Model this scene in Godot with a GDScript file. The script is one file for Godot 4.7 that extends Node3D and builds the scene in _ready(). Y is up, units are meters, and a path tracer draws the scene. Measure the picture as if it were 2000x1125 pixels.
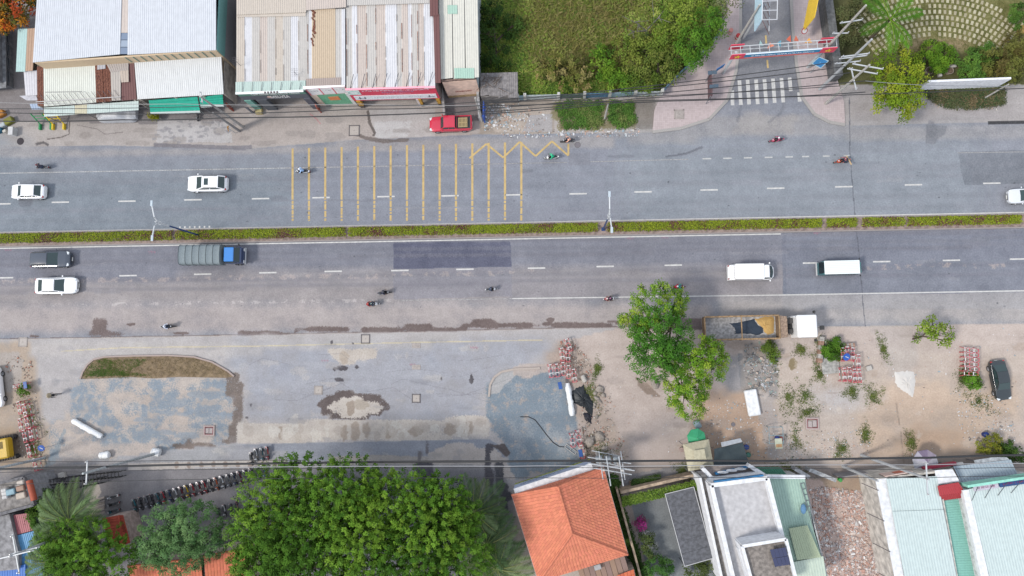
extends Node3D
# A road, its verges, workshops and lots seen from above. Plan positions are read off a survey plan (2000 x 1125 units, about
# 17 units to the metre); W() turns a plan mark and a height in metres into a place in the scene, with y up and north towards -z.

const H := 78.4
const FPX := 1333.0
const X0 := -73.0
const X1 := 59.0
const Z0 := -47.0
const Z1 := 31.0
const MW := 1716
const MH := 1014
const K := 1.85

var lens := Basis()
var rng := RandomNumberGenerator.new()
var mats := {}
var texs := {}
var names := {}
var map_mat: StandardMaterial3D

func W(px: float,py: float,h := 0.0) -> Vector3:
	var d := lens * Vector3(px - 1000.0,562.5 - py,-FPX)
	var t := (h - H) / d.y
	return Vector3(d.x * t,h,d.z * t)

func lin(r: float,g: float,b: float) -> Color:
	return Color(r / 255.0,g / 255.0,b / 255.0).srgb_to_linear()

# base colour (linear) of a matt surface that shows as r, g, b in even daylight
func L(r: float,g: float,b: float) -> Color:
	var c := lin(r,g,b)
	return Color(c.r / K,c.g / K,c.b / K)

# ---------------------------------------------------------------- mesh builder
class MB:
	var v := PackedVector3Array()
	var n := PackedVector3Array()
	var c := PackedColorArray()
	var uv := PackedVector2Array()
	var col := Color(1,1,1)
	var tinted := false

	func tri(a: Vector3,b: Vector3,d: Vector3) -> void:
		var nn := (d - a).cross(b - a).normalized()
		v.append(a); v.append(b); v.append(d)
		n.append(nn); n.append(nn); n.append(nn)
		if tinted:
			c.append(col); c.append(col); c.append(col)

	func quad(a: Vector3,b: Vector3,d: Vector3,e: Vector3) -> void:
		tri(a,b,d)
		tri(a,d,e)

	# a triangle of a convex solid: turned to face away from its middle
	func out3(a: Vector3,b: Vector3,d: Vector3,mid: Vector3) -> void:
		var nn := (d - a).cross(b - a)
		if nn.dot((a + b + d) / 3.0 - mid) < 0.0:
			tri(a,d,b)
		else:
			tri(a,b,d)

	func out4(a: Vector3,b: Vector3,d: Vector3,e: Vector3,mid: Vector3) -> void:
		out3(a,b,d,mid)
		out3(a,d,e,mid)

	# eight corners: 0-3 round the bottom, 4-7 round the top above them
	func hexa(p: Array) -> void:
		var mid := Vector3.ZERO
		for q in p:
			mid += q
		mid /= 8.0
		out4(p[0],p[1],p[2],p[3],mid)
		out4(p[4],p[5],p[6],p[7],mid)
		for i in 4:
			var j := (i + 1) % 4
			out4(p[i],p[j],p[4 + j],p[4 + i],mid)

	func box(at: Vector3,s: Vector3,turn := Basis(),bev := 0.0) -> void:
		var h := s * 0.5
		if bev <= 0.0:
			var p := []
			for y in [-1.0,1.0]:
				for q in [[-1.0,-1.0],[1.0,-1.0],[1.0,1.0],[-1.0,1.0]]:
					p.append(at + turn * Vector3(h.x * q[0],h.y * y,h.z * q[1]))
			hexa(p)
			return
		var g := h - Vector3(bev,bev,bev)
		var ax := [Vector3(1,0,0),Vector3(0,1,0),Vector3(0,0,1)]
		for i in 3:
			var a1: Vector3 = ax[(i + 1) % 3]
			var a2: Vector3 = ax[(i + 2) % 3]
			for s1 in [-1.0,1.0]:
				var f: Vector3 = ax[i] * h[i] * s1
				var u: Vector3 = a1 * g[(i + 1) % 3]
				var w: Vector3 = a2 * g[(i + 2) % 3]
				out4(at + turn * (f + u + w),at + turn * (f - u + w),at + turn * (f - u - w),at + turn * (f + u - w),at)
				for s2 in [-1.0,1.0]:
					var e1: Vector3 = ax[i] * h[i] * s1 + a1 * g[(i + 1) % 3] * s2
					var e2: Vector3 = ax[i] * g[i] * s1 + a1 * h[(i + 1) % 3] * s2
					var k: Vector3 = a2 * g[(i + 2) % 3]
					out4(at + turn * (e1 + k),at + turn * (e1 - k),at + turn * (e2 - k),at + turn * (e2 + k),at)
		for sx in [-1.0,1.0]:
			for sy in [-1.0,1.0]:
				for sz in [-1.0,1.0]:
					out3(at + turn * Vector3(h.x * sx,g.y * sy,g.z * sz),at + turn * Vector3(g.x * sx,h.y * sy,g.z * sz),at + turn * Vector3(g.x * sx,g.y * sy,h.z * sz),at)

	func bar(a: Vector3,b: Vector3,w: float,t: float) -> void:
		var d := b - a
		if d.length() < 0.001:
			return
		var x := d.normalized()
		var up := Vector3.UP if absf(x.y) < 0.95 else Vector3.RIGHT
		var z := x.cross(up).normalized()
		box((a + b) * 0.5,Vector3(d.length(),t,w),Basis(x,z.cross(x),z))

	func tube(a: Vector3,b: Vector3,ra: float,rb: float,k := 8,caps := true) -> void:
		var x := (b - a).normalized()
		var up := Vector3.UP if absf(x.y) < 0.95 else Vector3.RIGHT
		var z := x.cross(up).normalized()
		var y := z.cross(x)
		for i in k:
			var t0 := TAU * i / k
			var t1 := TAU * (i + 1) / k
			var d0 := y * cos(t0) + z * sin(t0)
			var d1 := y * cos(t1) + z * sin(t1)
			var p := [a + d0 * ra,a + d1 * ra,b + d1 * rb,b + d0 * rb]
			var ns := [d0,d1,d1,d0]
			var flip: bool = (p[2] - p[0]).cross(p[1] - p[0]).dot(d0 + d1) < 0.0
			for q in ([0,2,1,0,3,2] if flip else [0,1,2,0,2,3]):
				v.append(p[q]); n.append(ns[q])
				if tinted:
					c.append(col)
			if caps:
				var mid := (a + b) * 0.5
				if ra > 0.001:
					out3(a,p[0],p[1],mid)
				if rb > 0.001:
					out3(b,p[2],p[3],mid)

	func path(pts: Array,r: float,k := 5) -> void:
		for i in pts.size() - 1:
			tube(pts[i],pts[i + 1],r,r,k,false)

	# closed outline seen from above, clockwise on the plan, its own heights
	func cap(pts: PackedVector3Array,up := true) -> void:
		var flat := PackedVector2Array()
		for p in pts:
			flat.append(Vector2(p.x,p.z))
		var id := Geometry2D.triangulate_polygon(flat)
		for i in range(0,id.size(),3):
			var a := pts[id[i]]
			var b := pts[id[i + 1]]
			var d := pts[id[i + 2]]
			var nn := (d - a).cross(b - a)
			if (nn.y > 0.0) == up:
				tri(a,b,d)
			else:
				tri(a,d,b)

	# walls under an outline, from its heights down to y0
	func skirt(pts: PackedVector3Array,y0: float,skip := []) -> void:
		var area := 0.0
		for i in pts.size():
			var j := (i + 1) % pts.size()
			area += pts[i].x * pts[j].z - pts[j].x * pts[i].z
		for i in pts.size():
			if i in skip:
				continue
			var j := (i + 1) % pts.size()
			var a := pts[i]
			var b := pts[j]
			var a0 := Vector3(a.x,y0,a.z)
			var b0 := Vector3(b.x,y0,b.z)
			if area > 0.0:
				quad(b,a,a0,b0)
			else:
				quad(a,b,b0,a0)

	# rows of points -> smooth skin
	func skin(rows: Array,closed := false) -> void:
		var r := rows.size()
		var k: int = rows[0].size()
		var nn := []
		for i in r:
			var line := []
			line.resize(k)
			line.fill(Vector3.ZERO)
			nn.append(line)
		var last := k if closed else k - 1
		for i in r - 1:
			for j in last:
				var j2 := (j + 1) % k
				var f: Vector3 = (rows[i + 1][j2] - rows[i][j]).cross(rows[i][j2] - rows[i + 1][j])
				nn[i][j] += f; nn[i][j2] += f; nn[i + 1][j] += f; nn[i + 1][j2] += f
		var mid := Vector3.ZERO
		for line in rows:
			for p in line:
				mid += p
		mid /= float(r * k)
		var facing := 0.0
		for i in r:
			for j in k:
				facing += nn[i][j].dot(rows[i][j] - mid)
		var s := 1.0 if facing >= 0.0 else -1.0
		for i in r - 1:
			for j in last:
				var j2 := (j + 1) % k
				var o := [[i,j],[i,j2],[i + 1,j2],[i,j],[i + 1,j2],[i + 1,j]]
				if s < 0.0:
					o = [[i,j],[i + 1,j2],[i,j2],[i,j],[i + 1,j],[i + 1,j2]]
				for q in o:
					v.append(rows[q[0]][q[1]]); n.append(nn[q[0]][q[1]].normalized() * s)
					if tinted:
						c.append(col)

	func ball(at: Vector3,r: Vector3,seg := 8,rings := 6,from := -90.0) -> void:
		var rows := []
		for i in rings + 1:
			var t := deg_to_rad(lerpf(90.0,from,float(i) / rings))
			var line := []
			for j in seg:
				var a := TAU * j / seg
				line.append(at + Vector3(cos(t) * cos(a) * r.x,sin(t) * r.y,cos(t) * sin(a) * r.z))
			rows.append(line)
		skin(rows,true)

	func mesh() -> ArrayMesh:
		var arr := []
		arr.resize(Mesh.ARRAY_MAX)
		arr[Mesh.ARRAY_VERTEX] = v
		arr[Mesh.ARRAY_NORMAL] = n
		if tinted:
			arr[Mesh.ARRAY_COLOR] = c
		if uv.size() == v.size():
			arr[Mesh.ARRAY_TEX_UV] = uv
		var m := ArrayMesh.new()
		m.add_surface_from_arrays(Mesh.PRIMITIVE_TRIANGLES,arr)
		return m

# ---------------------------------------------------------------- nodes
func numbered(called: String) -> String:
	if not names.has(called):
		names[called] = 0
		return called
	names[called] += 1
	return "%s_%03d" % [called,names[called]]

func tag(o: Node,label := "",category := "",group := "",kind := "") -> Node:
	if label: o.set_meta("label",label)
	if category: o.set_meta("category",category)
	if group: o.set_meta("group",group)
	if kind: o.set_meta("kind",kind)
	return o

func thing(called: String,label: String,category: String,at := Vector3.ZERO,group := "") -> Node3D:
	var o := Node3D.new()
	o.name = numbered(called)
	add_child(o)
	o.position = at
	tag(o,label,category,group)
	return o

func part(mb: MB,called: String,m: Material,parent: Node) -> MeshInstance3D:
	return shape(mb.mesh(),called,m,parent)

func shape(mesh: Mesh,called: String,m: Material,parent: Node) -> MeshInstance3D:
	var o := MeshInstance3D.new()
	o.mesh = mesh
	o.material_override = m
	o.name = called
	parent.add_child(o,true)
	return o

func single(mb: MB,called: String,m: Material,label: String,category: String,group := "") -> MeshInstance3D:
	var o := MeshInstance3D.new()
	o.mesh = mb.mesh()
	o.material_override = m
	o.name = numbered(called)
	add_child(o)
	tag(o,label,category,group)
	return o

func struct(mb: MB,called: String,m: Material) -> MeshInstance3D:
	var o := MeshInstance3D.new()
	o.mesh = mb.mesh()
	o.material_override = m
	o.name = numbered(called)
	add_child(o)
	o.set_meta("kind","structure")
	return o

func stuff(mesh: Mesh,m: Material,places: Array,tints: Array,called: String,label: String,category: String) -> MultiMeshInstance3D:
	var mm := MultiMesh.new()
	mm.transform_format = MultiMesh.TRANSFORM_3D
	mm.use_colors = tints.size() > 0
	mm.mesh = mesh
	mm.instance_count = places.size()
	for i in places.size():
		mm.set_instance_transform(i,places[i])
		if tints.size() > 0:
			mm.set_instance_color(i,tints[i])
	var o := MultiMeshInstance3D.new()
	o.multimesh = mm
	o.material_override = m
	o.name = numbered(called)
	add_child(o)
	tag(o,label,category,"","stuff")
	return o

# ---------------------------------------------------------------- materials
func M(c: Color,rough := 0.85,tex := "",metal := 0.0,scale := 0.35) -> StandardMaterial3D:
	var key := "%s|%.2f|%s|%.2f|%.2f" % [c.to_html(),rough,tex,metal,scale]
	if mats.has(key):
		return mats[key]
	var m := StandardMaterial3D.new()
	m.albedo_color = c.linear_to_srgb()
	m.roughness = rough
	m.metallic = metal
	if tex:
		m.albedo_texture = texs[tex]
		m.uv1_triplanar = true
		m.uv1_world_triplanar = true
		m.uv1_scale = Vector3.ONE * scale
		m.uv1_offset = Vector3(c.r * 3.1,c.g * 5.3,c.b * 7.7)
	mats[key] = m
	return m

# colour read off the daylight picture, weathered by a texture
func D(r: float,g: float,b: float,rough := 0.85,tex := "blotch",scale := 0.35,metal := 0.0) -> StandardMaterial3D:
	return M(L(r,g,b),rough,tex,metal,scale)

# the same for a colour read off an upright face, which gets little more than half of that light
func U(r: float,g: float,b: float,rough := 0.85,tex := "blotch",scale := 0.35,metal := 0.0) -> StandardMaterial3D:
	var c := L(r,g,b)
	return M(Color(minf(c.r * 1.6,0.8),minf(c.g * 1.6,0.8),minf(c.b * 1.6,0.8)),rough,tex,metal,scale)

func VC(rough := 0.7,back := false) -> StandardMaterial3D:
	var key := "vc%.2f%s" % [rough,back]
	if mats.has(key):
		return mats[key]
	var m := StandardMaterial3D.new()
	m.vertex_color_use_as_albedo = true
	m.roughness = 0.9 if back else rough
	m.metallic_specular = 0.3 if back else 0.4
	if back:
		m.backlight_enabled = true
		m.backlight = Color(0.16,0.24,0.03)
	m.cull_mode = BaseMaterial3D.CULL_DISABLED
	mats[key] = m
	return m

func paint_mat(c: Color,rough := 0.25) -> StandardMaterial3D:
	var key := "paint" + c.to_html()
	if mats.has(key):
		return mats[key]
	var m := StandardMaterial3D.new()
	m.albedo_color = c.linear_to_srgb()
	m.roughness = rough
	m.metallic = 0.0
	m.clearcoat_enabled = true
	m.clearcoat = 0.6
	m.clearcoat_roughness = 0.08
	mats[key] = m
	return m

func noise(freq: float,oct: int,sd: int,type := FastNoiseLite.TYPE_SIMPLEX_SMOOTH) -> FastNoiseLite:
	var f := FastNoiseLite.new()
	f.noise_type = type
	f.frequency = freq
	f.seed = sd
	f.fractal_type = FastNoiseLite.FRACTAL_FBM
	f.fractal_octaves = oct
	return f

# greyscale wear textures, close to white: lo..hi
func wear(called: String,im: Image,lo: float,hi: float,fine: float,power := 1.0) -> void:
	im.convert(Image.FORMAT_L8)
	var w := im.get_width()
	var data := im.get_data()
	var r := RandomNumberGenerator.new()
	r.seed = 77
	for i in data.size():
		var x := pow(data[i] / 255.0,power)
		data[i] = int(clampf((lerpf(lo,hi,x) + (r.randf() - 0.5) * fine) * 255.0,0.0,255.0))
	texs[called] = ImageTexture.create_from_image(Image.create_from_data(w,im.get_height(),false,Image.FORMAT_L8,data))

func make_textures() -> void:
	wear("blotch",noise(0.012,5,3).get_seamless_image(384,384),0.84,1.0,0.08)
	wear("grain",noise(0.08,3,5).get_seamless_image(256,256),0.82,1.0,0.20)
	wear("dirt",noise(0.010,6,9).get_seamless_image(512,512),0.62,1.0,0.12,0.8)
	# streaks that run down the slope of a sheet roof
	var f := noise(0.02,4,21)
	var g := noise(0.02,3,22)
	var im := Image.create(384,384,false,Image.FORMAT_L8)
	for y in 384:
		for x in 384:
			var s := f.get_noise_2d(x * 4.0,y * 0.35) * 0.55 + g.get_noise_2d(x * 1.2,y * 1.2) * 0.6
			s = clampf(0.62 + s,0.0,1.0)
			im.set_pixel(x,y,Color(s,s,s))
	wear("streak",im,0.935,1.0,0.03)
	# rust
	var im2 := Image.create(256,256,false,Image.FORMAT_RGB8)
	var a := noise(0.03,5,31)
	for y in 256:
		for x in 256:
			var t := clampf(0.5 + a.get_noise_2d(x * 2.0,y * 0.6) * 1.3,0.0,1.0)
			var q := Color(0.30,0.16,0.11).lerp(Color(0.62,0.45,0.36),t)
			im2.set_pixel(x,y,q)
	texs["rust"] = ImageTexture.create_from_image(im2)
	# small square paving, joints finer than can be told apart
	var im3 := Image.create(256,256,false,Image.FORMAT_L8)
	var rr := RandomNumberGenerator.new()
	rr.seed = 4
	var tone := []
	for i in 64:
		tone.append(rr.randf_range(0.93,1.0))
	for y in 256:
		for x in 256:
			var s: float = tone[(x / 32) + 8 * (y / 32)]
			if x % 32 < 2 or y % 32 < 2:
				s *= 0.88
			im3.set_pixel(x,y,Color(s,s,s))
	wear("paving",im3,0.0,1.0,0.10)

# ---------------------------------------------------------------- the ground's own colours and some shade, painted on a plan of the site
var gmap := PackedByteArray()
var n_big := PackedByteArray()
var n_mid := PackedByteArray()
var n_fine := PackedByteArray()

func to_map(px: float,py: float) -> Vector2:
	var p := W(px,py)
	return Vector2((p.x - X0) / (X1 - X0) * MW,(p.z - Z0) / (Z1 - Z0) * MH)

func noise_bytes(freq: float,oct: int,sd: int,sx := 1.0) -> PackedByteArray:
	var im: Image = noise(freq,oct,sd).get_image(int(MW / sx),MH,false,false,true)
	if sx != 1.0:
		im.resize(MW,MH,Image.INTERPOLATE_CUBIC)
	im.convert(Image.FORMAT_L8)
	return im.get_data()

# pts: plan marks x, y, x, y ...; soft: width of the edge in map cells; amp / fine: how far coarse and fine noise push the edge;
# thr: only where the coarse noise exceeds it
func paint(pts: Array,rgb: Array,a := 1.0,soft := 2.0,amp := 0.0,fine := 0.0,thr := -1.0,src := 0) -> void:
	var poly := PackedVector2Array()
	var lo := Vector2(1e9,1e9)
	var hi := -lo
	for i in range(0,pts.size(),2):
		var p := to_map(pts[i],pts[i + 1])
		poly.append(p)
		lo = lo.min(p)
		hi = hi.max(p)
	var pad := int(soft * 1.5 + 4)
	var bx := clampi(int(lo.x) - pad,0,MW - 1)
	var by := clampi(int(lo.y) - pad,0,MH - 1)
	var bw := clampi(int(hi.x) + pad,1,MW) - bx
	var bh := clampi(int(hi.y) + pad,1,MH) - by
	if bw < 2 or bh < 2:
		return
	var im := Image.create(bw,bh,false,Image.FORMAT_L8)
	var k := poly.size()
	for y in bh:
		var yy := by + y + 0.5
		var xs := PackedFloat32Array()
		for i in k:
			var p := poly[i]
			var q := poly[(i + 1) % k]
			if (p.y <= yy) != (q.y <= yy):
				xs.append(p.x + (yy - p.y) / (q.y - p.y) * (q.x - p.x))
		xs.sort()
		for i in range(0,xs.size() - 1,2):
			var x0 := clampi(roundi(xs[i]) - bx,0,bw)
			var x1 := clampi(roundi(xs[i + 1]) - bx,0,bw)
			if x1 > x0:
				im.fill_rect(Rect2i(x0,y,x1 - x0,1),Color.WHITE)
	if soft > 1.0:
		im.resize(maxi(1,int(bw / soft)),maxi(1,int(bh / soft)),Image.INTERPOLATE_BILINEAR)
		im.resize(bw,bh,Image.INTERPOLATE_CUBIC)
	var mask := im.get_data()
	var nb := n_big if src == 0 else n_mid
	var r: float = rgb[0]
	var g: float = rgb[1]
	var b: float = rgb[2]
	var noisy := amp > 0.0 or fine > 0.0
	var rag := 1.0 if amp < 1.25 else 0.5
	var slope := clampf(7.0 / soft,1.0,4.0) if amp < 1.25 else 5.0
	for y in bh:
		var row := (by + y) * MW + bx
		for x in bw:
			var mk := mask[y * bw + x]
			if mk == 0 and not noisy:
				continue
			var m := mk / 255.0
			var at := row + x
			if noisy:
				if mk < 3:
					continue
				m = clampf((m - 0.5 + rag * 1.25 * amp * (nb[at] / 255.0 - 0.5) + rag * 0.5 * amp * (n_mid[at] / 255.0 - 0.5) + 1.4 * fine * (n_fine[at] / 255.0 - 0.5)) * slope + 0.5,0.0,1.0) * minf(1.0,m * 6.0)
			if thr >= 0.0:
				m *= clampf((nb[at] / 255.0 + 0.35 * (n_fine[at] / 255.0 - 0.5) - thr) * 5.0,0.0,1.0)
			m *= a
			if m <= 0.004:
				continue
			at *= 3
			gmap[at] = int(gmap[at] + (r - gmap[at]) * m)
			gmap[at + 1] = int(gmap[at + 1] + (g - gmap[at + 1]) * m)
			gmap[at + 2] = int(gmap[at + 2] + (b - gmap[at + 2]) * m)

func stroke(pts: Array,width: float,rgb: Array,a := 1.0,soft := 1.5,amp := 0.0,fine := 0.0,thr := -1.0,src := 0) -> void:
	var up := []
	var down := []
	for i in range(0,pts.size(),2):
		var j := maxi(i - 2,0)
		var k := mini(i + 2,pts.size() - 2)
		var d := Vector2(pts[k] - pts[j],pts[k + 1] - pts[j + 1]).normalized()
		var q := Vector2(-d.y,d.x) * width * 0.5
		up.append_array([pts[i] + q.x,pts[i + 1] + q.y])
		down.push_front(pts[i + 1] - q.y)
		down.push_front(pts[i] - q.x)
	paint(up + down,rgb,a,soft,amp,fine,thr,src)

func spot(x: float,y: float,rx: float,ry: float,rgb: Array,a := 1.0,soft := 2.0,amp := 0.6,fine := 0.3,thr := -1.0,src := 1) -> void:
	var pts := []
	for i in 18:
		var t := TAU * i / 18.0
		var k := rng.randf_range(0.8,1.15)
		pts.append_array([x + cos(t) * rx * k,y + sin(t) * ry * k])
	paint(pts,rgb,a,soft,amp,fine,thr,src)

func make_map() -> void:
	n_big = noise_bytes(0.016,5,11)
	n_mid = noise_bytes(0.06,4,12)
	n_fine = noise_bytes(0.35,2,13)
	var streaky := noise_bytes(0.05,4,14,12.0)
	gmap.resize(MW * MH * 3)
	var base := [206,194,184]
	for i in MW * MH:
		gmap[i * 3] = base[0]; gmap[i * 3 + 1] = base[1]; gmap[i * 3 + 2] = base[2]
	# --- north verge and forecourts
	paint([-80,-60,2080,-60,2080,300,-80,300],[196,188,183],1.0,1.0)
	paint([-80,-60,470,-60,470,245,-80,235],[158,152,152],1.0,3.0,0.3)
	paint([440,200,930,190,940,265,440,285],[196,186,180],1.0,3.0,0.5,0.3)
	paint([720,215,850,212,850,268,735,272],[205,200,197],0.9,2.0,0.4,0.4)
	paint([730,240,800,235,800,268,735,270],[220,218,218],0.7,4.0,1.2,0.6)
	paint([310,232,450,238,455,278,305,280],[208,204,203],0.9,2.0,0.8,0.5)
	paint([868,182,936,178,940,236,868,232],[150,142,142],1.0,2.0,0.2,0.5)
	paint([940,190,1080,190,1080,258,935,262],[176,164,152],1.0,4.0,0.6,0.6)
	paint([960,215,1000,205,1075,215,1070,255,965,258],[205,192,180],0.8,4.0,0.8,0.6)
	paint([1035,225,1078,222,1078,258,1020,258],[186,182,182],0.9,1.5,0.3)
	paint([1078,200,1240,194,1276,196,1274,252,1180,255,1090,252],[146,138,108],1.0,9.0,1.4,0.8)
	paint([1240,195,1282,190,1278,252,1240,250],[150,142,136],0.9,7.0,1.3,0.8)
	paint([930,-60,1420,-60,1420,60,1340,140,1290,185,1010,190,935,150],[116,112,68],1.0,2.0)
	paint([960,-60,1300,-60,1280,80,1100,150,1000,60],[160,142,96],0.9,40.0,1.2,0.5)
	paint([1600,-60,2080,-60,2080,160,1640,190,1620,100],[104,104,70],1.0,6.0)
	paint([1690,-60,2000,-60,2000,90,1860,95,1760,100,1690,110],[142,138,92],1.0,16.0,0.8,0.5)
	paint([1760,70,1900,66,1890,100,1770,108],[170,150,120],0.8,14.0,0.6,0.5)
	paint([1640,165,2080,165,2080,242,1650,246],[188,182,180],1.0,2.0)
	paint([1800,170,1960,172,1960,215,1830,212],[140,132,118],0.9,4.0,0.9,0.7)
	paint([1670,200,1960,205,2080,205,2080,232,1670,238],[182,176,174],1.0,3.0,0.3)
	for i in 26:
		spot(rng.randf_range(60,940),rng.randf_range(225,285),rng.randf_range(8,30),rng.randf_range(4,9),[168,160,156],0.5,3.0)
	# --- the road
	var road_n := [-80,291,0,287,200,284,480,291,700,273,930,263,1270,259,1330,251,1385,233,1420,196,1437,140,1446,60,1452,-60]
	var road := road_n + [1541,-60,1548,60,1556,130,1566,190,1590,223,1620,239,1660,245,2080,237,2080,632,1400,640,1200,638,800,647,400,655,-80,664]
	paint(road,[158,161,170],1.0,2.0,0.15,0.3)
	paint([1446,-60,1545,-60,1566,190,1425,196],[146,147,153],1.0,8.0)
	paint([-80,300,560,300,560,450,-80,460],[147,155,164],1.0,60.0,0.3)
	paint([560,300,1250,290,1250,435,560,446],[156,160,171],0.9,60.0)
	paint([1250,300,1880,290,1880,420,1250,430],[161,167,175],0.9,60.0)
	paint([1872,297,2080,290,2080,358,1884,361,1876,330],[142,146,154],0.9,1.0,0.1)
	paint([-80,287,480,292,700,276,1200,262,1200,285,700,296,-80,312],[182,177,176],0.75,8.0,0.6,0.3)
	paint([1200,262,1420,225,1570,222,1700,250,2080,240,2080,268,1700,272,1480,262,1250,285],[180,176,175],0.6,10.0,0.6,0.3)
	paint([1450,215,1560,230,1540,262,1430,258],[186,180,176],0.5,8.0,0.8,0.4)
	# carriageway south of the median
	paint([-80,484,2080,444,2080,520,-80,556],[146,147,157],1.0,8.0)
	paint([-80,545,2080,508,2080,580,-80,600],[168,163,165],0.95,16.0,0.3,0.2)
	paint([-80,560,1000,540,1000,600,-80,612],[177,170,169],0.9,24.0,0.4,0.2)
	paint([-80,592,1000,580,1400,588,1400,640,400,655,-80,664],[191,181,178],0.95,20.0,0.4,0.2)
	paint([1400,582,2080,568,2080,640,1400,645],[192,186,183],0.95,18.0,0.4,0.2)
	paint([1529,460,2080,446,2080,570,1530,577],[144,148,160],0.9,1.0)
	paint([1527,462,1534,462,1536,575,1529,575],[134,138,150],0.7,1.0,0.3,0.3)
	paint([1530,577,2080,568,2080,600,1530,605],[178,176,178],0.7,5.0,0.3)
	paint([768,474,997,471,999,521,769,526],[112,114,132],1.0,2.0,0.3,0.4)
	paint([768,526,999,521,1000,578,769,585],[158,156,164],0.8,2.0,0.2)
	for k in [[490,0.55],[505,0.4],[518,0.5],[556,0.35],[572,0.35]]:
		stroke([-80,k[0],1000,k[0] - 21,2080,k[0] - 41],7.0,[138,137,146],k[1],5.0,0.9,0.5)
	for k in [[357,0.3],[377,0.3],[415,0.35],[432,0.3]]:
		stroke([-80,k[0],1000,k[0] - 15,2080,k[0] - 36],9.0,[150,152,160],k[1],6.0,0.9,0.5)
	stroke([-80,551,300,545,700,539,1050,531],7.0,[200,184,176],0.5,3.0,1.4,1.0,0.50,1)
	stroke([1600,527,1700,524,1830,518,1960,520],7.0,[196,180,172],0.6,3.0,1.4,1.0,0.52,1)
	stroke([100,596,500,590,780,586],4.0,[215,208,205],0.6,1.5,1.0,1.0,0.48,1)
	# dark marks, cracks, patches
	for s in [[1215,306,30,4,18],[1820,252,12,18,0],[50,395,16,10,0],[1030,334,12,5,0],[545,388,18,6,0]]:
		spot(s[0],s[1],s[2],s[3],[128,130,138],0.45,3.0)
	paint([1808,243,1850,246,1846,262,1832,270,1826,282,1808,280],[140,142,148],0.7,2.0,0.3,0.3)
	paint([1108,300,1152,298,1152,322,1112,322],[150,152,160],0.8,1.0)
	stroke([1300,306,1340,300,1372,287],4.0,[120,122,130],0.7,1.5,0.5,0.5)
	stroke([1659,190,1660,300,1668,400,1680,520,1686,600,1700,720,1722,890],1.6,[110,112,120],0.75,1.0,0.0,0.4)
	stroke([1310,258,1360,245,1420,218,1450,200],3.0,[170,170,176],0.5,2.0)
	stroke([1440,240,1448,205,1452,190],6.0,[128,130,137],0.45,3.0,0.4)
	stroke([1535,190,1525,220,1500,240],5.0,[128,130,137],0.4,3.0,0.4)
	for i in 150:
		spot(rng.randf_range(-60,2060),rng.randf_range(300,600),rng.randf_range(0.8,2.2),rng.randf_range(0.6,1.4),[104,106,112],rng.randf_range(0.3,0.8),1.0)
	stroke([300,283,380,286,470,289,492,287],8.0,[132,130,138],0.7,2.0,0.5,0.5)
	stroke([640,390,700,392,760,390],3.0,[140,140,148],0.4,2.0)
	# wet edge of the road and the drain
	stroke([-20,662,400,655,800,647,1200,638,1400,641],1.6,[120,108,106],0.7,1.0,0.3,0.4)
	var wet := [128,114,111]
	paint([160,655,180,648,176,632,190,624,212,622,215,634,206,645,220,650,260,653,240,660,190,660],wet,0.9,8.0,1.4,0.7)
	paint([460,650,560,644,680,640,690,646,560,652,480,656],wet,0.95,6.0,1.3,0.6)
	paint([700,640,760,638,832,632,860,640,900,638,906,630,940,624,1000,632,1050,636,1140,632,1190,628,1196,638,1100,643,930,644,800,646,705,650],wet,0.95,6.0,1.3,0.6)
	paint([1185,628,1240,622,1372,622,1372,660,1240,640],[134,120,117],0.9,3.0,0.5,0.5)
	for s in [[256,634,10,2.5],[355,651,18,3],[68,657,10,2.5],[714,646,8,8],[1075,625,8,5],[1068,633,10,4]]:
		spot(s[0],s[1],s[2],s[3],wet,0.9,1.5)
	# --- south lot
	var lot := [-80,664,400,657,800,649,1200,640,1215,700,1180,930,1000,960,980,1140,-80,1140]
	paint(lot,[198,193,192],1.0,2.0)
	paint([470,662,960,652,1080,660,1060,700,990,725,958,745,950,820,470,832,478,760,440,700],[182,183,190],0.95,24.0,0.5,0.2)
	for i in 12:
		spot(rng.randf_range(480,940),rng.randf_range(680,810),rng.randf_range(15,50),rng.randf_range(10,30),[174,177,187],0.4,10.0,1.0,0.3,0.5,0)
	paint([60,668,500,660,900,650,900,672,480,690,60,700],[205,199,195],0.6,10.0,0.6)
	stroke([120,686,240,679,500,676,800,669,1060,664],2.2,[226,212,180],0.75,1.0,0.3,0.5)
	# gravel beds
	var sand := [205,192,182]
	var bed1 := [160,738,240,735,340,740,440,735,466,760,470,820,452,866,380,872,300,900,90,905,88,830,130,815,140,770]
	paint(bed1,[158,170,181],1.0,12.0,1.5,0.8)
	paint(bed1,sand,0.9,8.0,0.5,0.6,0.45)
	paint(bed1,sand,0.7,8.0,0.5,0.8,0.5,1)
	paint([140,795,290,800,380,790,470,810,380,830,150,828],sand,0.85,5.0,0.7,0.5,0.42)
	paint([110,870,300,865,330,890,120,905],[206,194,186],0.9,6.0,0.8,0.5)
	for i in 24:
		spot(rng.randf_range(170,460),rng.randf_range(745,860),rng.randf_range(10,36),rng.randf_range(4,11),sand if i % 2 else [158,169,180],0.7,3.0,1.2,0.8)
	paint([430,732,462,728,474,750,476,790,468,830,462,862,420,872,385,876,340,874,338,866,362,866,364,852,372,854,372,866,410,868,440,860,455,820,462,800,455,780,440,768,445,748],[140,128,122],0.95,7.0,1.3,0.7)
	var bed2 := [955,745,980,728,1080,715,1110,740,1125,800,1132,860,1130,930,1110,915,1000,935,985,870,958,840,950,800]
	paint(bed2,[148,161,172],1.0,8.0,1.3,0.8)
	paint(bed2,[176,180,184],0.7,5.0,0.5,0.5,0.55)
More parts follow.
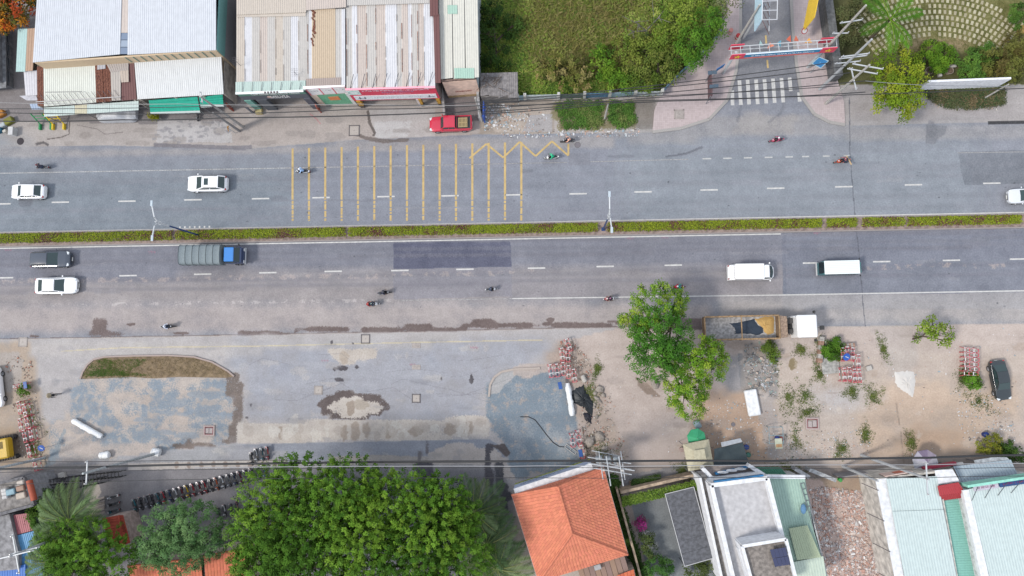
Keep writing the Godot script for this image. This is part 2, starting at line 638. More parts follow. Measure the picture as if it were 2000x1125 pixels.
	paint(bed2,[196,178,166],0.7,2.0,0.4,0.5,0.62,1)
	paint([955,770,960,740,975,727,1005,720,1006,735,985,752,975,768],[196,194,194],0.95,2.0,0.2)
	paint([1000,715,1080,708,1088,720,1030,738,1005,735],[208,192,182],0.8,4.0,0.8,0.4)
	# cement strips and broken patches
	var cement := [216,207,198]
	paint([466,828,600,822,740,818,850,818,900,814,952,814,955,855,850,858,700,861,464,866],cement,1.0,6.0,1.3,0.6)
	for s in [[548,846,5,14],[632,850,6,14],[694,842,9,20],[716,840,8,16],[760,845,7,14],[812,842,16,10],[880,838,14,12],[915,836,10,14],[672,845,7,18]]:
		spot(s[0],s[1],s[2],s[3],[180,166,154],0.8,3.0,0.7,0.4)
	for i in 34:
		spot(rng.randf_range(475,945),rng.randf_range(822,858),rng.randf_range(4,12),rng.randf_range(6,16),[198,188,178] if i % 2 else [228,222,214],0.6,2.0,1.0,0.5)
	paint([622,790,640,770,668,764,700,768,752,776,762,796,745,812,700,818,660,818,630,812],[118,108,106],1.0,6.0,1.5,0.7)
	paint([640,792,660,780,700,778,742,788,750,800,720,812,680,815,648,808],cement,1.0,6.0,1.5,0.7)
	spot(685,796,8,16,[172,156,142],0.8,2.0)
	spot(706,790,16,10,[188,176,162],0.7,3.0)
	paint([640,686,665,680,738,680,738,696,705,704,680,714,662,708,648,698],[212,202,192],1.0,8.0,1.3,0.6)
	spot(672,698,10,14,[196,182,168],0.8,3.0)
	for s in [[668,719,11,5],[654,721,4,4],[697,717,4,4],[663,742,10,4],[490,791,2.5,3],[482,816,4,2],[862,739,2,3],[921,741,4,10],[690,671,3,2],[648,668,3,4]]:
		spot(s[0],s[1],s[2],s[3],[104,100,104],0.95,1.5,0.5,0.3)
	# back lane
	paint([464,868,955,858,985,875,990,905,700,900,400,905,460,880],[164,168,178],1.0,2.0,0.2)
	paint([320,880,464,868,560,880,560,930,60,960,80,915],[180,180,184],0.9,5.0,0.3)
	paint([-80,915,540,905,990,912,1010,1140,-80,1140],[152,149,152],1.0,14.0)
	paint([600,905,1000,910,1010,1140,600,1140],[138,138,145],0.9,30.0)  # lower asphalt in its shaded tone, the shade painted into the colour
	paint([250,905,560,897,560,912,250,918],[206,198,192],1.0,1.5,0.4,0.5)
	for i in 9:
		spot(345 + i * 24,908,4.5,7,[166,152,142],0.9,1.5)
	paint([640,892,740,888,860,894,860,906,640,906],[186,178,172],0.9,2.0,0.9,0.6)
	paint([838,885,860,870,900,866,940,872,975,880,990,900,1005,935,985,935,965,905,840,905],[205,196,190],1.0,6.0,1.3,0.5)
	stroke([832,862,833,885],6.0,[124,120,124],0.85,4.0,1.3,0.6)
	stroke([822,880,818,900],7.0,[130,126,128],0.85,4.0,1.3,0.6)
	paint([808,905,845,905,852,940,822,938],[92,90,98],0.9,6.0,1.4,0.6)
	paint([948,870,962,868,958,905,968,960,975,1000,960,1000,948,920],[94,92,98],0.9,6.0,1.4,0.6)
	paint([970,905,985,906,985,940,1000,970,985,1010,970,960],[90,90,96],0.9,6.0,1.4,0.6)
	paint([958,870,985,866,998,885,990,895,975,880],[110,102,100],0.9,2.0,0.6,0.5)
	paint([60,905,200,905,190,925,60,930],[176,170,166],0.8,4.0,0.6)
	paint([165,945,190,942,198,960,185,985,165,968],[205,196,188],1.0,2.0,0.5,0.4)
	paint([-80,665,60,665,75,760,88,830,95,915,-80,915],[196,178,160],0.95,12.0,0.7,0.5)
	paint([-80,690,40,690,45,760,-80,770],[190,182,176],0.8,5.0,0.9,0.8)
	paint([-80,830,40,830,50,915,-80,915],[178,156,132],0.7,20.0,0.7,0.5)
	paint([85,915,130,830,110,905],[150,164,174],0.6,3.0,0.8)
	# --- dirt lot on the east
	var dirt := [1200,642,1400,645,2080,630,2080,1140,1180,1140,1180,930,1130,880,1125,760,1080,700,1110,665]
	paint(dirt,[212,197,188],1.0,4.0,0.3,0.3)
	paint([1400,700,2080,660,2080,905,1400,905],[214,199,186],0.9,40.0,0.7,0.4)
	paint([1380,760,1440,740,1480,800,1520,905,1370,905,1350,860],[200,172,150],0.9,26.0,0.9,0.5)
	paint([1680,720,1960,770,1960,905,1700,905,1650,820],[218,194,172],0.85,40.0,1.0,0.5)
	paint([1770,830,1860,820,1870,885,1780,895],[190,162,138],0.6,26.0,1.0,0.6)
	paint([1400,690,1450,690,1455,760,1415,768],[174,172,174],0.85,10.0,0.4)
	paint([1440,690,1450,690,1456,755,1446,755],[146,148,152],0.7,2.0,0.3)
	paint([1600,745,1680,735,1700,790,1640,810,1590,790],[204,201,202],0.7,30.0,0.8,0.4)
	paint([1450,670,1510,670,1520,780,1450,765],[166,160,156],0.8,5.0,1.0,0.8)
	paint([1475,765,1512,755,1520,895,1500,895],[186,180,178],0.7,5.0,0.8,0.8)
	paint([1140,860,1340,830,1340,930,1180,935],[191,178,170],0.7,22.0,0.9,0.7)
	spot(1548,711,9,12,[158,142,112],0.9,1.5,0.3,0.3)
	paint([1240,735,1262,748,1296,778,1260,770,1246,752],[160,142,130],0.8,3.0,0.6,0.4)
	paint([1700,640,1790,640,1790,720,1740,740],[200,192,186],0.5,8.0,0.6)
	paint([1060,690,1110,665,1150,690,1180,780,1230,900,1150,920,1130,800,1090,720],[190,173,160],0.85,14.0,0.9,0.8)
	for i in 70:
		spot(rng.randf_range(1140,2000),rng.randf_range(650,905),rng.randf_range(3,26),rng.randf_range(2,12),[[190,172,156],[222,208,196],[180,168,160]][i % 3],0.45,3.0,1.2,0.9)
	paint([1180,905,2080,895,2080,1140,1180,1140],[172,160,152],0.9,10.0,0.5,0.5)
	paint([1560,935,1720,935,1740,1140,1600,1140],[222,198,186],1.0,4.0,0.5,0.6)
	paint([1600,930,1690,930,1690,960,1620,962],[190,168,148],0.9,4.0,0.4,0.4)
	paint([1215,930,1340,905,1360,925,1220,965],[150,148,150],0.9,3.0,0.3)
	paint([1230,970,1310,950,1400,1130,1270,1140],[146,150,152],1.0,2.0,0.4,0.3)
	# dirty lines
	stroke([1750,785,1760,850,1765,905],3.0,[150,136,124],0.5,2.0,0.6,0.5)
	stroke([1480,760,1560,765,1700,770],2.0,[170,156,146],0.4,2.0,0.6,0.5)
	# cracks on the north forecourt
	stroke([136,236,135,262,120,268,92,272],2.0,[110,102,100],0.8,1.0,0.2,0.5)
	stroke([70,282,85,278,95,284],5.0,[100,96,98],0.7,1.5,0.5,0.5)
	stroke([150,244,190,252,205,262,240,258],1.4,[130,122,120],0.6,1.0)
	stroke([718,215,722,240,732,260,728,266],5.0,[112,104,100],0.85,1.5,0.5,0.5)
	stroke([696,262,715,270,750,276,800,273],7.0,[126,116,112],0.8,2.0,0.8,0.5)
	stroke([605,222,618,232,626,242],2.0,[206,140,142],0.7,1.0,0.4,0.6)
	stroke([1930,240,2080,238],6.0,[78,78,80],0.9,1.5,0.3,0.4)
	for i in 60:
		spot(rng.randf_range(300,460),rng.randf_range(236,278),rng.randf_range(1,8),rng.randf_range(1,4),[160,158,162],0.6,1.5)
	for i in 160:
		var lx := rng.randf_range(90,960)
		spot(lx,rng.randf_range(668,905),rng.randf_range(3,22),rng.randf_range(2,9),[[166,164,168],[212,204,196],[150,150,156]][i % 3],rng.randf_range(0.12,0.4),3.0,1.4,1.2)
	for i in 14:
		var x := rng.randf_range(480,900)
		var y := rng.randf_range(670,800)
		stroke([x,y,x + rng.randf_range(20,60),y + rng.randf_range(-14,14),x + rng.randf_range(70,130),y + rng.randf_range(-26,26)],rng.randf_range(0.8,1.3),[140,138,146],0.35,1.0,0.2,0.6)
	for i in 40:
		var x := rng.randf_range(-60,1900)
		var y := rng.randf_range(0,1) * 90.0 + (335.0 if i % 2 else 495.0) - x * 0.019
		stroke([x,y,x + rng.randf_range(40,160),y - 1.5],rng.randf_range(1.5,5.0),[136,137,146] if i % 3 else [178,176,178],rng.randf_range(0.12,0.3),3.0,0.8,0.8)
	# red survey marks
	for s in [[925,679],[634,704],[296,492],[650,469],[1230,465],[1297,464],[1595,455],[1935,446],[15,488],[806,712]]:
		for q in 3:
			stroke([s[0] - 6 + q * 5,s[1] - 2,s[0] - 4 + q * 5,s[1] + 2,s[0] - 2 + q * 5,s[1] - 1],1.2,[200,130,150],0.6,1.0)
	print("painted")
	# finish: grain, then from picture tone to base colour
	var lut := PackedByteArray()
	lut.resize(256)
	for i in 256:
		lut[i] = int(clampf(Color(pow(i / 255.0,1.0),0,0).srgb_to_linear().r / K,0.0,1.0) * 0.0 + 255.0 * Color(Color(i / 255.0,0,0).srgb_to_linear().r / K,0,0).linear_to_srgb().r)
	var r2 := RandomNumberGenerator.new()
	r2.seed = 9
	for i in MW * MH:
		var d := (n_mid[i] - 128) * 0.05 + (n_big[i] - 128) * 0.06 + (n_fine[i] - 128) * 0.10 + (streaky[i] - 128) * 0.035 + float((r2.randi() & 15) - 7) * 0.55
		var q := i * 3
		gmap[q] = lut[clampi(int(gmap[q] + d),0,255)]
		gmap[q + 1] = lut[clampi(int(gmap[q + 1] + d),0,255)]
		gmap[q + 2] = lut[clampi(int(gmap[q + 2] + d),0,255)]
	map_mat = StandardMaterial3D.new()
	map_mat.albedo_texture = ImageTexture.create_from_image(Image.create_from_data(MW,MH,false,Image.FORMAT_RGB8,gmap))
	map_mat.roughness = 0.95
	map_mat.metallic_specular = 0.2
	map_mat.texture_repeat = false

func on_map(mb: MB) -> void:
	mb.uv.resize(mb.v.size())
	for i in mb.v.size():
		mb.uv[i] = Vector2((mb.v[i].x - X0) / (X1 - X0),(mb.v[i].z - Z0) / (Z1 - Z0))

func outline(pts: Array,h: float) -> PackedVector3Array:
	var out := PackedVector3Array()
	for i in range(0,pts.size(),2):
		var p := W(pts[i],pts[i + 1])
		out.append(Vector3(p.x,h,p.z))
	return out

# flat strip of paint between plan marks
func strip(mb: MB,x0: float,y0: float,x1: float,y1: float,width: float,h: float) -> void:
	var a := W(x0,y0)
	var b := W(x1,y1)
	a.y = h
	b.y = h
	var d := (b - a).normalized()
	var q := Vector3(-d.z,0,d.x) * width * 0.5
	mb.quad(a - q,b - q,b + q,a + q)

# ---------------------------------------------------------------- setting
func sun_and_camera() -> void:
	var d := Vector3(78.0,-112.5,-FPX).normalized()
	var x := Vector3(sqrt(1.0 - d.x * d.x),-d.x,0.0)
	var ya := -d.x * d.y / x.x
	var y := Vector3(ya,-d.y,-sqrt(1.0 - ya * ya - d.y * d.y))
	lens = Basis(x,y,x.cross(y))
	var cam := Camera3D.new()
	cam.name = "camera"
	cam.fov = rad_to_deg(2.0 * atan(562.5 / FPX))
	cam.near = 1.0
	cam.far = 900.0
	cam.transform = Transform3D(lens,Vector3(0,H,0))
	add_child(cam)
	cam.current = true
	var sky_mat := ProceduralSkyMaterial.new()
	sky_mat.sky_top_color = Color(0.835,0.87,0.93)
	sky_mat.sky_horizon_color = Color(0.88,0.9,0.935)
	sky_mat.sky_curve = 0.3
	sky_mat.ground_bottom_color = Color(0.45,0.43,0.41)
	sky_mat.ground_horizon_color = Color(0.70,0.70,0.70)
	sky_mat.sun_angle_max = 30.0
	var sky := Sky.new()
	sky.sky_material = sky_mat
	var e := Environment.new()
	e.background_mode = Environment.BG_SKY
	e.sky = sky
	e.background_energy_multiplier = 0.7
	e.tonemap_mode = Environment.TONE_MAPPER_LINEAR
	e.tonemap_exposure = EXPOSURE
	e.sdfgi_enabled = true
	e.ssao_enabled = true
	e.ssil_enabled = true
	var we := WorldEnvironment.new()
	we.name = "daylight"
	we.environment = e
	add_child(we)
	var sun := DirectionalLight3D.new()
	sun.name = "sun"
	sun.light_color = Color(1.0,0.975,0.94)
	sun.light_energy = SUN
	sun.light_angular_distance = 10.0
	sun.shadow_enabled = true
	add_child(sun)
	sun.look_at_from_position(Vector3(-36,45,15),Vector3.ZERO)

const EXPOSURE := 2.13
const SUN := 0.5

func setting() -> void:
	# ground: the surveyed part and the land round it
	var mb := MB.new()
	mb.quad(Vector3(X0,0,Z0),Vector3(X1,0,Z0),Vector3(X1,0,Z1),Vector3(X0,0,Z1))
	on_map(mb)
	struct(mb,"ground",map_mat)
	mb = MB.new()
	for q in [[-400,X0,-400,400],[X1,400,-400,400],[X0,X1,-400,Z0],[X0,X1,Z1,400]]:
		mb.quad(Vector3(q[0],0,q[2]),Vector3(q[1],0,q[2]),Vector3(q[1],0,q[3]),Vector3(q[0],0,q[3]))
	struct(mb,"terrain",D(176,168,156,0.95,"dirt",0.05))
	# road
	var road_n := [-75,291,0,287,200,284,480,291,700,273,930,263,1270,259,1330,251,1385,233,1420,196,1437,140,1446,60,1450,-40]
	var road := road_n + [1543,-40,1548,60,1556,130,1566,190,1590,223,1620,239,1660,245,2060,237,2060,632,1400,640,1200,638,800,647,400,655,-75,664]
	mb = MB.new()
	mb.cap(outline(road,0.008))
	on_map(mb)
	struct(mb,"road",map_mat)
	# pink paved corners of the side street, a real step above the road
	var pink := D(220,203,202,0.9,"paving",0.55)
	var left := [1412,-40,1450,-40,1446,60,1437,140,1420,196,1385,233,1330,251,1274,258,1278,215,1292,182,1342,135,1390,88,1408,40]
	var right := [1543,-40,1600,-40,1612,60,1630,140,1648,200,1650,244,1620,239,1590,223,1566,190,1556,130,1548,60]
	for s in [left,right]:
		mb = MB.new()
		var o := outline(s,0.12)
		mb.cap(o)
		mb.skirt(o,0.0)
		struct(mb,"pavement",pink)
	var stone := D(205,200,196,0.9,"grain",0.8)
	for s in [[1446,0,1446,60,1437,140,1420,196,1385,233,1330,251,1274,258],[1545,0,1548,60,1556,130,1566,190,1590,223,1620,239,1650,244]]:
		mb = MB.new()
		for i in range(0,s.size() - 2,2):
			var a := W(s[i],s[i + 1])
			var b := W(s[i + 2],s[i + 3])
			a.y = 0.065
			b.y = 0.065
			mb.bar(a,b,0.34,0.13)
		struct(mb,"kerb",stone)
	# median planter with its kerbs
	mb = MB.new()
	var med := PackedVector3Array()
	for i in 9:
		var x := -70.0 + i * 266.0
		med.append(Vector3(0,0.1,0) + W(x,455.5 - 0.0187 * x) * Vector3(1,0,1))
	for i in 9:
		var x := 2058.0 - i * 266.0
		med.append(Vector3(0,0.1,0) + W(x,482.0 - 0.0188 * x) * Vector3(1,0,1))
	mb.cap(med)
	mb.skirt(med,0.0)
	struct(mb,"median",D(198,176,166,0.95,"dirt",0.3))
	mb = MB.new()
	for i in 8:
		mb.bar(Vector3(med[i].x,0.07,med[i].z),Vector3(med[i + 1].x,0.07,med[i + 1].z),0.14,0.15)
		mb.bar(Vector3(med[9 + i].x,0.07,med[9 + i].z),Vector3(med[10 + i].x,0.07,med[10 + i].z),0.14,0.15)
	struct(mb,"kerb",D(190,180,176,0.9,"grain",0.8))
	# grass island with its kerb, west of the lot
	var isl := [158,740,163,726,172,712,184,702,205,697,260,695,330,694,380,697,415,707,445,724,458,735,440,738,350,736,300,739,250,736,200,739]
	mb = MB.new()
	var io := outline(isl,0.06)
	mb.cap(io)
	mb.skirt(io,0.0)
	struct(mb,"verge",D(176,152,122,0.95,"dirt",0.25))
	mb = MB.new()
	for i in 10:
		mb.bar(io[i] + Vector3(0,0.02,0),io[i + 1] + Vector3(0,0.02,0),0.18,0.17)
	struct(mb,"kerb",D(210,190,182,0.9,"grain",0.8))
	mb = MB.new()
	var k2 := [955,775,957,752,965,737,980,726,1005,721,1055,719]
	for i in range(0,k2.size() - 2,2):
		mb.bar(W(k2[i],k2[i + 1],0.05),W(k2[i + 2],k2[i + 3],0.05),0.24,0.12)
	struct(mb,"kerb",D(222,208,198,0.9,"grain",0.8))
	markings()

func markings() -> void:
	var root := Node3D.new()
	root.name = "road_markings"
	root.set_meta("kind","structure")
	add_child(root)
	var white := D(246,244,240,0.8,"blotch",0.35)
	var faint := D(208,206,206,0.85,"dirt",0.6)
	var yellow := D(240,208,142,0.85,"blotch",0.25)
	var y := 0.013
	var mb: MB
	for e in [[-70,339.8,560,328.2,1.9,D(226,226,226,0.85,"dirt",0.6)],[560,328.2,850,322.6,2.0,faint],[850,322.6,1108,317.2,1.4,faint],[1153,316,1345,311,1.6,faint],[1870,298.5,2050,296,1.4,faint],
			[-70,455.4,700,441.0,2.2,white],[700,441.0,1400,427,2.2,white],[1400,427,2050,413.8,2.2,white],
			[-70,486.4,700,472.6,2.4,white],[700,472.6,1525,456.8,2.4,white],[1000,583.2,1528,576.2,2.0,white],[1528,576.2,2050,567.0,2.2,white],[780,587,1000,583.2,1.3,faint]]:
		mb = MB.new()
		strip(mb,e[0],e[1],e[2],e[3],e[4] / 16.5,y)
		part(mb,"edge_line",e[5],root)
	var dash := []
	for q in [[4,398.3],[118,395],[248,393],[377,390.3],[509,388],[627,386],[754,384],[879,382.4],[1003,380.6],[1129,378.5],[1256,374.8],[1385,371],[1515,367.7],[1648,364.7],[1784,361],[1937,358],
			[9,542.6],[129,541.4],[250,538.4],[396,535.5],[523,532.6],[651,530],[781,528.3],[908,526],[1048,523.7],[1182,520.4],[1315,518],[1450,516],[1585,513.7],[1722,511],[1858,508.5],[1989,506]]:
		mb = MB.new()
		strip(mb,q[0] - 17,q[1] + 0.3,q[0] + 17,q[1] - 0.3,0.17,y)
		part(mb,"lane_dash",white,root)
	for i in 8:
		mb = MB.new()
		var x := 1381.0 + i * 40.5 - (8.0 if i > 4 else 0.0)
		var yy := 310.2 - (x - 1381.0) * 0.022
		strip(mb,x - 9,yy,x + 8 - i * 0.6,yy - 0.3,0.16,y)
		part(mb,"lane_dash",D(228,228,226,0.85,"blotch",0.6),root)
	for i in 7:
		mb = MB.new()
		strip(mb,350.0 + i * 9.6,444.0 - i * 0.2,353.0 + i * 9.6,444.0 - i * 0.2,0.22,y)
		part(mb,"warning_dot",white,root)
	for i in 15:
		mb = MB.new()
		var x := 571.6 + i * 31.9
		var top := 290.0 - i * 0.9
		var bot := 431.5 - i * 0.05
		strip(mb,x,top,x - 0.2 + i * 0.02,390.0,0.25,y)
		part(mb,"hatch_bar",yellow,root)
		var yq := 392.0
		mb = MB.new()
		while yq < bot:
			var ln := rng.randf_range(4,14)
			strip(mb,x,yq,x,minf(yq + ln,bot),0.24,y)
			yq += ln + rng.randf_range(1.0,2.6)
		part(mb,"hatch_bar",yellow,root)
	var zz := [917,309,950,281,983,308,1015,277,1046,305,1078,276,1110,304,1110,281]
	for i in range(0,zz.size() - 2,2):
		mb = MB.new()
		strip(mb,zz[i],zz[i + 1],zz[i + 2],zz[i + 3],0.22,y + 0.004 + i * 0.0006)
		part(mb,"zigzag_line",yellow,root)
	for c in [[1430,176.5,1430.8,205.7],[1444,157,1447,205],[1460,156,1463,204],[1476.5,155.5,1480,203.5],[1493,155,1496.5,202],[1509.5,153.5,1513,201],[1526,152.5,1530,200],[1542,151.5,1544.5,178],[1560.5,180.5,1562,198.5]]:
		mb = MB.new()
		strip(mb,c[0],c[1],c[2],c[3],0.41,y)
		part(mb,"crossing_bar",white,root)
	for c in [[1495.5,69,1496.5,85],[1498.5,117,1499.8,133]]:
		mb = MB.new()
		strip(mb,c[0],c[1],c[2],c[3],0.2,y)
		part(mb,"centre_dash",yellow,root)

# covers set in the ground: frame and lid
func covers() -> void:
	var con := D(206,196,190,0.9,"blotch",0.5)
	var pale := D(224,214,206,0.9,"grain",0.6)
	var iron := D(132,126,128,0.7,"grain",0.9)
	for c in [[45,668,17,"square concrete drain cover near the left edge beside the road drain"],[714,662,16,"square concrete drain cover at the road drain, lot side"],[622,762,15,"square concrete cover left of the broken oval patch"],
			[813,778,15,"brownish square cover right of the broken oval patch"],[692,255,20,"square drain cover on the forecourt before the red shop sign"],[1326,224,17,"square cover in the pink pavement left of the side street"]]:
		var a := W(c[0],c[1])
		var s: float = c[2] / 16.5
		var y: float = 0.12 if c[0] == 1326 else 0.0
		var t := thing("manhole_cover",c[3],"manhole cover",Vector3(a.x,y,a.z))
		var mb := MB.new()
		for q in 4:
			var r := Basis(Vector3.UP,q * PI / 2)
			mb.box(r * Vector3(s * 0.5,0.02,0),Vector3(0.1,0.05,s + 0.1),r)
		part(mb,"frame",iron if c[0] > 690 and c[0] < 830 else con,t)
		mb = MB.new()
		mb.box(Vector3(0,0.01,0),Vector3(s - 0.14,0.04,s - 0.14),Basis(),0.01)
		part(mb,"lid",con if c[0] == 1326 else pale,t)
		mb = MB.new()
		mb.box(Vector3(0,0.035,0),Vector3(0.09,0.02,0.05))
		part(mb,"lifting_eye",iron,t)
	for c in [[1128,283,12,"round iron cover in the road beside the yellow zigzag"],[1432,829,8,"small round iron cover on the reddish dirt"]]:
		var a := W(c[0],c[1])
		var t := thing("round_cover",c[3],"manhole cover",Vector3(a.x,0.008,a.z))
		var mb := MB.new()
		mb.tube(Vector3(0,0,0),Vector3(0,0.012,0),c[2] / 33.0,c[2] / 33.0,20)
		part(mb,"rim",iron,t)
		mb = MB.new()
		mb.tube(Vector3(0,0.012,0),Vector3(0,0.02,0),c[2] / 40.0,c[2] / 40.0,20)
		part(mb,"lid",D(150,144,150,0.7,"grain",1.2),t)
	# twin lids with red edging
	for c in [[409,841,22,20,"pale twin lid chamber with red edging in the gravel bed"],[1586,827,24,22,"red edged concrete chamber with one lid shifted, on the dirt lot"]]:
		var a := W(c[0],c[1])
		var sx: float = c[2] / 16.5
		var sz: float = c[3] / 16.5
		var t := thing("utility_chamber",c[4],"manhole cover",a)
		var mb := MB.new()
		for q in [[0,-0.5,sx,0.16],[0,0.5,sx,0.16]]:
			mb.box(Vector3(0,0.06,q[1] * (sz - 0.16)),Vector3(sx,0.16,0.16))
		for q in [-0.5,0.5]:
			mb.box(Vector3(q * (sx - 0.16),0.06,0),Vector3(0.16,0.156,sz - 0.32))
		part(mb,"frame",D(226,206,200,0.9,"grain",0.8),t)
		mb = MB.new()
		for q in [-0.5,0.5]:
			mb.box(Vector3(0,0.11,q * (sz - 0.4)),Vector3(sx - 0.34,0.05,0.08))
			mb.box(Vector3(q * (sx - 0.4),0.112,0),Vector3(0.08,0.05,sz - 0.5))
		part(mb,"edging",D(170,96,100,0.8,"grain",0.8),t)
		for q in [-1,1]:
			mb = MB.new()
			mb.box(Vector3(q * sx * 0.17,0.075,0.1 if (c[0] > 1000 and q < 0) else 0.0),Vector3(sx * 0.3,0.06,sz - 0.62),Basis(),0.01)
			part(mb,"lid",D(226,212,208,0.9,"grain",0.8),t)
	# flat paving slabs lying loose
	for c in [[813,675,"upper of two small pale slabs let into the lot"],[813,717,"lower of two small pale slabs let into the lot"]]:
		var mb := MB.new()
		mb.box(W(c[0],c[1],0.015),Vector3(1.0,0.05,0.55),Basis(),0.012)
		single(mb,"paving_slab",con,c[2],"slab","slabs in the lot")

# ---------------------------------------------------------------- buildings
func V(q: Array) -> Vector3:
	return W(q[0],q[1],q[2])

# upright wall slab between two plan places
func slab(mb: MB,a: Vector3,b: Vector3,y0: float,y1: float,th := 0.14) -> void:
	var d := Vector3(b.x - a.x,0,b.z - a.z)
	if d.length() < 0.01:
		return
	var x := d.normalized()
	var z := x.cross(Vector3.UP)
	mb.box(Vector3((a.x + b.x) * 0.5,(y0 + y1) * 0.5,(a.z + b.z) * 0.5),Vector3(d.length(),y1 - y0,th),Basis(x,Vector3.UP,z))

func walls(parent: Node,pts: Array,y0: float,mat: Material,called := "wall",th := 0.14,skip := []) -> void:
	for i in pts.size():
		if i in skip:
			continue
		var a: Vector3 = pts[i]
		var b: Vector3 = pts[(i + 1) % pts.size()]
		var mb := MB.new()
		slab(mb,a,b,y0,minf(a.y,b.y) - 0.05,th)
		part(mb,called,mat,parent)

# ribbed metal sheet: ribs run from the edge a-b down to d-c
func ribs(mb: MB,a: Vector3,b: Vector3,c: Vector3,d: Vector3,pitch := 0.25,amp := 0.035) -> void:
	var n := maxi(2,int(((b - a).length() + (c - d).length()) * 0.5 / pitch))
	var prof := [[0.0,0.0],[0.45,0.0],[0.58,1.0],[0.87,1.0]]
	var up := (c - a).cross(b - d).normalized()
	if up.y < 0.0:
		up = -up
	var pt := a
	var pb := d
	for i in n:
		for p in prof:
			if i == 0 and p[0] == 0.0:
				continue
			var s: float = (i + p[0]) / n
			var qt: Vector3 = a.lerp(b,s) + up * amp * p[1]
			var qb: Vector3 = d.lerp(c,s) + up * amp * p[1]
			mb.quad(pt,qt,qb,pb)
			pt = qt
			pb = qb
	mb.quad(pt,b,c,pb)
	# a thin underside so that the sheet has a thickness
	var k := up * -0.03
	mb.quad(d + k,c + k,b + k,a + k)
	mb.quad(d,c,c + k,d + k)
	mb.quad(a + k,b + k,b,a)
	mb.quad(b,b + k,c + k,c)
	mb.quad(a + k,a,d,d + k)

func roof(parent: Node,q: Array,mat: Material,called := "roof_sheet",pitch := 0.25,amp := 0.035) -> MeshInstance3D:
	var mb := MB.new()
	ribs(mb,V(q[0]),V(q[1]),V(q[2]),V(q[3]),pitch,amp)
	return part(mb,called,mat,parent)

# flat plate from a plan outline with heights, thick downwards
func plate(parent: Node,q: Array,th: float,mat: Material,called: String) -> MeshInstance3D:
	var mb := MB.new()
	var top := PackedVector3Array()
	for p in q:
		top.append(V(p))
	mb.cap(top)
	var bot := PackedVector3Array()
	for p in top:
		bot.append(p - Vector3(0,th,0))
	mb.cap(bot,false)
	for i in top.size():
		var j := (i + 1) % top.size()
		mb.quad(top[j],top[i],bot[i],bot[j])
	return part(mb,called,mat,parent)

func beam(parent: Node,a: Vector3,b: Vector3,r: float,mat: Material,called: String) -> MeshInstance3D:
	var mb := MB.new()
	mb.tube(a,b,r,r,6)
	return part(mb,called,mat,parent)

# courses of clay tiles on one slope, eave e0-e1 up to t0-t1
func tiles(mb: MB,e0: Vector3,e1: Vector3,t0: Vector3,t1: Vector3,course := 0.36,width := 0.33) -> void:
	var up := (t0 + t1 - e0 - e1).normalized()
	var al := (e1 - e0).normalized()
	var nn := al.cross(up).normalized()
	if nn.y < 0.0:
		nn = -nn
	var rows := maxi(1,int(((t0 + t1) * 0.5 - (e0 + e1) * 0.5).length() / course))
	for r in rows:
		var a := e0.lerp(t0,float(r) / rows)
		var b := e1.lerp(t1,float(r) / rows)
		var a2 := e0.lerp(t0,float(r + 1) / rows)
		var b2 := e1.lerp(t1,float(r + 1) / rows)
		var k := maxi(1,int((b - a).length() / width))
		for i in k:
			var s0 := (i + 0.04) / k
			var s1 := (i + 0.96) / k
			var lift := nn * (0.055 + rng.randf_range(-0.006,0.006))
			var p0 := a.lerp(b,s0) + lift
			var p1 := a.lerp(b,s1) + lift
			var q0 := a2.lerp(b2,s0) + nn * 0.015
			var q1 := a2.lerp(b2,s1) + nn * 0.015
			var m0 := a.lerp(b,(s0 + s1) * 0.5) + lift + nn * 0.018
			var m1 := a2.lerp(b2,(s0 + s1) * 0.5) + nn * 0.033
			if mb.tinted:
				var kk := rng.randf_range(0.88,1.1)
				mb.col = Color(tile_col.r * kk,tile_col.g * kk * rng.randf_range(0.96,1.04),tile_col.b * kk)
			mb.quad(q0,m1,m0,p0)
			mb.quad(m1,q1,p1,m0)
			mb.quad(p0,m0,m0 - lift,p0 - lift)
			mb.quad(m0,p1,p1 - lift,m0 - lift)

var tile_col := Color(0.4,0.14,0.07)

func words(s: String,parent: Node,at: Vector3,right: Vector3,up: Vector3,width: float,height: float,mat: Material) -> void:
	var tm := TextMesh.new()
	var f := SystemFont.new()
	f.font_names = PackedStringArray(["Droid Sans"])
	f.font_weight = 700
	tm.font = f
	tm.text = s
	tm.font_size = 64
	tm.pixel_size = 0.01
	tm.depth = 0.04
	var box := tm.get_aabb().size
	var o := shape(tm,"lettering",mat,parent)
	var r := right.normalized()
	var u := up.normalized()
	o.transform = Transform3D(Basis(r * width / maxf(box.x,0.01),u * height / maxf(box.y,0.01),r.cross(u).normalized()),at)

# lettering too small to read: short strokes in a row
func scribble(parent: Node,a: Vector3,b: Vector3,up: Vector3,height: float,mat: Material,n: int,out: Vector3,fill := 0.7) -> void:
	var mb := MB.new()
	var d := (b - a) / n
	var r := d.normalized()
	for i in n:
		if rng.randf() > fill + 0.15:
			continue
		var c := a + d * (i + 0.5) + out * 0.012
		var w := d.length() * rng.randf_range(0.45,0.8)
		var bs := Basis(r,up,r.cross(up))
		mb.box(c - r * w * 0.4,Vector3(w * 0.22,height,0.012),bs)
		if rng.randf() < 0.7:
			mb.box(c + up * height * rng.randf_range(-0.4,0.45),Vector3(w * 0.9,height * 0.18,0.013),bs)
		if rng.randf() < 0.5:
			mb.box(c + r * w * 0.4,Vector3(w * 0.2,height * rng.randf_range(0.5,1.0),0.014),bs)
	if mb.v.size() > 0:
		part(mb,"lettering",mat,parent).set_meta("kind","stuff")

func solid_panel(parent: Node,a: Vector3,b: Vector3,y0: float,y1: float,mat: Material,called: String,th := 0.08) -> void:
	var mb := MB.new()
	slab(mb,a,b,y0,y1,th)
	part(mb,called,mat,parent)

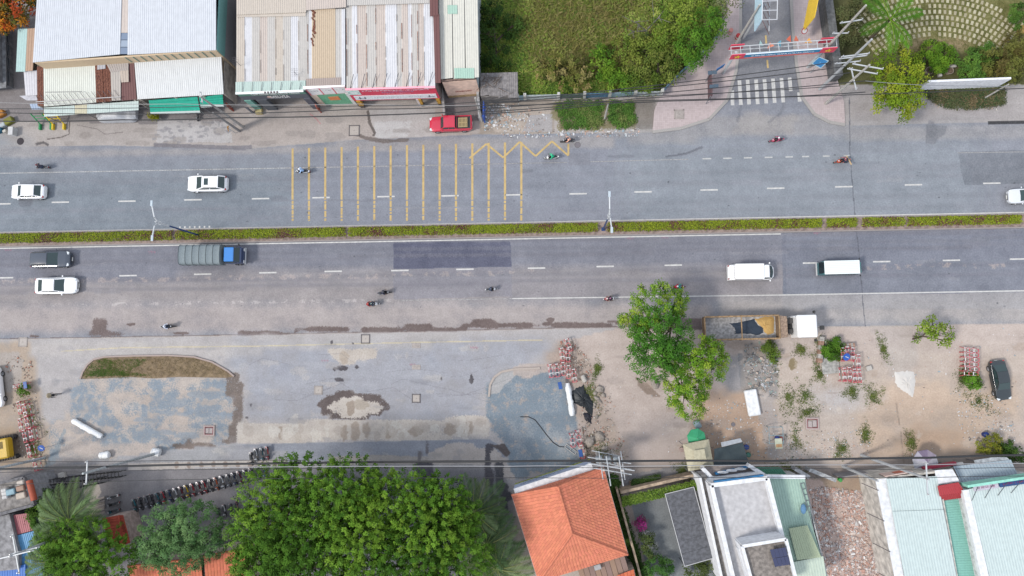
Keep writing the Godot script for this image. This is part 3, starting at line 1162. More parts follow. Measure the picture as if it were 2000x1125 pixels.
func north_buildings() -> void:
	var white := D(240,244,251,0.55,"streak",0.12)
	var cream := D(248,251,240,0.6,"streak",0.15)
	var mint := D(228,244,238,0.6,"streak",0.15)
	var tan := D(230,218,204,0.7,"streak",0.2)
	var pinkish := D(230,216,206,0.75,"streak",0.25)
	var greyish := D(226,221,215,0.75,"streak",0.25)
	var orange := D(230,208,180,0.75,"streak",0.3)
	var pale := D(246,246,250,0.7,"streak",0.2)
	var rust := M(Color(0.62,0.5,0.48),0.85,"rust",0.0,0.6)
	var brown := D(128,84,82,0.7,"streak",0.5)
	var plaster := U(206,196,184,0.9,"dirt",0.2)
	var grey := U(150,148,150,0.85,"streak",0.2)
	var steel := D(128,124,130,0.6,"grain",0.8)
	var mb: MB
	# --- white warehouse
	var t := thing("warehouse","large warehouse with two white ribbed roof halves at the top left","warehouse",W(240,60))
	t.position = Vector3.ZERO
	roof(t,[[75,-50,6.9],[239,-50,6.9],[234.5,106,6.1],[64,122,6.1]],white,"roof_sheet",0.24,0.03)
	roof(t,[[251,-50,6.9],[422,-50,6.9],[422,98,6.1],[249,107,6.1]],white,"roof_sheet",0.24,0.03)
	roof(t,[[238.5,-50,6.83],[251.5,-50,6.83],[250,64,6.26],[236,64,6.26]],pinkish,"valley_sheet",0.3,0.02)
	for i in 3:
		plate(t,[[236 - i * 0.6,64.5 + i * 14,6.24 - i * 0.06],[250 - i * 0.3,64.5 + i * 14,6.24 - i * 0.06],[249.5 - i * 0.3,77.5 + i * 14,6.2 - i * 0.06],[235.5 - i * 0.6,77.5 + i * 14,6.2 - i * 0.06]],0.04,D(142 if i != 1 else 176,158 if i != 1 else 190,182 if i != 1 else 208,0.2,""),"skylight_pane")
	var wp := [W(74,-50,6.9),W(422,-50,6.9),W(422,97,6.1),W(66,121,6.1)]
	for q in [[0,1,0.0,6.7,grey],[3,0,0.0,5.95,plaster],[1,2,0.0,4.2,grey],[1,2,4.2,5.95,U(120,170,164,0.7,"streak",0.3)]]:
		solid_panel(t,wp[q[0]],wp[q[1]],q[2],q[3],q[4],"wall",0.16)
	solid_panel(t,wp[3],wp[2],0.0,5.95,U(204,182,152,0.9,"streak",0.4),"wall",0.18)
	for i in 12:
		var p: Vector3 = wp[3].lerp(wp[2],0.5 + i * 0.042)
		mb = MB.new()
		mb.box(Vector3(p.x,5.3,p.z + 0.12),Vector3(0.09,1.3,0.06))
		part(mb,"wall_strut",D(120,160,150,0.7,""),t)
	# --- lean-to roofs before it
	t = thing("front_shed","cream roofed front shed with rusty patch sheets before the white warehouse","shed")
	roof(t,[[72,130,4.35],[85,129,4.35],[86,208,3.25],[73,206,3.25]],rust,"roof_sheet",0.25,0.03)
	roof(t,[[85,130,4.4],[186,121,4.4],[188.5,200,3.3],[86,208,3.3]],cream,"roof_sheet",0.24,0.03)
	roof(t,[[185,121,4.43],[200,119.5,4.43],[203,199,3.33],[188,200,3.33]],rust,"roof_sheet",0.25,0.03)
	roof(t,[[190,120.5,4.47],[206,119,4.47],[206,134,4.28],[190,136,4.28]],D(206,206,214,0.6,"streak",0.3),"patch_sheet",0.25,0.03)
	roof(t,[[200,119.5,4.4],[216,118.5,4.4],[218,198,3.3],[203,199,3.3]],rust,"roof_sheet",0.25,0.03)
	roof(t,[[205,119.5,4.5],[251,116,4.5],[251,138,4.22],[216,141,4.22]],D(206,196,190,0.8,"streak",0.4),"patch_sheet",0.25,0.03)
	roof(t,[[216,140,4.2],[236,138,4.2],[236,196,3.36],[218,197,3.36]],D(214,206,198,0.8,"streak",0.4),"patch_sheet",0.25,0.03)
	roof(t,[[234,138,4.24],[251,137,4.24],[251.5,160,3.95],[237,161,3.95]],D(220,204,190,0.8,"streak",0.4),"patch_sheet",0.25,0.03)
	roof(t,[[236,117.5,4.38],[262,116.5,4.38],[267,194,3.28],[237,197,3.28]],brown,"roof_sheet",0.25,0.03)
	walls(t,[W(73,131,4.3),W(262,117,4.3),W(267,194,3.25),W(74,207,3.25)],0.0,plaster,"wall",0.12,[2])
	for i in 4:
		var p := W(76 + i * 62,206 - i * 4,3.2)
		mb = MB.new()
		mb.box(Vector3(p.x,1.58,p.z),Vector3(0.2,3.15,0.2))
		part(mb,"post",plaster,t)
	for i in 14:
		var a := W(88 + i * 11,180.5 - i * 0.2 + 14 - i * 0.6,3.7)
		mb = MB.new()
		mb.tube(a + Vector3(-0.5,0.1,-0.5),a + Vector3(0.4,-0.25,0.75),0.025,0.025,4)
		part(mb,"truss_rod",steel,t)
	beam(t,W(88,180,3.95),W(160,179,3.95),0.03,steel,"truss_rail")
	beam(t,W(70,199,3.7),W(236,189,3.7),0.05,D(226,222,220,0.6,""),"truss_rail")
	t = thing("white_lean_to","white ribbed lean-to roof right of the rusty patches","shed")
	roof(t,[[262,115.5,4.5],[432,105,4.5],[437,184,3.5],[268.5,194,3.5]],D(248,250,250,0.6,"streak",0.12),"roof_sheet",0.24,0.03)
	walls(t,[W(263,116,4.4),W(431,106,4.4),W(436,183,3.45),W(270,192,3.45)],0.0,plaster,"wall",0.12,[2])
	for q in [[270,191],[340,187.5],[395,185]]:
		var p := W(q[0],q[1],3.4)
		mb = MB.new()
		mb.box(Vector3(p.x,1.68,p.z),Vector3(0.22,3.35,0.22))
		part(mb,"post",plaster,t)
	# --- awnings
	t = thing("pale_awning","long pale translucent awning over the covered car","awning")
	var xs := [86.0,122.0,146.0,170.0,214.0,271.0]
	for i in 5:
		var f := func(x): return 210.0 - (x - 86.0) * 0.070
		var g := func(x): return 228.0 - (x - 86.0) * 0.070
		roof(t,[[xs[i],f.call(xs[i]),2.95],[xs[i + 1] - 0.4,f.call(xs[i + 1]),2.95],[xs[i + 1] - 0.2,g.call(xs[i + 1]),2.6],[xs[i] + 0.2,g.call(xs[i]),2.6]],mint if i != 2 else D(238,230,198,0.6,"streak",0.2),"awning_sheet",0.2,0.02)
	for q in [[88,226],[168,221],[268,214]]:
		beam(t,W(q[0],q[1],2.55),W(q[0],q[1],2.55) * Vector3(1,0,1),0.04,steel,"post")
	t = thing("teal_awning","teal green fabric awning left of the leaning pole","awning")
	fabric_awning(t,[[290,196,2.9],[385,189,2.9],[390,216,2.3],[293,219,2.3]])
	t = thing("teal_awning","smaller teal green awning right of the leaning pole","awning")
	fabric_awning(t,[[388,190,2.9],[434,184,2.9],[436,204,2.4],[391,206,2.4]])
	# --- left edge
	t = thing("side_shed","narrow mint and tan roofed shed left of the white warehouse","shed")
	roof(t,[[35,56,3.7],[53.5,56,3.9],[49,140,3.7],[31,140,3.5]],D(200,232,228,0.6,"streak",0.2),"roof_sheet",0.3,0.02)
	roof(t,[[53.5,56,3.95],[69,55,4.1],[64,138,3.9],[49.5,139,3.75]],D(206,172,146,0.75,"streak",0.3),"roof_sheet",0.3,0.03)
	roof(t,[[46,138,3.5],[72,137,3.5],[73,186,3.1],[50,187,3.1]],D(236,234,240,0.6,"streak",0.2),"roof_sheet",0.3,0.02)
	roof(t,[[58,203,2.7],[84,202,2.7],[85,214,2.5],[62,214,2.5]],D(176,196,224,0.6,"streak",0.2),"roof_sheet",0.3,0.03)
	plate(t,[[37,187,3.0],[70,186,3.0],[74,196,3.0],[52,196,3.0]],0.05,D(232,230,238,0.6,"blotch"),"sign_top")
	walls(t,[W(36,57,3.4),W(68,56,3.4),W(72,186,2.9),W(51,186,2.9)],0.0,plaster,"wall",0.12)
	t = thing("grey_house","grey house with dark louvred windows at the left edge","building")
	var a := W(25,60)
	var b := W(27,176)
	for q in [[0.0,0.75,D(150,152,158,0.9,"dirt",0.3)],[0.75,1.35,D(120,124,132,0.9,"dirt",0.3)],[1.35,5.0,D(160,162,168,0.9,"dirt",0.3)]]:
		mb = MB.new()
		slab(mb,a - Vector3(3,0,0),b - Vector3(3,0,0),q[0],q[1],6.0)
		part(mb,"wall",q[2],t)
	for i in 4:
		var p := a.lerp(b,0.16 + i * 0.22)
		mb = MB.new()
		mb.box(Vector3(p.x + 0.03,1.05,p.z),Vector3(0.08,0.8,1.3))
		var w := part(mb,"window",M(Color(0.02,0.025,0.035),0.2),t)
		mb = MB.new()
		for k in 3:
			mb.box(Vector3(p.x + 0.1,0.8 + k * 0.25,p.z),Vector3(0.06,0.03,1.36))
		part(mb,"louvre",D(150,154,160,0.7,""),w)
	mb = MB.new()
	slab(mb,a - Vector3(2.8,0,0.1),b + Vector3(-2.8,0,0.6),1.6,1.72,6.5)
	part(mb,"ledge",D(178,180,184,0.9,"dirt",0.3),t)
	# --- block of three shops
	t = thing("green_sign_shop","shop with tan ribbed roof and green sign","shop")
	plate(t,[[462,-50,6.9],[596,-50,6.9],[597,31,6.55],[463,33,6.55]],0.05,tan,"rear_roof")
	roof(t,[[462,-50,6.98],[597,-50,6.98],[598,24,6.66],[462,29,6.66]],tan,"roof_sheet",0.24,0.03)
	var cols := [tan,pale,greyish,pinkish,greyish,tan,greyish,pale,greyish]
	for i in 9:
		var x := 462.0 + i * 15.1
		roof(t,[[x,26,6.5 - 0.02 * (i % 2)],[x + 15.4,26,6.5 - 0.02 * (i % 2)],[x + 15.2,160 - i * 0.2,5.55 - 0.02 * (i % 2)],[x - 0.2,160 - i * 0.2,5.55 - 0.02 * (i % 2)]],cols[i],"roof_sheet",0.22,0.03)
	roof(t,[[460,160,5.6],[597,157,5.6],[597,176,5.42],[460,181,5.42]],D(212,234,226,0.6,"streak",0.3),"eave_sheet",0.24,0.02)
	seams(t,[477,507,537,552,582],30,158,6.5,5.55,D(190,176,166,0.9,"streak",0.5))
	seams(t,[600,676],24,160,6.52,5.6,rust)
	var fl := W(461,182,5.4)
	var fr := W(593,177,5.4)
	var back_l := W(463,-50,5.4)
	var back_r := W(597,-50,5.4)
	solid_panel(t,back_l,fl,0.0,5.3,U(120,122,124,0.9,"dirt",0.3),"wall",0.16)
	solid_panel(t,back_r,fr,0.0,5.3,U(96,98,106,0.9,"dirt",0.3),"wall",0.16)
	mb = MB.new()
	slab(mb,fl.lerp(back_l,0.45),fr.lerp(back_r,0.45),0.0,5.2,0.16)
	part(mb,"rear_wall",D(150,146,142,0.9,"dirt",0.3),t)
	solid_panel(t,fl,fr,4.55,5.42,U(86,140,122,0.5,"blotch",0.4),"sign_panel",0.1)
	solid_panel(t,fl,fr,3.35,4.55,U(92,96,106,0.6,"blotch",0.4),"sign_panel",0.1)
	solid_panel(t,fl + Vector3(0,0,0.06),fr + Vector3(0,0,0.06),5.42,5.55,U(232,240,238,0.5,""),"sign_cap",0.24)
	solid_panel(t,fl,fl.lerp(fr,0.1),0.0,3.35,U(120,172,160,0.6,"blotch",0.5),"pier",0.3)
	solid_panel(t,fl.lerp(fr,0.18),fl.lerp(fr,0.34),0.0,3.35,U(84,90,98,0.6,"blotch",0.5),"pier",0.3)
	solid_panel(t,fl.lerp(fr,0.9),fr,0.0,3.35,U(84,86,98,0.6,"blotch",0.5),"pier",0.4)
	var out := (fr - fl).cross(Vector3.UP).normalized()
	if out.z < 0.0:
		out = -out
	var rt := (fr - fl).normalized()
	var wl := D(250,250,250,0.6,"")
	words("TOẢ SÁNG MỌI CÔNG TRÌNH",t,fl.lerp(fr,0.56) + Vector3(0,4.98 - 5.4,0) + out * 0.09,rt,Vector3.UP,5.6,0.42,wl)
	words("MILVIA",t,fl.lerp(fr,0.58) + Vector3(0,4.05 - 5.4,0) + out * 0.09,rt,Vector3.UP,2.2,0.62,wl)
	mb = MB.new()
	mb.ball(fl.lerp(fr,0.43) + Vector3(0,4.05 - 5.4,0) + out * 0.07,Vector3(0.34,0.28,0.05),14,6)
	part(mb,"emblem",D(238,200,190,0.6,""),t)
	for i in 7:
		beam(t,W(474 + i * 19,160,5.75),fl.lerp(fr,0.1 + i * 0.14) + Vector3(0,0.1,0),0.025,D(92,90,104,0.6,""),"sign_stay")
	for i in 5:
		mb = MB.new()
		var p := fl.lerp(fr,0.44 + i * 0.045)
		mb.box(p + out * 0.12 + Vector3(0,0.2,0),Vector3(0.16,0.14,0.2),Basis(),0.03)
		part(mb,"sign_lamp",D(120,90,92,0.5,""),t)
	antenna(t,W(470,128,5.8),1.4,steel)
	antenna(t,W(580,146,5.7),0.9,steel)
	# middle shop
	t = thing("white_sign_shop","narrow shop with white sign panels and green shutter","shop")
	for s in [[598,603,greyish,0.02],[602,610,pale,0.0],[609,655,orange,0.03],[654,668,greyish,0.0],[667,674,pale,0.05]]:
		roof(t,[[s[0],18,6.5 + s[3]],[s[1],17,6.5 + s[3]],[s[1] + 0.5,166,5.6 + s[3]],[s[0],167,5.6 + s[3]]],s[2],"roof_sheet",0.22,0.03)
	roof(t,[[597,-50,7.0],[676,-50,7.0],[676,14,6.72],[598,20,6.72]],pinkish,"roof_sheet",0.24,0.03)
	roof(t,[[598,154,5.8],[666,151,5.8],[666,166,5.66],[598,168,5.66]],D(196,180,172,0.8,"streak",0.5),"eave_sheet",0.24,0.03)
	mb = MB.new()
	for i in 9:
		mb.bar(W(609 + rng.randf_range(-2,5),18 + i * 8,6.58 - i * 0.05),W(610 + rng.randf_range(-1,7),26 + i * 8,6.53 - i * 0.05),rng.randf_range(0.1,0.3),0.02)
	part(mb,"rust_flashing",rust,t)
	var ml := W(593,172,5.5)
	var mr := W(674,167,5.5)
	solid_panel(t,ml,mr,5.5,5.62,U(250,240,242,0.6,""),"sign_cap",0.3)
	solid_panel(t,ml,mr,3.4,5.5,U(246,226,228,0.6,"blotch",0.5),"sign_panel",0.12)
	for i in 3:
		var p0 := ml.lerp(mr,0.06 + i * 0.31)
		var p1 := ml.lerp(mr,0.34 + i * 0.31)
		solid_panel(t,p0 + out * 0.04,p1 + out * 0.04,3.6,5.1,U(248,248,252,0.5,"blotch",0.5),"sign_face",0.08)
		scribble(t,p0.lerp(p1,0.2) + Vector3(0,-0.85,0) + out * 0.09,p0.lerp(p1,0.8) + Vector3(0,-0.85,0) + out * 0.09,Vector3.UP,0.14,D(92,90,120,0.6,""),5,out,0.6)
	for i in 4:
		solid_panel(t,ml.lerp(mr,0.02 + i * 0.317) + out * 0.05,ml.lerp(mr,0.04 + i * 0.317) + out * 0.05,3.4,5.4,U(222,70,90,0.5,""),"divider",0.08)
	for i in 12:
		var y := 0.05 + i * 0.278
		solid_panel(t,ml.lerp(mr,0.16) + out * 0.01,ml.lerp(mr,0.86) + out * 0.01,y,y + 0.26,U(112,178,142,0.6,"blotch",0.5),"shutter_slat",0.08)
	solid_panel(t,ml,ml.lerp(mr,0.16),0.0,3.4,U(226,206,186,0.7,"blotch",0.5),"pier",0.2)
	solid_panel(t,ml.lerp(mr,0.86),mr,0.0,3.4,U(232,234,230,0.7,"blotch",0.5),"pier",0.2)
	solid_panel(t,ml.lerp(mr,0.38) + out * 0.08,ml.lerp(mr,0.64) + out * 0.08,1.6,2.6,U(222,136,84,0.6,"blotch",0.8),"notice",0.04)
	solid_panel(t,W(598,-50,5),W(593,172,5),0.0,5.2,U(150,140,132,0.9,"dirt",0.3),"wall",0.1)
	# red sign workshop
	t = thing("red_sign_shop","workshop with striped weathered roof and long red sign","shop")
	roof(t,[[676,-50,6.95],[846,-50,6.95],[842,6,6.62],[677,11,6.62]],greyish,"roof_sheet",0.24,0.03)
	var st := [[675,688,greyish],[687,697,pale],[696,716,pinkish],[715,733,greyish],[732,753,pinkish],[752,774,pale],[773,785,greyish],[784,796,pinkish],[795,804,pale],[803,816,greyish],[815,828,pinkish],[827,848,pale]]
	for i in st.size():
		var s: Array = st[i]
		var z := 0.03 * (i % 2)
		roof(t,[[s[0],9 - i * 0.3,6.45 + z],[s[1] + 0.4,9 - i * 0.3,6.45 + z],[s[1] + 2.2,172,5.52 + z],[s[0] + 1.8,173,5.52 + z]],s[2],"roof_sheet",0.22,0.03)
	roof(t,[[838,-50,7.0],[855,-50,7.0],[856,30,6.6],[840,32,6.6]],brown,"ridge_sheet",0.25,0.03)
	roof(t,[[846,28,6.55],[858,28,6.55],[861,162,5.7],[850,162,5.7]],brown,"ridge_sheet",0.25,0.03)
	seams(t,[696,715,733,784,803,815],12,168,6.47,5.55,M(Color(0.95,0.85,0.82),0.85,"rust",0.0,0.6))
	seams(t,[752,774,827],12,168,6.47,5.55,D(188,180,174,0.9,"streak",0.5))
	var rl := W(675,175,5.5)
	var rr := W(850,170,5.5)
	var red := U(224,60,92,0.5,"blotch",0.5)
	solid_panel(t,rl,rr,5.5,5.6,U(244,160,176,0.5,""),"sign_cap",0.2)
	solid_panel(t,rl,rr,2.2,5.5,red,"sign_panel",0.14)
	solid_panel(t,rl.lerp(rr,0.0) + out * 0.05,rl.lerp(rr,0.14) + out * 0.05,4.1,5.4,U(236,246,244,0.5,"blotch",0.6),"sign_face",0.1)
	solid_panel(t,rl.lerp(rr,0.035) + out * 0.06,rl.lerp(rr,0.975) + out * 0.06,2.5,3.7,U(238,242,250,0.5,"blotch",0.6),"sign_face",0.1)
	mb = MB.new()
	for i in 20:
		var a0 := TAU * i / 20.0
		var a1 := TAU * (i + 1) / 20.0
		var c := rl.lerp(rr,0.07) + out * 0.11 + Vector3(0,-0.75,0)
		mb.bar(c + rt * cos(a0) * 0.6 + Vector3(0,sin(a0) * 0.42,0),c + rt * cos(a1) * 0.6 + Vector3(0,sin(a1) * 0.42,0),0.03,0.05)
	part(mb,"emblem_ring",D(150,216,200,0.5,""),t)
	var lilac := D(206,178,226,0.5,"")
	scribble(t,rl.lerp(rr,0.17) + Vector3(0,-0.4,0) + out * 0.07,rl.lerp(rr,0.93) + Vector3(0,-0.4,0) + out * 0.07,Vector3.UP,0.4,U(240,226,240,0.5,""),44,out,0.9)
	scribble(t,rl.lerp(rr,0.38) + Vector3(0,-0.92,0) + out * 0.07,rl.lerp(rr,0.74) + Vector3(0,-0.92,0) + out * 0.07,Vector3.UP,0.36,lilac,24,out,0.9)
	scribble(t,rl.lerp(rr,0.4) + Vector3(0,-1.4,0) + out * 0.07,rl.lerp(rr,0.7) + Vector3(0,-1.4,0) + out * 0.07,Vector3.UP,0.2,U(244,190,200,0.5,""),22,out,0.8)
	scribble(t,rl.lerp(rr,0.12) + Vector3(0,-3.14,0) + out * 0.07,rl.lerp(rr,0.92) + Vector3(0,-3.14,0) + out * 0.07,Vector3.UP,0.12,D(248,210,216,0.5,""),40,out,0.8)
	var ink := D(60,64,84,0.5,"")
	for q in [[0.07,0.12],[0.13,0.16],[0.87,0.95]]:
		solid_panel(t,rl.lerp(rr,q[0]) + out * 0.1,rl.lerp(rr,q[1]) + out * 0.1,2.85,2.97,ink,"drawing",0.05)
		solid_panel(t,rl.lerp(rr,q[0] + 0.02) + out * 0.1,rl.lerp(rr,q[0] + 0.03) + out * 0.1,2.8,3.4,ink,"drawing",0.06)
	scribble(t,rl.lerp(rr,0.22) + Vector3(0,-2.4,0) + out * 0.1,rl.lerp(rr,0.82) + Vector3(0,-2.4,0) + out * 0.1,Vector3.UP,0.2,D(170,184,200,0.5,""),18,out,0.7)
	for q in [[0.02,0.07],[0.745,0.775],[0.95,0.99]]:
		solid_panel(t,rl.lerp(rr,q[0]),rl.lerp(rr,q[1]),0.5,2.2,U(224,170,60,0.6,"dirt",0.6),"pier",0.3)
		solid_panel(t,rl.lerp(rr,q[0]),rl.lerp(rr,q[1]),0.0,0.5,U(90,78,70,0.8,"dirt",0.6),"pier_foot",0.32)
	solid_panel(t,rl.lerp(rr,0.72),rl.lerp(rr,0.745),0.0,2.2,U(216,206,204,0.8,"blotch",0.6),"pier",0.3)
	solid_panel(t,W(677,-50,5),rl,0.0,5.3,U(120,112,110,0.9,"dirt",0.3),"wall",0.14)
	solid_panel(t,W(852,-50,5),rr,0.0,5.3,U(140,128,124,0.9,"dirt",0.3),"wall",0.14)
	solid_panel(t,W(677,80,5),W(852,78,5),0.0,5.3,U(110,102,100,0.9,"dirt",0.3),"rear_wall",0.14)
	for i in 8:
		var p := rl.lerp(rr,0.05 + i * 0.125)
		beam(t,p + Vector3(0,0.05,0),p + Vector3(0.55,0.62,-1.5),0.03,D(84,82,96,0.6,""),"sign_stay")
	# cream building
	t = thing("cream_roof_house","cream ribbed roof house with salmon front wall at the overgrown lot","building")
	for s in [[856,884,0.02],[883,908,0.0],[907,934,0.03]]:
		roof(t,[[s[0],-50,6.4 + s[2]],[s[1] - 2,-50,6.4 + s[2]],[s[1] + (1.5 if s[1] == 934 else 0.5),153 - (s[1] - 856) * 0.03,5.2 + s[2]],[s[0] + 3,155 - (s[0] - 856) * 0.03,5.2 + s[2]]],D(246,244,232,0.65,"streak",0.2),"roof_sheet",0.24,0.03)
	for q in [[874,10,893,27],[887,133,926,153]]:
		roof(t,[[q[0],q[1],6.16 - q[1] * 0.0057],[q[2],q[1],6.16 - q[1] * 0.0057],[q[2] + 0.5,q[3],6.16 - q[3] * 0.0057],[q[0] + 0.5,q[3],6.16 - q[3] * 0.0057]],D(196,232,214,0.5,"streak",0.3),"patch_sheet",0.24,0.03)
	var cl := W(864,160,4.7)
	var cr := W(930,155,4.7)
	solid_panel(t,cl,cr,0.6,4.75,U(252,214,194,0.9,"blotch",0.25),"front_wall",0.18)
	solid_panel(t,cl,cr,0.0,0.6,U(206,176,132,0.9,"dirt",0.3),"plinth",0.2)
	solid_panel(t,cl,cr,4.75,5.1,U(150,126,116,0.9,"dirt",0.4),"eave_board",0.12)
	solid_panel(t,W(930,-50,5),cr,0.0,4.9,U(186,198,202,0.9,"dirt",0.3),"wall",0.16)
	solid_panel(t,W(858,-50,5),cl,0.0,4.9,U(150,130,124,0.9,"dirt",0.3),"wall",0.16)
	scribble(t,cl.lerp(cr,0.28) + Vector3(0,-2.9,0) + out * 0.1,cl.lerp(cr,0.78) + Vector3(0,-2.9,0) + out * 0.1,Vector3.UP,0.42,D(190,50,44,0.8,""),14,out,0.9)
	# side walls of its yard
	for q in [[862,162,868,226,"low pale yard wall left of the salmon wall",0.9,D(216,210,208,0.9,"dirt",0.4)],[932,160,937,232,"low white yard wall right of the salmon wall",0.9,D(222,222,224,0.9,"dirt",0.4)]]:
		mb = MB.new()
		slab(mb,W(q[0],q[1],1.0),W(q[2],q[3],1.0),0.0,1.3,0.3)
		single(mb,"yard_wall",q[6],q[4],"wall")
	# broken shed
	t = thing("broken_shed","grey fibre sheet shed with fallen branches at the lot fence","shed")
	for s in [[938,956],[955,974],[973,992],[991,1011]]:
		roof(t,[[s[0],143 - (s[0] - 938) * 0.03,2.7],[s[1],143 - (s[1] - 938) * 0.03,2.7],[s[1] + 0.5,188 + rng.randf_range(-3,3),2.2],[s[0] + 0.5,189 + rng.randf_range(-3,3),2.2]],D(186,180,180,0.9,"dirt",0.4),"roof_sheet",0.2,0.04)
	walls(t,[W(940,145,2.6),W(1009,142,2.6),W(1010,187,2.15),W(940,188,2.15)],0.0,D(160,154,150,0.9,"dirt",0.3))
	for i in 9:
		var p := W(945 + rng.randf_range(0,34),152 + rng.randf_range(0,24),2.75)
		var e := p + Vector3(rng.randf_range(-1.6,1.6),rng.randf_range(0.0,0.5),rng.randf_range(-1.2,1.2))
		mb = MB.new()
		mb.tube(p,e,0.05,0.012,5)
		for k in 7:
			var m := p.lerp(e,rng.randf())
			mb.tube(m,m + rdir() * 0.6,0.02,0.006,4,false)
		single(mb,"dead_branch",D(124,108,98,0.95,"grain",1.0),"dry dead branch lying on the broken grey shed roof","branch","dead branches on the broken shed")

# rust that has run down the joints between roof sheets
func seams(t: Node3D,xs: Array,y0: float,y1: float,h0: float,h1: float,mat: Material) -> void:
	for x in xs:
		var mb := MB.new()
		var s := rng.randf_range(0.0,0.25)
		while s < 0.95:
			var e := minf(s + rng.randf_range(0.08,0.4),1.0)
			mb.bar(W(x + s * 1.8,lerpf(y0,y1,s),lerpf(h0,h1,s) + 0.07),W(x + e * 1.8,lerpf(y0,y1,e),lerpf(h0,h1,e) + 0.07),rng.randf_range(0.03,0.07),0.02)
			s = e + rng.randf_range(0.02,0.25)
		part(mb,"rusty_seam",mat,t)

func antenna(parent: Node,at: Vector3,h: float,mat: Material) -> void:
	var mb := MB.new()
	mb.tube(at,at + Vector3(0,h,0),0.025,0.02,5)
	for i in 5:
		var y := h - i * 0.1
		mb.tube(at + Vector3(-0.4,y,i * 0.16 - 0.3),at + Vector3(0.4,y,i * 0.16 - 0.3),0.012,0.012,4)
	mb.tube(at + Vector3(0,h,-0.4),at + Vector3(0,h - 0.4,0.4),0.015,0.015,4)
	part(mb,"antenna",mat,parent)

func fabric_awning(t: Node3D,q: Array) -> void:
	var teal := D(40,206,176,0.8,"blotch",0.5)
	var a := V(q[0])
	var b := V(q[1])
	var c := V(q[2])
	var d := V(q[3])
	for i in 4:
		var s0 := i / 4.0
		var s1 := (i + 1) / 4.0
		var mb := MB.new()
		var rows := []
		for k in 5:
			var u := lerpf(s0,s1,k / 4.0)
			var line := []
			for j in 15:
				var v := j / 14.0
				line.append(a.lerp(d,u).lerp(b.lerp(c,u),v) - Vector3(0,0.09 * sin(PI * k / 4.0) + 0.02 * sin(v * 25.0),0))
			rows.append(line)
		mb.skin(rows)
		part(mb,"fabric",teal,t)
	var mb := MB.new()
	var rows := [[],[],[]]
	for j in 25:
		var v := j / 24.0
		var p := d.lerp(c,v)
		rows[0].append(p)
		rows[1].append(p + Vector3(0,-0.12,0.14))
		rows[2].append(p + Vector3(0,-0.24 - 0.05 * sin(v * 60.0),0.17))
	mb.skin(rows)
	part(mb,"valance",D(232,244,240,0.8,""),t)
	for p in [c,d]:
		beam(t,p + Vector3(0,-0.03,0),Vector3(p.x,0,p.z),0.03,D(180,186,186,0.5,""),"post")

func tiled_roof(t: Node3D,faces: Array,ridges: Array,col: Color) -> void:
	tile_col = col
	for f in faces:
		var p := [V(f[0]),V(f[1]),V(f[2]),V(f[3])]
		var mb := MB.new()
		mb.tinted = true
		mb.col = Color(col.r * 0.55,col.g * 0.5,col.b * 0.5)
		mb.quad(p[0],p[1],p[3],p[2])
		tiles(mb,p[0],p[1],p[2],p[3])
		part(mb,"roof_tiles",VC(0.8),t).set_meta("kind","stuff")
	for r in ridges:
		var mb := MB.new()
		var a := V(r[0]) + Vector3(0,0.06,0)
		var b := V(r[1]) + Vector3(0,0.06,0)
		var n := int((b - a).length() / 0.4)
		mb.tinted = true
		for i in n:
			var k := rng.randf_range(0.85,1.1)
			mb.col = Color(col.r * k,col.g * k,col.b * k)
			mb.tube(a.lerp(b,float(i) / n),a.lerp(b,(i + 0.97) / n),0.13,0.11,7)
		part(mb,"ridge_tiles",VC(0.8),t).set_meta("kind","stuff")

func umbrella(label: String,px: float,py: float,h: float,r: float,cols: Array) -> void:
	var base := W(px,py,h) * Vector3(1,0,1)
	var t := thing("parasol",label,"parasol",base)
	for i in 8:
		var a0 := TAU * i / 8.0 + 0.2
		var a1 := TAU * (i + 1) / 8.0 + 0.2
		var mb := MB.new()
		var e0 := Vector3(cos(a0) * r,h - 0.42,sin(a0) * r)
		var e1 := Vector3(cos(a1) * r,h - 0.42,sin(a1) * r)
		mb.tri(Vector3(0,h,0),e1,e0)
		mb.quad(e0,e1,e1 - Vector3(0,0.12,0),e0 - Vector3(0,0.12,0))
		part(mb,"panel",cols[i % cols.size()],t)
	beam(t,Vector3.ZERO,Vector3(0,h + 0.1,0),0.025,D(190,190,190,0.5,""),"pole")

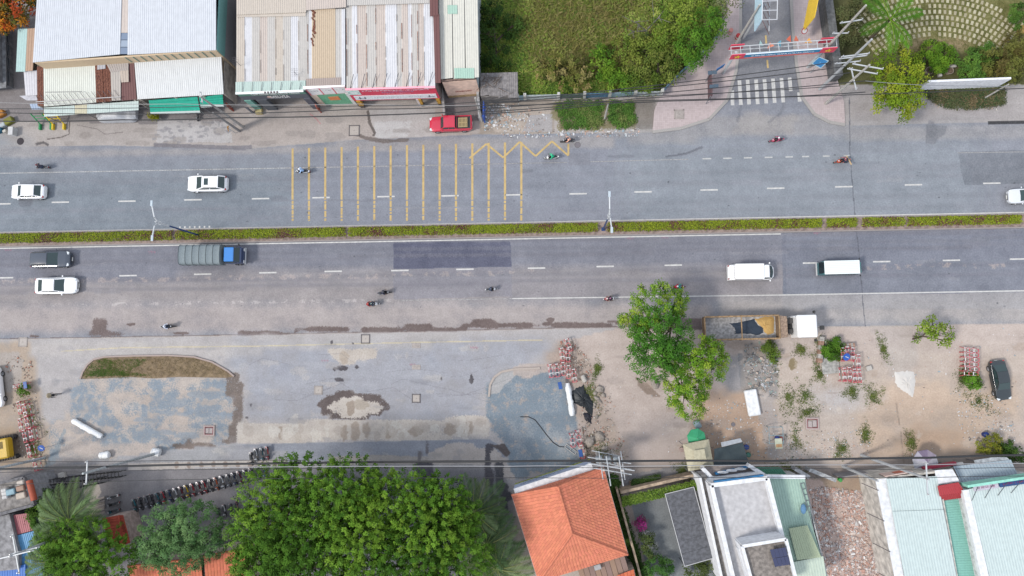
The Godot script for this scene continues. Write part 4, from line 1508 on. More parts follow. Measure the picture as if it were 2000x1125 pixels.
func south_buildings() -> void:
	var mb: MB
	var white := U(232,234,238,0.8,"blotch",0.3)
	var flat := M(Color(0.66,0.67,0.69),0.8,"blotch",0.0,0.3)
	var mint := D(224,241,240,0.6,"streak",0.15)
	var teal := D(160,224,208,0.6,"streak",0.2)
	var steel := D(120,122,130,0.6,"")
	# --- tiled house
	var t := thing("tiled_house","house with orange hipped tile roof right of the grove","house")
	var NW := [1000,967,4.6]
	var NE := [1178,912,4.6]
	var SE := [1226,1083,4.6]
	var SW := [1052,1136,4.6]
	var RN := [1090,951,7.2]
	var RS := [1117,1042,7.2]
	tiled_roof(t,[[NW,SW,RN,RS],[NE,NW,RN,RN],[SE,NE,RS,RN],[SW,SE,RS,RS]],[[RN,RS],[NW,RN],[NE,RN],[SE,RS],[SW,RS]],L(242,148,116))
	var q := [V(NW),V(NE),V(SE),V(SW)]
	var mid: Vector3 = (q[0] + q[1] + q[2] + q[3]) / 4.0
	var ins := []
	for p in q:
		ins.append(mid.lerp(p,0.95))
	walls(t,ins,0.0,U(214,196,182,0.9,"dirt",0.25))
	for e in [[0,3],[1,2]]:
		mb = MB.new()
		mb.bar(q[e[0]] + Vector3(0,-0.05,0),q[e[1]] + Vector3(0,-0.05,0),0.14,0.12)
		part(mb,"gutter",D(236,214,208,0.6,"blotch"),t)
	# its sign
	t = thing("house_sign","long slanted sign board with olive edge on the tiled house front","sign")
	var a := W(1005,961,4.7)
	var b := W(1157,911,4.7)
	var r := (b - a).normalized()
	var out := Vector3.UP.cross(r).normalized()
	if out.z > 0.0:
		out = -out
	solid_panel(t,a + out * 0.3,b + out * 0.3,1.9,2.6,U(160,168,60,0.6,"blotch",0.6),"sign_edge",0.1)
	solid_panel(t,a + out * 0.3,b + out * 0.3,2.6,4.6,U(178,190,214,0.6,"blotch",0.6),"sign_face",0.1)
	solid_panel(t,a,b,4.6,4.72,flat,"sign_top",0.7)
	for k in [[0.08,0.6,3.6],[0.12,0.7,3.1]]:
		scribble(t,a.lerp(b,k[0]) + Vector3(0,k[2] - 4.7,0) + out * 0.36,a.lerp(b,k[1]) + Vector3(0,k[2] - 4.7,0) + out * 0.36,Vector3.UP,0.3,D(70,80,120,0.6,""),16,out,0.7)
	scribble(t,a.lerp(b,0.05) + Vector3(0,2.25 - 4.7,0) + out * 0.36,a.lerp(b,0.95) + Vector3(0,2.25 - 4.7,0) + out * 0.36,Vector3.UP,0.3,D(70,80,50,0.6,""),34,out,0.6)
	t = thing("timber_annex","brown plank roofed annex below the tiled house","shed")
	for i in 9:
		plate(t,[[1128 + i * 10.2,1111 - i * 2.9,3.1],[1137.6 + i * 10.2,1108.2 - i * 2.9,3.1],[1150 + i * 10.2,1150 - i * 2.9,2.9],[1140.4 + i * 10.2,1152 - i * 2.9,2.9]],0.06,D(178 - (i % 3) * 8,146 - (i % 3) * 6,124,0.85,"streak",0.8),"roof_board")
	walls(t,[W(1130,1112,3),W(1218,1087,3),W(1232,1140,2.8),W(1142,1150,2.8)],0.0,U(170,150,134,0.9,"dirt"))
	mb = MB.new()
	mb.box(W(1167,1107,3.3),Vector3(0.75,0.4,0.55),Basis(Vector3.UP,0.28),0.04)
	single(mb,"air_conditioner",D(206,204,204,0.6,"blotch"),"pale air conditioner box on the brown plank roof","air conditioner")
	t = thing("orange_roof_corner","small orange tile roof corner at the bottom beside the plank roof","roof")
	tiled_roof(t,[[[1238,1112,3.2],[1205,1124,3.2],[1245,1150,3.8],[1212,1155,3.8]]],[],L(236,128,92))
	walls(t,[W(1238,1114,3),W(1206,1126,3),W(1214,1152,3),W(1244,1148,3)],0.0,U(214,196,182,0.9,"dirt"))
	# --- courtyard
	for k in [[1212,962,1354,929,2.0,"cream rendered courtyard wall on the street side",0.3],[1205,955,1255,1140,1.7,"long cream wall between tiled house and courtyard",0.22]]:
		mb = MB.new()
		slab(mb,W(k[0],k[1],k[4]),W(k[2],k[3],k[4]),0.0,k[4],k[6])
		single(mb,"garden_wall",D(232,206,178,0.9,"dirt",0.3),k[5],"wall")
	mb = MB.new()
	slab(mb,W(1230,947),W(1290,935),0.0,0.35,0.9)
	single(mb,"planter",D(196,170,150,0.9,"dirt",0.4),"long low planter before the courtyard wall","planter")
	t = thing("courtyard_canopy","dark grey flat canopy with pale edge over the courtyard","canopy")
	var cq := [[1299,965,2.7],[1355,951,2.7],[1393,1090,2.7],[1337,1106,2.7]]
	for i in 6:
		var s0 := i / 6.0
		var s1 := (i + 0.985) / 6.0
		var cell := []
		for e in [[0,3,s0],[1,2,s0],[1,2,s1],[0,3,s1]]:
			var u: Array = cq[e[0]]
			var v: Array = cq[e[1]]
			cell.append([lerpf(u[0],v[0],e[2]),lerpf(u[1],v[1],e[2]),2.7])
		plate(t,cell,0.05,D(122,124,132,0.7,"dirt",0.4),"canopy_panel")
	for i in 4:
		beam(t,V(cq[i]) + Vector3(0,0.02,0),V(cq[(i + 1) % 4]) + Vector3(0,0.02,0),0.04,D(226,226,228,0.5,""),"edge_rail")
		beam(t,V(cq[i]),V(cq[i]) * Vector3(1,0,1),0.05,steel,"post")
	# --- white flat roofed house
	t = thing("flat_roof_house","white house with flat tiled terrace, blue bands and a stair tower","house")
	var P := [W(1386,945,6.4),W(1494,931,6.4),W(1548,1140,6.4),W(1432,1140,6.4)]
	walls(t,P,0.0,white,"wall",0.2)
	plate(t,[[1386,945,6.4],[1494,931,6.4],[1548,1140,6.4],[1432,1140,6.4]],0.15,D(236,234,236,0.85,"blotch",0.28),"terrace")
	for i in 4:
		var u: Vector3 = P[i]
		var v: Vector3 = P[(i + 1) % 4]
		solid_panel(t,u,v,6.3,7.2,flat,"parapet",0.42)
	solid_panel(t,P[0].lerp(P[1],0.06) + Vector3(0,0,-0.28),P[0].lerp(P[1],0.94) + Vector3(0,0,-0.28),6.55,7.1,U(40,122,176,0.6,"blotch"),"blue_band",0.14)
	solid_panel(t,W(1398,926,4.0),W(1462,913,4.0),3.4,3.95,U(40,122,176,0.6,"blotch"),"blue_band",0.2)
	for i in 3:
		mb = MB.new()
		mb.ball(W(1412 + i * 17,922.5 - i * 3.4,4.0),Vector3(0.62,0.1,0.16),10,4,-10.0)
		part(mb,"blind",flat,t)
	plate(t,[[1372,912,3.4],[1462,908,3.4],[1494,930,3.4],[1386,944,3.4]],0.12,D(190,176,170,0.85,"blotch"),"balcony_floor")
	for e in [[1372,914,1398,942],[1462,909,1493,928]]:
		solid_panel(t,W(e[0],e[1],4.2),W(e[2],e[3],4.2),3.3,4.2,white,"balcony_wall",0.4)
	plate(t,[[1368,934,4.6],[1380,932,4.6],[1424,1140,4.6],[1412,1140,4.6]],0.15,D(186,178,172,0.85,"dirt"),"side_ledge")
	solid_panel(t,W(1367,932,5.0),W(1412,1140,5.0),0.0,5.1,white,"ledge_wall",0.25)
	# stair tower
	var S := [W(1449,1066,8.8),W(1534,1052,8.8),W(1556,1140,8.8),W(1472,1150,8.8)]
	walls(t,S,6.3,white,"tower_wall",0.2)
	plate(t,[[1449,1066,8.6],[1534,1052,8.6],[1556,1140,8.6],[1472,1150,8.6]],0.12,D(182,172,164,0.9,"dirt",0.4),"tower_roof")
	for i in 4:
		solid_panel(t,S[i],S[(i + 1) % 4],8.55,9.0,flat,"parapet",0.3)
	mb = MB.new()
	slab(mb,W(1440,1066,6.5),W(1462,1140,6.5),6.4,7.6,0.3)
	part(mb,"stair_wall",white,t)
	var sp := thing("solar_panel","dark solar panel on the white house's stair tower","solar panel")
	for i in 4:
		for j in 2:
			var x0 := 1504.0 + i * 7.6 + j * 5.0
			var y0 := 1074.0 - i * 1.2 + j * 17.0
			plate(sp,[[x0,y0,9.3 - j * 0.2],[x0 + 7.2,y0 - 1.2,9.3 - j * 0.2],[x0 + 12.0,y0 + 15.0,9.12 - j * 0.2],[x0 + 4.8,y0 + 16.4,9.12 - j * 0.2]],0.05,M(Color(0.03,0.035,0.08),0.25),"cell_panel")
	for k in [[1508,1078],[1536,1075],[1544,1105],[1516,1108]]:
		beam(sp,W(k[0],k[1],9.0),W(k[0],k[1],9.0) * Vector3(1,0,1) + Vector3(0,8.58,0),0.03,steel,"stand")
	# --- mint sheds between the white house and the rubble
	t = thing("mint_shed","mint green ribbed shed roof between the white house and the rubble","shed")
	roof(t,[[1496,934,4.6],[1572,934,4.6],[1590,1040,4.5],[1524,1046,4.5]],D(184,216,200,0.6,"streak",0.2),"roof_sheet",0.26,0.03)
	roof(t,[[1524,1044,4.45],[1590,1038,4.45],[1622,1150,4.4],[1560,1150,4.4]],D(188,218,198,0.6,"streak",0.2),"roof_sheet",0.26,0.03)
	roof(t,[[1541,1032,4.9],[1577,1026,4.9],[1604,1088,4.8],[1557,1094,4.8]],D(200,214,178,0.6,"streak",0.2),"patch_roof",0.2,0.03)
	roof(t,[[1549,1098,4.7],[1608,1086,4.7],[1618,1150,4.6],[1562,1150,4.6]],D(220,236,218,0.6,"streak",0.2),"patch_roof",0.26,0.03)
	walls(t,[W(1497,936,4.5),W(1571,936,4.5),W(1620,1145,4.3),W(1562,1145,4.3)],0.0,U(206,208,206,0.9,"dirt"))
	solid_panel(t,W(1497,931,4.9),W(1573,932,4.9),4.4,4.9,white,"front_parapet",0.35)
	for i in 9:
		var s := i / 8.0
		beam(t,W(1563 + s * 26,945 + s * 90,4.75),W(1571 + s * 27,943 + s * 90,4.75),0.03,steel,"ladder_rung")
	for e in [1563,1571]:
		beam(t,W(e,944,4.75),W(e + 27,1035,4.75),0.035,steel,"ladder_rail")
	mb = MB.new()
	mb.ball(W(1569,994,4.9),Vector3(0.3,0.22,0.55),8,6)
	single(mb,"cloth_bundle",D(120,170,214,0.9,"blotch",1.0),"blue and white bundle on the mint shed roof","bundle")
	mb = MB.new()
	mb.tinted = false
	ribs(mb,W(1470,912,2.6),W(1524,913,2.6),W(1536,926,2.4),W(1484,928,2.4),0.25,0.03)
	single(mb,"green_awning",D(96,168,140,0.6,"streak",0.3),"green sheet awning between the white house and the wires","awning")
	# broken boundary wall and its gate sheet
	for k in [[1552,915,1580,932,1.4,"short white wall stub at the rubble lot"],[1580,917,1632,938,1.4,"whitewashed broken wall along the rubble lot front"]]:
		mb = MB.new()
		slab(mb,W(k[0],k[1],1.2),W(k[2],k[3],1.2),0.0,k[4],0.4)
		single(mb,"boundary_wall",D(226,228,230,0.9,"dirt",0.4),k[5],"wall")
	mb = MB.new()
	slab(mb,W(1626,926),W(1680,918),0.0,1.9,0.08)
	single(mb,"gate_sheet",U(130,128,130,0.8,"streak",0.5),"grey brown sheet gate at the rubble lot front","gate")
	# --- mint roofed hall
	t = thing("mint_hall","hall with pale mint roof and white parapet right of the rubble lot","building")
	var hw := [W(1712,936,4.2),W(1832,922,4.2),W(1872,1140,4.2),W(1752,1140,4.2)]
	walls(t,hw,0.0,U(222,216,206,0.9,"dirt",0.25),"wall",0.2,[3])
	solid_panel(t,hw[3],hw[0],0.0,4.1,U(224,218,210,0.9,"dirt",0.2),"west_wall",0.22)
	plate(t,[[1710,937,4.25],[1732,934,4.25],[1768,1140,4.25],[1750,1140,4.25]],0.12,flat,"parapet_top")
	for s in [[0.0,0.31],[0.305,1.0]]:
		var f := func(x0,y0,x1,y1,k,h): return [lerpf(x0,x1,k),lerpf(y0,y1,k),h]
		roof(t,[f.call(1731,935,1770,1145,s[0],4.5 - s[0] * 0.1),f.call(1830,930,1872,1145,s[0],4.5 - s[0] * 0.1),f.call(1830,930,1872,1145,s[1],4.42 - s[1] * 0.1),f.call(1731,935,1770,1145,s[1],4.42 - s[1] * 0.1)],mint,"roof_sheet",0.26,0.03)
	plate(t,[[1826,919,4.5],[1860,915,4.5],[1874,940,4.5],[1831,947,4.5]],0.1,flat,"flat_porch")
	solid_panel(t,W(1730,931,4.3),W(1784,922,4.3),2.8,4.2,U(214,190,180,0.8,"blotch"),"shop_front",0.1)
	solid_panel(t,W(1752,927,4.3),W(1778,923,4.3) + Vector3(0,0,-0.1),3.2,3.9,U(190,108,84,0.8,"blotch"),"notice",0.12)
	for i in 4:
		var s := i * 0.3 + 0.1
		beam(t,W(lerpf(1712,1750,s),lerpf(938,1138,s),4.3),W(lerpf(1683,1720,s) - 4,lerpf(930,1125,s) - 6,3.4),0.05,D(112,104,104,0.7,""),"roof_strut")
	mb = MB.new()
	slab(mb,W(1805,916,2.9),W(1868,905,2.9),2.4,2.9,0.3)
	part(mb,"red_fascia",D(190,40,78,0.6,"blotch"),t)
	t = thing("red_canopy","red ribbed canopy between the two mint roofs","canopy")
	var rd := D(196,60,68,0.6,"streak",0.4)
	roof(t,[[1831,949,4.9],[1872,942,4.9],[1885,962,4.6],[1835,968,4.6]],rd,"roof_sheet",0.2,0.03)
	roof(t,[[1835,968,4.58],[1885,962,4.58],[1882,972,4.0],[1838,978,4.0]],rd,"front_sheet",0.2,0.03)
	for k in [[1833,952],[1873,946],[1882,970],[1838,976]]:
		beam(t,W(k[0],k[1],4.0),W(k[0],k[1],4.0) * Vector3(1,0,1),0.05,steel,"post")
	t = thing("teal_lean_to","narrow teal ribbed lean-to roof below the red canopy","shed")
	for i in 9:
		var s0 := i / 9.0
		var s1 := (i + 1.03) / 9.0
		roof(t,[[lerpf(1836,1866,s0),lerpf(976,1145,s0),3.8],[lerpf(1836,1866,s1),lerpf(976,1145,s1),3.8],[lerpf(1873,1908,s1),lerpf(972,1145,s1),3.5],[lerpf(1873,1908,s0),lerpf(972,1145,s0),3.5]],teal,"roof_sheet",0.25,0.03)
	solid_panel(t,W(1872,972,3.5),W(1908,1145,3.5),0.0,3.4,U(170,216,170,0.9,"dirt"),"wall",0.2)
	t = thing("mint_shop","shop with pale mint roof and blue white sign in the bottom right corner","shop")
	roof(t,[[1892,955,4.9],[2040,932,4.9],[2090,1145,4.7],[1936,1145,4.7]],mint,"roof_sheet",0.26,0.03)
	plate(t,[[1880,958,4.9],[1892,956,4.9],[1936,1145,4.9],[1920,1145,4.9]],0.5,flat,"parapet_top")
	walls(t,[W(1882,958,4.7),W(2040,934,4.7),W(2088,1145,4.6),W(1922,1145,4.7)],0.0,U(226,226,226,0.9,"dirt"))
	solid_panel(t,W(1887,949,5.0),W(2040,926,5.0),4.0,5.3,U(150,214,196,0.7,"blotch"),"sign_back",0.25)
	for k in [[0.09,0.4,[232,226,240]],[0.42,0.75,[38,86,148]],[0.76,1.0,[226,226,236]]]:
		var u := W(1887,949,5.0).lerp(W(2040,926,5.0),k[0])
		var v := W(1887,949,5.0).lerp(W(2040,926,5.0),k[1])
		solid_panel(t,u + Vector3(0,0,0.35),v + Vector3(0,0,0.35),4.95,5.12,D(k[2][0],k[2][1],k[2][2],0.6,"blotch"),"sign_face",0.55)
		scribble(t,u.lerp(v,0.1) + Vector3(0,0.14,0.35),u.lerp(v,0.9) + Vector3(0,0.14,0.35),Vector3(0,0,-1),0.2,D(150,40,110,0.6,""),9,Vector3.UP,0.9)
	for i in 4:
		beam(t,W(1910 + i * 29,951 - i * 4.5,5.2),W(1898 + i * 25.5,978 - i * 5,4.95),0.03,D(90,96,104,0.6,""),"sign_stay")
	t = thing("grey_awning","grey ribbed fibre sheet awning in front of the corner shop","awning")
	for i in 6:
		var s0 := i / 6.0
		var s1 := (i + 1.03) / 6.0
		roof(t,[[lerpf(1862,1974,s0),lerpf(911,898,s0),2.9],[lerpf(1862,1974,s1),lerpf(911,898,s1),2.9],[lerpf(1880,1990,s1),lerpf(950,934,s1),3.5],[lerpf(1880,1990,s0),lerpf(950,934,s0),3.5]],D(188,204,216,0.8,"streak",0.4),"roof_sheet",0.32,0.06)
	for k in [[1864,912],[1920,905],[1972,899]]:
		beam(t,W(k[0],k[1],2.85),W(k[0],k[1],2.85) * Vector3(1,0,1),0.05,steel,"post")
	plate(t,[[1860,905,2.75],[1880,902,2.75],[1884,909,2.8],[1862,911,2.8]],0.05,D(206,206,208,0.8,"dirt"),"torn_sheet")
	plate(t,[[1902,899,2.8],[1940,893,2.8],[1966,893,2.8],[1972,898,2.85],[1905,906,2.85]],0.05,D(216,222,228,0.8,"dirt"),"torn_sheet")
	# --- stalls
	t = thing("cream_canopy","cream square market canopy with raised vent","canopy")
	var K4 := [[1334,868,2.5],[1384.5,858,2.5],[1394,911,2.5],[1345,920.5,2.5]]
	var K2 := [[1356,881,3.1],[1375,878,3.1],[1378,895,3.1],[1357,898,3.1]]
	var cr := D(228,220,190,0.85,"blotch",0.5)
	for i in 4:
		var j := (i + 1) % 4
		mb = MB.new()
		mb.quad(V(K2[i]),V(K2[j]),V(K4[j]),V(K4[i]))
		var e0 := V(K4[i])
		var e1 := V(K4[j])
		mb.quad(e0,e1,e1 - Vector3(0,0.25,0),e0 - Vector3(0,0.25,0))
		part(mb,"fabric",cr,t)
		beam(t,e0 - Vector3(0,0.02,0),e0 * Vector3(1,0,1),0.03,steel,"post")
	plate(t,[[1355,880,3.35],[1376,877,3.35],[1379,896,3.35],[1356,899,3.35]],0.06,cr,"vent_cap")
	t = thing("shade_canopy","dark blue grey shade cloth beside the cream canopy","canopy")
	mb = MB.new()
	var rows := []
	var nz := noise(0.6,3,81)
	for i in 15:
		var line := []
		for j in 13:
			var u := i / 14.0
			var v := j / 12.0
			var p := W(lerpf(lerpf(1395,1394,v),lerpf(1450,1466,v),u),lerpf(lerpf(877,926,v),lerpf(864,914,v),u),2.5)
			line.append(p + Vector3(0,0.22 * nz.get_noise_2d(u * 5.0,v * 4.0) - 0.25 * sin(PI * u) * sin(PI * v),0))
		rows.append(line)
	mb.skin(rows)
	part(mb,"cloth",D(66,82,90,0.85,"blotch",0.8),t)
	for e in [rows[0][0],rows[14][0],rows[14][12],rows[0][12]]:
		beam(t,e - Vector3(0,0.02,0),e * Vector3(1,0,1),0.03,steel,"post")
	plate(t,[[1408,864,2.55],[1446,856,2.55],[1450,863,2.6],[1410,873,2.6]],0.04,D(206,212,220,0.7,"blotch"),"pale_flap")
	umbrella("green octagonal parasol above the cream canopy",1362,856,2.3,1.02,[D(64,190,132,0.8,"blotch",0.6),D(76,204,146,0.8,"blotch",0.6)])
	umbrella("lilac and grey parasol behind the wires at the right",1812,904,2.4,1.35,[D(206,202,218,0.8,"blotch"),D(150,134,160,0.8,"blotch"),D(186,172,190,0.8,"blotch"),D(214,214,224,0.8,"blotch")])
	# --- bottom left
	t = thing("plant_roof_house","grey flat roof with cooling machines at the left edge","building")
	var g := [[-40,952,4.2],[50,932,4.2],[70,985,4.2],[-30,1012,4.2]]
	plate(t,g,0.2,D(186,180,176,0.9,"dirt",0.3),"roof_slab")
	walls(t,[V(g[0]),V(g[1]),V(g[2]),V(g[3])],0.0,U(160,160,164,0.9,"dirt"))
	for i in 4:
		solid_panel(t,V(g[i]),V(g[(i + 1) % 4]),4.2,4.6,D(150,148,152,0.9,"dirt"),"parapet",0.3)
	mb = MB.new()
	mb.tube(W(57,938,4.75),W(67,977,4.75),0.32,0.32,8)
	part(mb,"red_duct",D(206,96,62,0.7,"blotch"),t)
	for k in [[11,957,0.65,[232,230,228]],[12,963,0.65,[232,230,228]],[13,970,0.65,[228,226,226]],[24,960,1.05,[150,190,206]],[43,942,0.8,[228,216,204]],[43,953,0.95,[178,140,118]],[44,967,1.1,[214,198,182]]]:
		mb = MB.new()
		mb.box(W(k[0],k[1],4.55),Vector3(k[2],0.7,k[2] * 0.62),Basis(Vector3.UP,0.25),0.08)
		part(mb,"machine",D(k[3][0],k[3][1],k[3][2],0.6,"blotch"),t)
	t = thing("blue_roof_shed","blue and red ribbed sheet roofs at the left bottom","shed")
	roof(t,[[26,1006,3.4],[56,1002,3.4],[64,1036,3.3],[34,1044,3.3]],D(196,112,120,0.6,"streak",0.4),"roof_sheet",0.22,0.03)
	roof(t,[[33,1046,3.3],[66,1037,3.3],[80,1075,3.2],[40,1090,3.2]],D(112,180,228,0.6,"streak",0.4),"roof_sheet",0.22,0.04)
	roof(t,[[40,1090,3.2],[80,1075,3.2],[92,1140,3.0],[44,1145,3.0]],D(92,156,214,0.6,"streak",0.4),"roof_sheet",0.22,0.04)
	roof(t,[[-20,1120,3.4],[50,1102,3.4],[50,1150,3.2],[-20,1150,3.2]],D(64,130,220,0.6,"streak",0.4),"roof_sheet",0.3,0.03)
	walls(t,[W(27,1008,3.2),W(56,1004,3.2),W(90,1140,2.9),W(46,1145,2.9)],0.0,U(170,190,206,0.9,"dirt"))
	t = thing("grey_flat_house","plain grey roof left of the blue sheet roofs","building")
	plate(t,[[-30,1016,3.8],[18,1004,3.8],[36,1080,3.8],[36,1112,3.8],[-30,1118,3.8]],0.2,D(188,186,188,0.9,"dirt",0.25),"roof_slab")
	walls(t,[W(-30,1018,3.7),W(17,1006,3.7),W(35,1080,3.7),W(35,1110,3.7),W(-30,1116,3.7)],0.0,U(180,178,180,0.9,"dirt"))
	t = thing("red_kiosk","small red tile kiosk roof beside the stacked planks","kiosk")
	tiled_roof(t,[[[200,1012,3],[214,1070,3],[232,1006,3.7],[240,1066,3.7]],[[254,1060,3],[240,1006,3],[240,1066,3.7],[232,1006,3.7]]],[[[232,1006,3.7],[240,1066,3.7]]],L(196,92,72))
	walls(t,[W(203,1014,2.9),W(238,1008,2.9),W(251,1058,2.9),W(216,1068,2.9)],0.0,U(200,180,170,0.9,"dirt"))
	for k in [[250,1106,392,1090,"left of two orange tile roofs at the bottom edge"],[398,1086,478,1072,"right of two orange tile roofs at the bottom edge"]]:
		t = thing("tile_roof_house",k[4],"house")
		tiled_roof(t,[[[k[0] + 6,1160,3.4],[k[2] + 6,1150,3.4],[k[0],k[1],4.4],[k[2],k[3],4.4]]],[[[k[0],k[1],4.4],[k[2],k[3],4.4]]],L(228,132,100))
		walls(t,[W(k[0],k[1],4.2),W(k[2],k[3],4.2),W(k[2] + 5,1148,3.3),W(k[0] + 7,1158,3.3)],0.0,U(206,190,176,0.9,"dirt"))

# ---------------------------------------------------------------- plants
func leaf(mb: MB,p: Vector3,up: Vector3,along: Vector3,ln: float,wd: float,col: Color,soft: Vector3) -> void:
	var t := (along - up * along.dot(up)).normalized()
	var s := up.cross(t) * wd * 0.5
	var m := p + t * ln * 0.45
	var tip := p + t * ln - up * ln * 0.12
	var nn := (up + soft).normalized()
	mb.v.append(p); mb.v.append(m + s); mb.v.append(tip)
	mb.v.append(p); mb.v.append(tip); mb.v.append(m - s)
	for i in 6:
		mb.n.append(nn)
		mb.c.append(col)

func rdir() -> Vector3:
	return Vector3(rng.randfn(),rng.randfn(),rng.randfn()).normalized()

func shade_of(cols: Array,spread := 0.18) -> Color:
	var c: Color = cols[rng.randi() % cols.size()]
	var k := rng.randf_range(1.0 - spread,1.0 + spread)
	return Color(c.r * k * rng.randf_range(0.93,1.07),c.g * k,c.b * k)

# a lobe of a crown: clumps of leaves over an ellipsoid
func lobe(mb: MB,c: Vector3,r: Vector3,clumps: int,per: int,ln: float,cols: Array,cr := 0.6,shoot := 0.0,low := -0.25) -> void:
	for i in clumps:
		var d := rdir()
		while d.y < low:
			d = rdir()
		var k := 1.05 - 0.5 * pow(rng.randf(),1.5)
		var at := c + d * r * k
		var col := shade_of(cols)
		var grow := (d + Vector3.UP * 0.55 + rdir() * 0.35).normalized()
		for j in per:
			var o := rdir() * cr * sqrt(rng.randf())
			if shoot > 0.0:
				o = o * 0.6 + grow * rng.randf_range(-0.3,1.0) * shoot
			var up := (d * 0.7 + Vector3.UP * 0.5 + rdir() * 0.75).normalized()
			var kk := rng.randf_range(0.85,1.15)
			leaf(mb,at + o,up,o.normalized() + rdir() * 0.6,ln * rng.randf_range(0.7,1.2),ln * 0.52,Color(col.r * kk,col.g * kk,col.b * kk),(grow + o.normalized() * 0.5) * 0.6)

# lobes: [plan x, plan y, height of the middle, radius on the plan, squash]
func tree(called: String,label: String,group: String,base: Vector3,lobes: Array,cols: Array,dens := 1.0,ln := 0.34,per := 55,cr := 0.62,shoot := 0.0,bark := [112,98,84],tr := 0.22) -> Node3D:
	var t := thing(called,label,"tree" if "tree" in called else "bush",base,group)
	var tk := MB.new()
	var mb := MB.new()
	mb.tinted = true
	var fork := Vector3(0,1.2,0)
	if "tree" in called:
		var mean := Vector3.ZERO
		for l in lobes:
			mean += W(l[0],l[1],l[2]) - base
		mean /= lobes.size()
		fork = mean * Vector3(0.4,0.5,0.4)
		tk.tube(Vector3(0,-0.05,0),fork,tr * 1.3,tr,8)
	for l in lobes:
		var c := W(l[0],l[1],l[2]) - base
		var r: float = l[3] / 16.5 * (H - l[2]) / H
		var rv := Vector3(r,r * (l[4] if l.size() > 4 else 0.75),r)
		lobe(mb,c,rv,int(maxf(3.0,dens * r * r * 5.0)),per,ln,l[5] if l.size() > 5 else cols,cr,shoot)
		if "tree" in called:
			tk.tube(fork,c + Vector3(0,-rv.y * 0.1,0),tr * 0.7,tr * 0.25,6)
			for q in 5:
				var e := c + Vector3(rng.randf_range(-0.75,0.75),rng.randf_range(-0.1,0.6),rng.randf_range(-0.75,0.75)) * rv
				tk.tube(fork.lerp(c,rng.randf_range(0.5,0.9)),e,tr * 0.32,0.02,5)
	if tk.v.size() > 0:
		part(tk,"trunk",D(bark[0],bark[1],bark[2],0.95,"dirt",0.9),t)
	part(mb,"crown" if "tree" in called else "foliage",VC(0.6,true),t)
	return t

func palm(called: String,label: String,base: Vector3,px: float,py: float,h: float,rad: float,fronds: int,cols: Array,droop := 0.5,group := "") -> void:
	var t := thing(called,label,"palm tree",base,group)
	var top := W(px,py,h) - base
	var tk := MB.new()
	var prev := Vector3(0,-0.05,0)
	for i in 7:
		var q := top * ((i + 1) / 7.0)
		tk.tube(prev,q,0.2 - i * 0.008,0.21 - (i + 1) * 0.008,8,false)
		prev = q
	part(tk,"trunk",D(140,124,106,0.95,"grain",1.5),t)
	for f in fronds:
		var a := TAU * (f + rng.randf_range(-0.3,0.3)) / fronds
		var rise := rng.randf_range(0.15,0.75)
		var dir := Vector3(cos(a),0,sin(a))
		var side := Vector3(-sin(a),0,cos(a))
		var ln := rad * rng.randf_range(0.82,1.08)
		var mb := MB.new()
		mb.tinted = true
		var col := shade_of(cols,0.15)
		var pts := []
		for i in 13:
			var s := i / 12.0
			pts.append(top + dir * ln * (s - 0.1 * s * s * droop) + Vector3.UP * (rise * ln * s - droop * (0.5 + rise) * ln * s * s))
		mb.col = Color(col.r * 1.5,col.g * 1.25,col.b)
		for i in 12:
			mb.tube(pts[i],pts[i + 1],0.05 * (1.0 - i / 13.0) + 0.008,0.05 * (1.0 - (i + 1) / 13.0) + 0.008,4,false)
		for i in 26:
			var s := 0.08 + 0.92 * i / 26.0
			var k := s * 12.0
			var p: Vector3 = pts[int(k)].lerp(pts[mini(int(k) + 1,12)],k - int(k))
			var fl := rad * 0.22 * (0.35 + 1.0 * sin(PI * minf(s * 0.85 + 0.12,1.0)))
			for sg in [-1.0,1.0]:
				var al: Vector3 = (side * sg * 0.9 + dir * 0.75 + Vector3.UP * rng.randf_range(-0.25,0.2)).normalized()
				var kk := rng.randf_range(0.8,1.2)
				leaf(mb,p,(Vector3.UP + side * sg * 0.35).normalized(),al,fl,0.10,Color(col.r * kk,col.g * kk,col.b * kk),Vector3.UP * 0.2)
		part(mb,"frond",VC(0.5,true),t)

func inside(poly: Array) -> Vector2:
	var pv := PackedVector2Array()
	var lo := Vector2(1e9,1e9)
	var hi := -lo
	for i in range(0,poly.size(),2):
		var p := Vector2(poly[i],poly[i + 1])
		pv.append(p)
		lo = lo.min(p)
		hi = hi.max(p)
	for i in 60:
		var q := Vector2(rng.randf_range(lo.x,hi.x),rng.randf_range(lo.y,hi.y))
		if Geometry2D.is_point_in_polygon(q,pv):
			return q
	return pv[0]

func tuft_mesh(blades: int,h: float,spread: float,wd: float) -> ArrayMesh:
	var mb := MB.new()
	mb.tinted = true
	for i in blades:
		var a := rng.randf() * TAU
		var o := Vector3(cos(a),0,sin(a)) * spread * rng.randf()
		var out := Vector3(cos(a + rng.randf_range(-0.6,0.6)),0,sin(a)) * rng.randf_range(0.4,1.1)
		var k := rng.randf_range(0.75,1.2)
		leaf(mb,o,(Vector3.UP * 0.6 + rdir() * 0.5).normalized(),(out + Vector3.UP * rng.randf_range(0.4,1.2)),h * rng.randf_range(0.6,1.2),wd,Color(k,k,k),Vector3.UP * 0.8)
	return mb.mesh()

